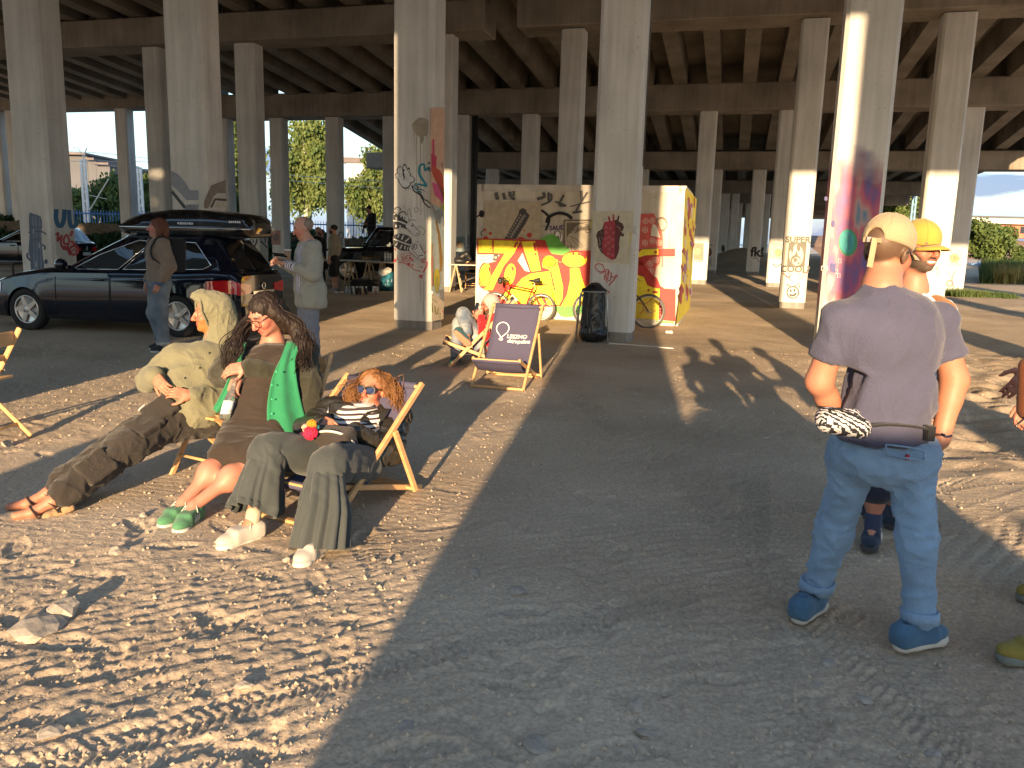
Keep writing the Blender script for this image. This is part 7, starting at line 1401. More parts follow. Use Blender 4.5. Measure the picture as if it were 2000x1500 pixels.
panel('green_shirt',[(A(560,668,5.12),A(588,672,5.16)),(A(545,708,4.98),A(577,702,5.05)),(A(530,745,4.93),A(580,745,5.0)),(A(523,790,4.88),A(592,800,4.98)),(A(522,835,4.84),A(603,840,4.93)),(A(522,868,4.82),A(600,866,4.90))],gs,seed=5,amp=.014,nw=11)
panel('green_shirt',[(A(468,672,5.10),A(482,668,5.10)),(A(455,715,5.00),A(466,720,4.99)),(A(444,745,4.96),A(456,748,4.96)),(A(428,778,4.95),A(444,780,4.95)),(A(415,800,4.97),A(426,806,4.96))],gs,seed=6,amp=.006)
mb=MB()
for yy in (726,752,780,808,836): mb.lathe(A(531 if yy>735 else 540,yy,4.86),[(.001,-.003),(.006,-.003),(.006,.003),(.001,.003)],10,(-.2,-1,.3))
mb.build('button',paint('button_green',(.05,.42,.2)),T,True)
cg=cloth('cardigan',(.032,.031,.019),.95,.12,8,.9,70,bstretch=(1,1,8))
ca=[cap(J['sL'],J['eL'],.092,.088,.04),cap(J['eL'],J['wL'],.086,.050,.04),cap(J['sR'],J['eR'],.092,.084,.04),cap(J['eR'],J['wR'],.080,.052,.04),cap(J['sL']+np.array([0,.05,.0]),J['sR']+np.array([0,.05,0]),.085,None,.04),ell(J['ch']-yf*.07,(.22,.12,.2),Bt,.05),ell(J['wa']-yf*.08,(.22,.13,.22),Bt,.05),cap(A(603,760,5.12),A(606,862,4.98),.075,.055,.06)]
solid('cardigan',ca+cut_neck(J,.08),.0085,cg,T,True,fold=[((1,-.2,-.1),.05,.007,3),((0,.3,1),.06,.008,4)],seed=41)
for e in 'LR': shoe(T,J['a'+e],J['t'+e],cloth('suede_green',(.07,.21,.11),.9,.2,9),M['white_rubber'],1.0,laces=M['lace_white'],stripes=M['white_rubber'],ankle=.025)
Bh=basis(J['hf'],J['hu']); w=lambda x,y,z: J['hc']+Bh@np.array([x,y,z])
hc_=solid('hair',[ell(w(0,-.030,.042),(.090,.106,.094),Bh,.02),cap(w(.07,-.02,0),w(.085,-.03,-.12),.035,.03,.03),cap(w(-.072,-.03,0),w(-.085,-.03,-.12),.03,.028,.03),cap(w(0,-.09,.0),w(0,-.10,-.16),.07,.06,.03)]+chain([w(.086,.0,.0),A(474,645,5.16),A(455,682,5.07),A(450,712,5.04)],[.03,.042,.046,.02],.03)+chain([w(-.086,-.02,.0),A(578,640,5.24),A(594,676,5.17),A(588,708,5.08)],[.034,.048,.052,.02],.03)+[cap(w(0,.10,-.02),w(0,.115,-.1),.062,.07,.012,True),cap(w(0,.105,.018),w(0,.13,-.01),.044,.055,.012,True)],.0055,M['hair_black'],T,True,fold=[((.15,-.2,1),.018,.007,10)],seed=5)
def root(rr): q=rr.integers(0,2)*2-1; a=rr.random(); return w(q*(.02+.07*a),-.04+.06*rr.random()-.04*a,.125-.10*a)
def path(p,rr):
    l=Bh.T@(p-J['hc']); q=1 if l[0]>0 else -1; sh=J['sR'] if q>0 else J['sL']; out=w(q*(.088+.02*rr.random()),-.03-.03*rr.random(),-.06)
    e=sh*(.35+.45*rr.random())+J['nb']*.3; e=sh*rr.uniform(.3,.95)+J['nb']*0; k=rr.uniform(.3,1.05); e=J['nb']+(sh-J['nb'])*k+yf*(.185-.07*k+rr.uniform(-.01,.03))+np.array([0,0,rr.uniform(-.15,.02)])
    C3=(A(474,645,5.16),A(455,682,5.07),A(450,712,5.04)) if q>0 else (A(578,640,5.24),A(594,676,5.17),A(588,708,5.08)); jt=lambda c,s: c+rr.normal(size=3)*np.array([1,.5,.6])*s+yf*.03; return [p,w(l[0]*1.2,l[1],l[2]-.04),jt(C3[0],.022),jt(C3[1],.03),jt(C3[2],.035)+np.array([0,0,-.05*rr.random()])]
mb=strands(330,root,path,.0040,M['hair_black'],T,9,curl=.009,freq=26); mb.build('locks',M['hair_black'],hc_,True)
glasses(T,J,gw,M['spectacle_frame'],None,.028,.025)
bt=thing('glass_bottle','clear glass bottle with a white label hanging from the hand of the woman in green','bottle',A(443,800,4.86)); q=A(438,818,4.85); ax=nrm(A(456,752,4.90)-q); mb=MB(); mb.lathe(q,[(.001,0),(.030,.0),(.033,.01),(.033,.125),(.026,.155),(.0135,.20),(.0125,.245),(.015,.25),(.015,.262),(.001,.262)],22,ax); mb.build('glass',M['glass_clear'],bt,True)
mb=MB(); mb.lathe(q+ax*.03,[(.0336,0),(.0340,.0),(.0340,.085),(.0336,.085)],24,ax); mb.build('label',M['plate_white'],bt,True); mb=MB()
for i in range(3): mb.lathe(q+ax*(.045+.006*i),[(.0343,0),(.0344,.0),(.0344,.002),(.0343,.002)],24,ax)
mb.build('print',paint('print_grey',(.2,.2,.2)),bt,True)
folding_chair('wooden folding chair under the woman in green',(-1.53,5.32,-.03),R(-16),FG)
# ------------------------------------------------------------------ curly-haired woman in the deck chair
T=persona('woman with curly ginger hair, sunglasses and black leather jacket lying in a deck chair',(-1.05,4.75,0))
J=dict(hc=A(726,762,5.10),hf=(-.22,-.94,.14),hu=(.10,.22,1),nb=A(716,806,5.06),ch=A(700,832,4.96),wa=A(690,862,4.84),pe=A(686,896,4.74),
 sL=A(778,812,5.08),sR=A(650,800,5.00),eL=A(765,886,4.86),eR=A(597,836,4.82),wL=A(690,838,4.64),wR=A(626,826,4.66),
 hL=A(708,906,4.70),hR=A(655,902,4.68),kL=A(640,908,4.16),kR=A(524,880,4.28),aL=A(622,1070,3.95),aR=A(492,1020,4.12))
for e,px,py in (('L',580,1114),('R',424,1078)): g=G(px,py); J['t'+e]=np.array([g[0],g[1],.0])
J['aL'][2]=.10; J['aR'][2]=.10; J['aR'][:2]=J['tR'][:2]+nrm((J['aR']-J['tR'])*np.array([1,1,0]))[:2]*.21; J['aL'][:2]=J['tL'][:2]+nrm((J['aL']-J['tL'])*np.array([1,1,0]))[:2]*.21
cw=dict(skin=(.41,.17,.105),lips=(.44,.14,.12))
body(T,J,cw,.0055,hands=[hand_prims(A(622,820,4.66),A(660,836,4.58)-A(622,820,4.66),(.2,-.7,.7),1,(.25,.45,.35),.7),hand_prims(A(694,842,4.62),A(655,846,4.56)-A(694,842,4.62),(-.1,-.6,.8),-1,(.2,.35,.3),.7)],feet=False)
x,y,z=frame_of(J); yf=y if y[1]<0 else -y; Bt=np.column_stack([x,y,z])
st=cloth('striped_top',(.55,.53,.50)); nt=st.node_tree; wv=nd(nt,'ShaderNodeTexWave',bands_direction='Z'); wv.inputs['Scale'].default_value=12.0; wv.inputs['Distortion'].default_value=.4; rp=nd(nt,'ShaderNodeValToRGB'); rp.color_ramp.interpolation='CONSTANT'; rp.color_ramp.elements[0].color=(.04,.025,.03,1); rp.color_ramp.elements[1].position=.42; rp.color_ramp.elements[1].color=(.66,.62,.58,1); tc=nd(nt,'ShaderNodeTexCoord'); nt.links.new(tc.outputs['Object'],wv.inputs['Vector']); nt.links.new(wv.outputs['Fac'],rp.inputs['Fac']); nt.links.new(rp.outputs['Color'],nt.nodes['Principled BSDF'].inputs['Base Color'])
solid('striped_top',[ell(J['ch'],(.17,.135,.18),Bt,.06),ell(J['wa'],(.165,.13,.16),Bt,.06),cap(J['nb']-z*.02+yf*.01,J['ch'],.075,.12,.04)]+[ell(J['ch']+yf*.075+x*q*.075-z*.02,(.08,.07,.08),Bt,.05) for q in (-1,1)]+cut_neck(J,.064),.008,st,T,True,fold=[((1,0,0),.06,.006,3)])
le=cloth('leather_black',(.026,.024,.020),.30,.2,7,.25,60,sheen=0.); le.node_tree.nodes['Principled BSDF'].inputs['Specular IOR Level'].default_value=.55
jl=[cap(J['sL'],J['eL'],.075,.070,.035),cap(J['eL'],J['wL']*.95+J['eL']*.05,.068,.048,.035),cap(J['sR'],J['eR'],.072,.066,.035),cap(J['eR'],J['wR'],.062,.046,.035),ell(J['ch']-yf*.05,(.215,.12,.19),Bt,.05),ell(J['wa']-yf*.05,(.20,.12,.2),Bt,.05),cap(J['sL'],J['ch']+x*.17-z*.10+yf*.05,.07,.05,.05),cap(J['sR'],J['ch']-x*.16-z*.10+yf*.05,.065,.05,.05),cap(J['ch']+x*.16-z*.06+yf*.06,J['pe']+x*.17+yf*.03,.05,.05,.05),cap(J['sL'],J['sR'],.06,None,.05)] if (J['sL']-J['sR'])@x>0 else None
if jl is None: x=-x; jl=[cap(J['sL'],J['eL'],.075,.070,.035),cap(J['eL'],J['wL']*.95+J['eL']*.05,.068,.048,.035),cap(J['sR'],J['eR'],.072,.066,.035),cap(J['eR'],J['wR'],.062,.046,.035),ell(J['ch']-yf*.05,(.215,.12,.19),Bt,.05),ell(J['wa']-yf*.05,(.20,.12,.2),Bt,.05),cap(J['sL'],J['ch']+x*.17-z*.10+yf*.05,.07,.05,.05),cap(J['sR'],J['ch']-x*.16-z*.10+yf*.05,.065,.05,.05),cap(J['ch']+x*.16-z*.06+yf*.06,J['pe']+x*.17+yf*.03,.05,.05,.05),cap(J['sL'],J['sR'],.06,None,.05)]
solid('leather_jacket',jl+cut_neck(J,.075),.0075,le,T,True,fold=[((.2,.2,1),.05,.006,2),((1,-.3,.2),.045,.007,2)],seed=51)
mb=MB()                                        # lapels
for P in ([A(676,786,4.94),A(690,792,4.90),A(664,812,4.84),A(640,806,4.83),A(643,788,4.88)],[A(742,800,4.93),A(762,800,4.95),A(742,832,4.84),A(700,822,4.80),A(716,806,4.84)]): mb.prism(P,(.0,.012,.004))
lp=mb.build('lapel',le,T,True); mo=lp.modifiers.new('b','BEVEL'); mo.width=.006; mo.segments=2
mb=MB(); mb.tube([A(738,825,4.80),A(733,845,4.74),A(730,866,4.70)],.0035,6); mb.box(A(738,826,4.79),(.008,.008,.02)); mb.tube([A(640,806,4.82),A(643,789,4.87)],.003,6); mb.build('zip',M['alloy'],T,True)
wt=cloth('wide_trousers',(.048,.056,.057),.8,.08,5,.25,140)
g=[cap(J['hL'],J['kL'],.115,.085,.05),cap(J['hR'],J['kR'],.112,.085,.05),ell(J['pe'],(.155,.13,.11),Bt,.05)]
g+=[rbx(J['pe']+np.array([0,.0,.42]),(.5,.5,.28),None,0,.02,True)]
V,F=sdf(g[:3]+g[-1:],.008); V=folds(V,F,[((.6,-.6,.3),.07,.010,6)],61)
WT=link('wide_trousers',np_mesh('wide_trousers',V,F),wt,T,True)
def trouser_leg(P,r,hem,seed,n=13,amp=.022):
    P=catmull(P,14); m=len(P); t=np.linspace(0,1,m); rad=np.interp(t,np.linspace(0,1,len(r)),r); Tn=np.gradient(P,axis=0); Tn/=np.linalg.norm(Tn,axis=1)[:,None]; x=nrm(np.cross(Tn[0],[0,0,1.])); K_=120; V=[]
    for q in range(m):
        x=x-Tn[q]*(x@Tn[q]); x=nrm(x); y=np.cross(Tn[q],x); th=np.linspace(0,2*math.pi,K_,endpoint=False); s=np.clip((t[q]-.42)/.58,0,1)
        ph=1.1*vnoise(np.stack([np.cos(th)*1.5+seed,np.sin(th)*1.5],1),seed)+.5*vnoise(np.stack([th*0+t[q]*3,th*0+seed],1),seed+3)
        pl=np.cos(n*th+4*ph)*amp*s*(.5+.5*vnoise(np.stack([np.cos(th)*2,np.sin(th)*2+seed],1),seed+7)+.35)+.5*amp*s*np.cos(5*th+seed+2*ph)
        wr=.006*(1-s)*vnoise(np.stack([np.cos(th)*3+t[q]*22,np.sin(th)*3],1),seed+9)
        V.append(P[q]+((rad[q]+pl+wr)[:,None])*(np.cos(th)[:,None]*x+np.sin(th)[:,None]*y))
    V=np.concatenate(V); V[:,2]=np.maximum(V[:,2],hem+.006*vnoise(V[:,:2]*14,seed)); F=[(q*K_+k,q*K_+(k+1)%K_,(q+1)*K_+(k+1)%K_,(q+1)*K_+k) for q in range(m-1) for k in range(K_)]
    o=link('trouser_leg',np_mesh('trouser_leg',V,F),wt,WT); o.data.transform(Matrix.Translation(-T.location)); mo=o.modifiers.new('t','SOLIDIFY'); mo.thickness=.004; mo.offset=0
for e,hz,sd in (('L',.02,1),('R',.13,2)):
    H_,K0,A_=J['h'+e],J['k'+e],J['a'+e]; kn=K0+np.array([0,-.005,-.01]); d=np.array([.02 if e=='L' else .0,.02,0])
    trouser_leg([H_+np.array([0,.05,-.01]),H_*.45+kn*.55+np.array([0,0,.015]),kn+np.array([0,.03,.005]),kn+np.array([-.005,-.02,-.06]),kn*.55+A_*.45+d*.3,kn*.25+A_*.75+d,A_+d+np.array([0,.0,hz-.09])],[.118,.110,.100,.102,.118,.136,.150 if e=='L' else .130],hz-.005,sd)
wl=cloth('leather_white',(.46,.42,.37),.45,.07,9,.2,90)
for e in 'LR': solid('sock',[cap(J['a'+e]+np.array([0,0,-.02]),J['a'+e]+np.array([.01,.02,.05]),.040,.041,.02)],.008,cloth('sock_beige',(.42,.38,.30)),T,True); shoe(T,J['a'+e],J['t'+e],wl,M['white_rubber'],1.03,laces=cloth('lace_beige',(.50,.45,.38)),ankle=.02)
Bh=basis(J['hf'],J['hu']); w=lambda x,y,z: J['hc']+Bh@np.array([x,y,z])
hc_=solid('hair',chain([w(-.084,-.02,.03),A(768,765,5.06),A(783,800,5.0)],[.035,.036,.016],.03)+chain([w(.084,-.02,.03),A(692,768,5.04),A(688,790,5.0)],[.03,.026,.012],.03)+[ell(w(0,-.035,.048),(.095,.102,.090),Bh,.02),cap(w(.078,-.03,.02),w(.10,-.05,-.10),.035,.03,.03),cap(w(-.078,-.03,.02),w(-.10,-.05,-.08),.033,.03,.03),cap(w(0,.10,-.01),w(0,.12,-.1),.064,.075,.012,True),cap(w(0,.10,.04),w(0,.13,.0),.058,.07,.012,True)],.006,M['hair_curly'],T,True,fold=[((.3,0,1),.02,.008,2)],seed=8)
def root(rr): a=rr.uniform(-2.2,2.2); b=rr.random(); return w(math.sin(a)*.088*(1-.3*b),-.03-.085*math.cos(a)*(-1 if abs(a)>1.6 else 1)*b,.03+.10*b*rr.random())
def path(p,rr):
    l=Bh.T@(p-J['hc']); q=1 if l[0]+rr.normal()*.01>0 else -1; L_=rr.uniform(.16,.40); C2=(A(768,760,5.05),A(786,803,4.98)) if q<0 else (A(690,765,5.03),A(686,795,4.98)); jt=lambda c,s: c+rr.normal(size=3)*s; return [p,w(l[0]*1.25+q*.02,l[1],l[2]-.02),jt(C2[0],.024),jt(C2[0]+(C2[1]-C2[0])*rr.uniform(.4,1.25),.022)]
mb=strands(560,root,path,.0031,M['hair_curly'],T,19,curl=.013,freq=52,jit=.02); mb.build('locks',M['hair_curly'],hc_,True)
glasses(T,J,cw,M['metal_dark'],M['lens_blue'],.032,.022,'sunglasses',.0045)
HB=thing('handbag','dark handbag with white piping and coloured pompoms on the lap of the curly-haired woman','handbag',A(655,858,4.50)); V,F=sdf([rbx((A(648,862,4.52)),np.array([.115,.05,.055]),basis((.25,1,.35),(-.1,-.3,1)),.02,.02)],.008); link('bag_body',np_mesh('bag_body',V,F),cloth('canvas_black',(.035,.028,.026)),HB,True)
mb=MB(); mb.tube(catmull([A(616,845,4.47),A(640,842,4.44),A(668,848,4.45),A(692,866,4.48)],5),.008,7); mb.build('piping',M['white_rubber'],HB,True)
for n_,(px,py,Y,r,c) in dict(red=(606,846,4.42,.036,(.62,.015,.07)),orange=(609,829,4.44,.026,(.62,.26,.02)),cream=(598,836,4.46,.024,(.6,.45,.32)),purple=(594,852,4.46,.026,(.10,.02,.07)),teal=(620,834,4.46,.012,(.05,.22,.25))).items():
    rr=np.random.default_rng(len(n_)); c0=A(px,py,Y); u=rr.normal(size=(420,3)); u/=np.linalg.norm(u,axis=1)[:,None]; V,F=leaves(c0+u*r*(.80+.2*rr.random((420,1))),r*.24,3); m=cloth('wool_'+n_,c,.95,.2,30); o=link('pompom',np_mesh('pompom',V,F,False),m,HB,True,label=n_+' pompom'); 
    V2,F2=sdf([ell(c0,(r*.86,)*3)],.006); link('core',np_mesh('core',V2,F2),m,o,True)
DC2.location=(-1.262,4.40,0); DC2.rotation_euler=(0,0,R(-28.3)); DC2.scale=(1,1.09,.81)
# ------------------------------------------------------------------ simpler figures further off
def stander(label,base,H,face,J2,o,top,legs,shoes_m,hands=(),group=None,res=.009,hair=None):
    """J2 overrides the standing pose, given in the figure's own frame: x = its left, y = forward, z up, unit = metres at 1.75 m"""
    s=H/1.75; f=nrm([face[0],face[1],0]); lft=np.array([-f[1],f[0],0]); b=np.array(base,float); W=lambda p: b+s*(lft*p[0]+f*p[1]+np.array([0,0,p[2]]))
    D=dict(hc=(0,.03,1.635),nb=(0,0,1.475),ch=(0,.0,1.29),wa=(0,.01,1.10),pe=(0,0,.95),sL=(.19,-.01,1.42),sR=(-.19,-.01,1.42),eL=(.25,-.03,1.12),eR=(-.25,-.03,1.12),wL=(.25,.06,.87),wR=(-.25,.06,.87),hL=(.095,0,.91),hR=(-.095,0,.91),kL=(.10,.02,.50),kR=(-.10,.02,.50),aL=(.10,-.02,.09),aR=(-.10,-.02,.09),tL=(.12,.19,.0),tR=(-.12,.19,.0))
    D.update(J2); hd=D.pop('hd',(0,1,-.08)); J={k:W(v) for k,v in D.items()}; J['hf']=lft*hd[0]+f*hd[1]+np.array([0,0,hd[2]]); J['hu']=(0,0,1); o=dict(o); o['s']=s
    T=persona(label,b,group); hp=[]
    for e,sd in (('L',-1),('R',1)): hv=D.get('g'+e,(0,.1,-1)); d=lft*hv[0]+f*hv[1]+np.array([0,0,hv[2]]); bk=D.get('b'+e,(1 if e=='L' else -1,0,.1)); bk=lft*bk[0]+f*bk[1]+np.array([0,0,bk[2]]); hp.append(hand_prims(J['w'+e],d,bk,sd,D.get('c'+e,(.3,.4,.3)),1,s))
    body(T,J,o,min(res,.008),hands=hp,feet=False)
    tp,tm,nm=top; solid(nm,top_prims(J,tp)+cut_neck(J,.064*s),res,tm,T,True,fold=[((0,0,1),.07,.006,4),((1,.3,.3),.06,.006,3)],seed=int(abs(b[0])*10))
    lp,lm,ln=legs; r=[q*s for q in lp['r']]; solid(ln,leg_prims(J,r,lp.get('wide',1.)*s,end=lp.get('end',.97)),res,lm,T,True,fold=[((1,0,.2),.06,.008,3),((0,0,1),.06,.006,4)],seed=3)
    for e in 'LR': shoe(T,J['a'+e],J['t'+e],shoes_m,M['white_rubber'],s)
    Bh=basis(J['hf'],J['hu']); w=lambda x,y,z: J['hc']+Bh@(np.array([x,y,z])*s)
    if hair: solid('hair',hair(w,Bh,s),.008,o['hairm'],T,True,fold=[((0,0,1),.02,.004,5)])
    return T,J,w,Bh,s
short=lambda w,B,s:[ell(w(0,-.03,.052),np.array([.085,.100,.084])*s,B,.02),cap(w(0,.11,.02),w(0,.13,-.1),.068*s,.085*s,.01,True)]
bob=lambda w,B,s:[ell(w(0,-.025,.045),np.array([.092,.106,.092])*s,B,.02),cap(w(.07,-.02,.02),w(.082,-.01,-.095),.036*s,.034*s,.03),cap(w(-.07,-.02,.02),w(-.082,-.01,-.095),.036*s,.034*s,.03),cap(w(0,-.08,0),w(0,-.085,-.09),.065*s,.058*s,.03),cap(w(0,.105,-.01),w(0,.14,-.1),.060*s,.08*s,.012,True),cap(w(0,.11,.04),w(0,.14,.02),.048*s,.06*s,.012,True)]
# woman by the car
b=G(318,684); den=mat('denim_worn',(.055,.095,.155),.9,.2,3.2,.5,120,col2=(.26,.29,.30),sheen=.1)
T,J,w,Bh,s=stander('auburn-haired woman in a brown jumper and worn jeans leaning by the black estate car',b,1.80,(-.75,-.66),dict(hc=(.02,.0,1.63),hd=(-.25,1,.02),nb=(.02,-.02,1.475),eL=(.27,-.05,1.14),wL=(.20,.08,.90),eR=(-.27,-.05,1.14),wR=(-.2,.09,.90),gL=(-.2,.3,-.9),gR=(.2,.3,-.9),kL=(.12,.06,.50),kR=(-.10,.04,.50),aL=(.15,.03,.09),aR=(-.09,-.05,.09),tL=(.21,.22,0),tR=(-.06,.16,0)),dict(skin=(.42,.22,.16),smile=False,hairm=M['hair_auburn']),(dict(depth=1.15,wide=1.08,waist=1.15,hip=1.1,arm=(.085,.085,.062),hem=.02),cloth('wool_brown',(.21,.16,.12),.95,.1,6,.6,140),'jumper'),(dict(r=(.105,.098,.082),end=.92),den,'jeans'),cloth('canvas_black2',(.03,.03,.035)),hair=bob,res=.009)
mb=MB(); mb.lathe(J['nb']+np.array([0,0,-.03]),[(.062,0),(.074,0),(.070,.06),(.064,.085),(.058,.07)],22,nrm(J['hc']-J['nb'])); mb.build('collar',M['wool_brown'],T,True)
bp2=cloth('strap_black',(.015,.015,.018))
x,y,z=frame_of(J); yf=y if y@np.array([-.75,-.66,0])>0 else -y
for e in 'LR': q=J['nb']*.45+J['s'+e]*.55; straps(T,[q+np.array([0,0,.07])-yf*.06,q+np.array([0,0,.075])+yf*.04,q+yf*.135-z*.08,q+(J['s'+e]-J['nb'])*.18+yf*.13-z*.2,q+(J['s'+e]-J['nb'])*.4-z*.28+yf*.03],.045,.012,bp2,'backpack_strap',up=tuple(yf))
solid('backpack',[rbx(J['ch']-yf*.22,(.13,.07,.19),np.column_stack([x,y,z]),.04,.02)],.012,bp2,T)
for e in 'LR': d=nrm(J['e'+e]-J['w'+e]); mb=MB(); mb.lathe(J['w'+e]-d*.005,[(.04,0),(.058,0),(.056,.06),(.04,.06)],16,d); mb.build('denim_cuff',cloth('cuff_denim',(.05,.11,.22)),T,True)
for e in 'LR': d=nrm(J['k'+e]-J['a'+e]); mb=MB(); mb.lathe(J['a'+e]+d*.0,[(.082,0),(.094,0),(.094,.05),(.082,.05)],18,d); mb.build('turn_up',cloth('turnup',(.42,.40,.36)),T,True)
# man in pale jacket
b=np.array([-2.48,9.75,0]); jk=cloth('linen_grey',(.31,.305,.26),.9,.08,6,.4,150)
stp=cloth('shirt_striped',(.5,.5,.55)); nt=stp.node_tree; wv=nd(nt,'ShaderNodeTexWave',bands_direction='X'); wv.inputs['Scale'].default_value=14; rp=nd(nt,'ShaderNodeValToRGB'); rp.color_ramp.interpolation='CONSTANT'; rp.color_ramp.elements[0].color=(.10,.04,.07,1); rp.color_ramp.elements[1].position=.28; rp.color_ramp.elements[1].color=(.56,.58,.66,1); tc=nd(nt,'ShaderNodeTexCoord'); mpp=nd(nt,'ShaderNodeMapping'); mpp.inputs['Rotation'].default_value=(0,0,.9); nt.links.new(tc.outputs['Object'],mpp.inputs['Vector']); nt.links.new(mpp.outputs[0],wv.inputs['Vector']); nt.links.new(wv.outputs['Fac'],rp.inputs['Fac']); nt.links.new(rp.outputs['Color'],nt.nodes['Principled BSDF'].inputs['Base Color'])
T,J,w,Bh,s=stander('balding man in a pale linen jacket looking at his phone',b,1.84,(-.86,-.5),dict(hd=(-.05,1,-.38),hc=(0,.06,1.63),eL=(.25,.03,1.13),eR=(-.25,.02,1.13),wL=(.06,.26,1.22),wR=(-.06,.30,1.25),gL=(-.5,.75,.2),gR=(.4,.8,.25),bL=(.3,.3,-1),bR=(-.4,.4,.8),cL=(.5,.6,.5),cR=(.4,.7,.5)),dict(skin=(.47,.25,.18),jaw=.008,hairm=M['hair_greybrown']),(dict(depth=1.12,wide=1.0,arm=(.07,.066,.05)),stp,'shirt'),(dict(r=(.10,.085,.075)),cloth('chino_grey',(.19,.20,.24)),'trousers'),cloth('shoe_brown',(.08,.05,.035)),hair=lambda w,B,s:[ell(w(0,-.045,.025),np.array([.086,.088,.080])*s,B,.02),cap(w(0,.0,.17),w(0,.02,.10),.075*s,.06*s,.02,True),cap(w(0,.11,.03),w(0,.13,-.1),.086*s,.09*s,.01,True)],res=.008)
x,y,z=frame_of(J); yf=y if y@np.array([-.86,-.5,0])>0 else -y; Bt=np.column_stack([x,y,z])
solid('jacket',top_prims(J,dict(depth=1.25,wide=1.12,waist=1.2,hip=1.2,arm=(.085,.080,.062)))+[cap(J['pe']+x*.1-yf*.02,J['pe']+x*.1-z*.16-yf*.02,.15,.16,.06),cap(J['pe']-x*.1-yf*.02,J['pe']-x*.1-z*.16-yf*.02,.15,.16,.06),cap(J['nb']+yf*.18+np.array([.5,-.86,0])*.05,J['wa']+yf*.23+np.array([.5,-.86,0])*.06,.09,.125,.02,True),cap(J['wa']+yf*.23+np.array([.5,-.86,0])*.06,J['pe']+yf*.24-z*.3,.125,.12,.02,True),rbx(J['pe']-z*.74,(.6,.6,.52),Bt,0,.006,True)]+cut_neck(J,.075),.0085,jk,T,True,fold=[((1,.2,.3),.06,.009,4),((0,0,1),.09,.008,5)],seed=71)
mb=MB(); q=J['wR']+nrm(J['wL']*0+np.array([-.5,-.6,.35]))*.12; 
PH=thing('phone','dark smartphone held by the man in the pale jacket','phone',q); mb.box(A(547,498,9.35),(.09,.15,.012),Rm=basis((-.9,-.5,.1),(.1,-.3,1))); mb.build('phone_body',M['phone_black'],PH,True)
CP=thing('paper_cup','paper coffee cup with white lid held by the man in the pale jacket','cup',A(563,501,9.40)); mb=MB(); mb.lathe(A(562,507,9.40),[(.001,0),(.030,0),(.041,.10),(.001,.10)],18); mb.build('cup',cloth('card_brown',(.24,.17,.12)),CP,True); mb=MB(); mb.lathe(A(562,507,9.40)+np.array([0,0,.10]),[(.001,0),(.044,0),(.044,.012),(.036,.02),(.001,.02)],18); mb.build('lid',M['white_rubber'],CP,True)
solid('belt',[ell(J['pe']+z*.07,(.175*s,.135*s,.02),Bt,.01)],.01,M['phone_black'],T)
# figures at the back
T,J,w,Bh,s=stander('bearded man in a beige jumper and black shorts by the trestle table',G(654,570),1.80,(-1,.12),dict(hd=(0,1,0)),dict(skin=(.42,.22,.15),beard=(.05,.03,.02),hairm=M['hair_dark']),(dict(depth=1.2,wide=1.12,arm=(.085,.08,.06),hem=-.02),cloth('sweat_beige',(.24,.22,.165)),'jumper'),(dict(r=(.11,.10,.09),end=.03),cloth('shorts_black',(.012,.012,.014)),'shorts'),cloth('shoe_grey',(.2,.2,.2)),hair=short,res=.014)
stander('bald man in black standing behind the man in the pale jacket',A(621,470,24)*np.array([1,1,0])+np.array([0,0,.13]),1.74,(1,-.2),{},dict(skin=(.42,.24,.17),beard=(.08,.05,.04)),(dict(sleeve=.6),cloth('black_tee',(.012,.012,.014)),'t_shirt'),(dict(r=(.1,.085,.075)),cloth('black_jeans',(.015,.015,.02)),'jeans'),cloth('shoe_grey',(.2,.2,.2)),res=.015)
stander('dark-haired person glimpsed beside the bald man in black',A(629,470,24.6)*np.array([1,1,0])+np.array([0,0,.14]),1.66,(-1,-.3),{},dict(skin=(.40,.22,.16),hairm=M['hair_dark']),(dict(),M['black_tee'],'jumper'),(dict(r=(.1,.085,.075)),M['black_jeans'],'jeans'),M['shoe_grey'],hair=short,res=.015)
cr_=A(727,470,29.3); CR=thing('wooden_crate','wooden crate behind the old black car, the man in black standing on it','crate',(cr_[0],29.3,.1)); mb=MB(); mb.box((0,0,.43),(.9,.6,.86)); mb.build('side',M['trestle_wood'],CR); mb=MB(); [mb.box((0,-.31,.12+.2*i),(.94,.02,.12)) for i in range(4)]; mb.build('slat',M['board_pale'],CR)
T,J,w,Bh,s=stander('man in black with a hair bun leaning on the roof of the old black car',(cr_[0],29.2,.965),1.74,(-.85,-.5),dict(hd=(.1,1,-.45),hc=(0,.10,1.62),nb=(0,.02,1.475),eR=(-.26,.10,1.14),wR=(-.24,.24,.92),eL=(.24,.05,1.14),wL=(.08,.24,1.12),gL=(-.7,.6,.1)),dict(skin=(.35,.19,.13),hairm=M['hair_dark']),(dict(depth=1.2,wide=1.12,arm=(.085,.08,.06),sleeve=1.6),cloth('black_tee',(.012,.012,.014)),'t_shirt'),(dict(r=(.1,.085,.075)),M['black_jeans'],'trousers'),M['shoe_grey'],hair=lambda w,B,s:short(w,B,s)+[ell(w(0,-.07,.135),np.array([.035,.035,.03])*s,B,.01)],res=.013)
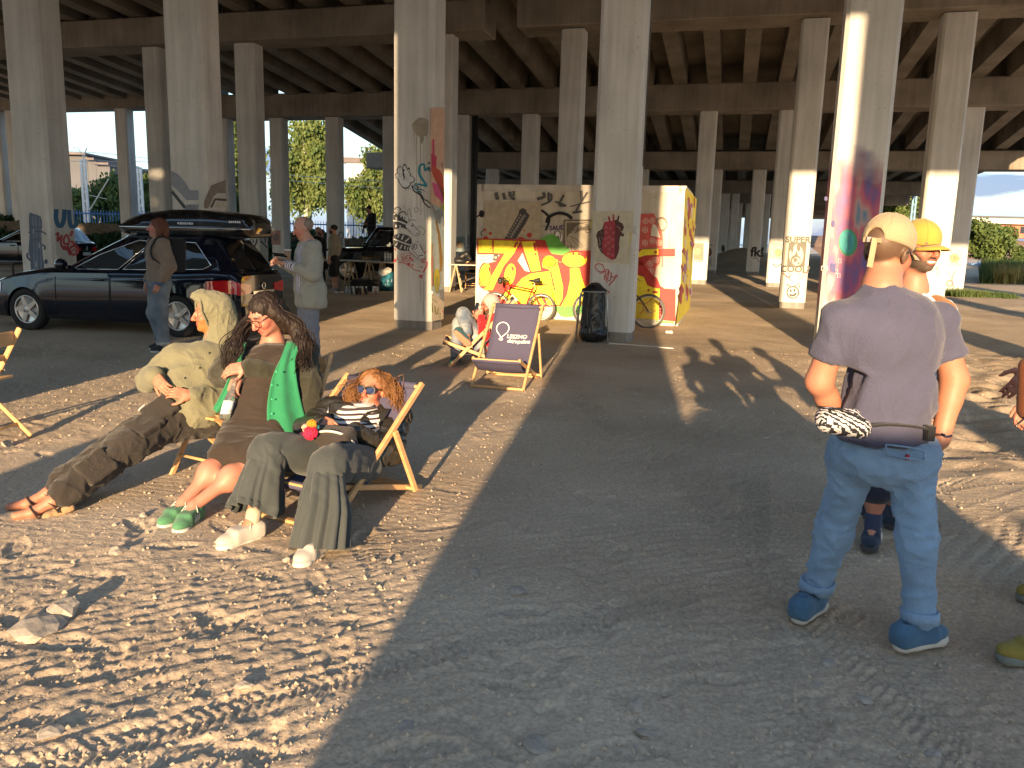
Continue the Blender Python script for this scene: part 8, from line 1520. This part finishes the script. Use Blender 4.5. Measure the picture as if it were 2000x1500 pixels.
# ------------------------------------------------------------------ man in the red hoodie
T=persona('man in a red hoodie lying in a deck chair, on his phone',(-.45,10.6,0))
J=dict(hc=A(955,597,10.62),hf=(-.86,-.50,-.12),hu=(.18,.05,1),nb=A(966,622,10.62),ch=A(963,640,10.58),wa=A(958,658,10.55),pe=A(948,676,10.52),sL=A(972,634,10.85),sR=A(962,636,10.42),eL=A(950,652,10.80),eR=A(945,650,10.32),wL=A(936,622,10.62),wR=A(940,619,10.38),
 hL=A(945,678,10.62),hR=A(942,678,10.42),kL=A(897,632,10.55),kR=A(905,614,10.42),aL=A(889,700,10.5),aR=A(912,652,10.22),tL=A(880,711,10.35),tR=A(917,672,10.10))
J['aL'][2]=.10; J['tL'][2]=.0
rh=dict(skin=(.41,.175,.115),beard=(.10,.06,.04),brow=(.08,.05,.03))
body(T,J,rh,.007,hands=[hand_prims(J['wL'],(-.5,-.3,.8),(.3,-.8,.2),-1,(.6,.7,.5)),hand_prims(J['wR'],(-.6,.3,.7),(-.2,-.9,.2),1,(.6,.7,.5))],feet=True)
rd=cloth('hoodie_red',(.46,.012,.018),.9,.08,7,.4,150)
solid('hoodie',top_prims(J,dict(depth=1.2,wide=1.05,arm=(.075,.068,.05)))+cut_neck(J,.066),.009,rd,T,True,fold=[((1,0,.3),.06,.008,3),((0,0,1),.07,.006,3)],seed=81)
Bh=basis(J['hf'],J['hu']); w=lambda x,y,z: J['hc']+Bh@np.array([x,y,z])
solid('hood',[ell(w(0,-.03,.04),(.108,.122,.112),Bh,.03),cap(w(0,-.06,-.05),J['nb'],.10,.10,.05),cap(w(0,.11,-.01),w(0,.16,-.05),.080,.10,.012,True),cap(w(0,.10,-.08),w(0,.18,-.14),.07,.09,.012,True)],.008,cloth('hood_grey',(.38,.35,.32)),T,True,fold=[((0,0,1),.04,.005,3)])
glasses(T,J,rh,paint('frame_red',(.35,.05,.04)),None,.027,.022,thick=.003)
solid('jeans',leg_prims(J,(.100,.085,.068),1.,end=.9),.010,mat('denim_pale',(.09,.13,.20),.9,.2,5,.5,120,col2=(.30,.32,.33)),T,True,fold=[((1,0,.2),.06,.008,3)],seed=83)
tl=cloth('shoe_teal',(.02,.08,.09)); cs=cloth('sole_coral',(.75,.19,.12))
shoe(T,J['aL'],J['tL'],tl,cs,1.02); shoe(T,J['aR'],J['tR']+np.array([0,0,-.03]),tl,cs,1.02,up=(.35,.9,.45))
mb=MB(); q=A(945,640,10.20); me=text_mesh('Adl',.10,bold=.003); text_on(me,mb,A(951,641,10.26),(.55,-.83,.0),(.05,0,1),(0,0,0)); mb.build('lettering',cloth('print_cream',(.55,.45,.32)),T,True)
d=nrm(J['eR']-J['wR']); mb=MB(); mb.lathe(J['wR']+d*.07,[(.050,0),(.058,0),(.060,.018),(.052,.018)],16,d); mb.build('sleeve_band',M['white_rubber'],T,True)
PH=thing('phone','dark smartphone held up by the man in the red hoodie','phone',A(931,600,10.45)); mb=MB(); mb.box(A(931,602,10.45),(.075,.012,.15),Rm=basis((-.7,-.5,.2),(.2,.2,1)),bev=.004); mb.build('phone_body',M['phone_black'],PH,True)
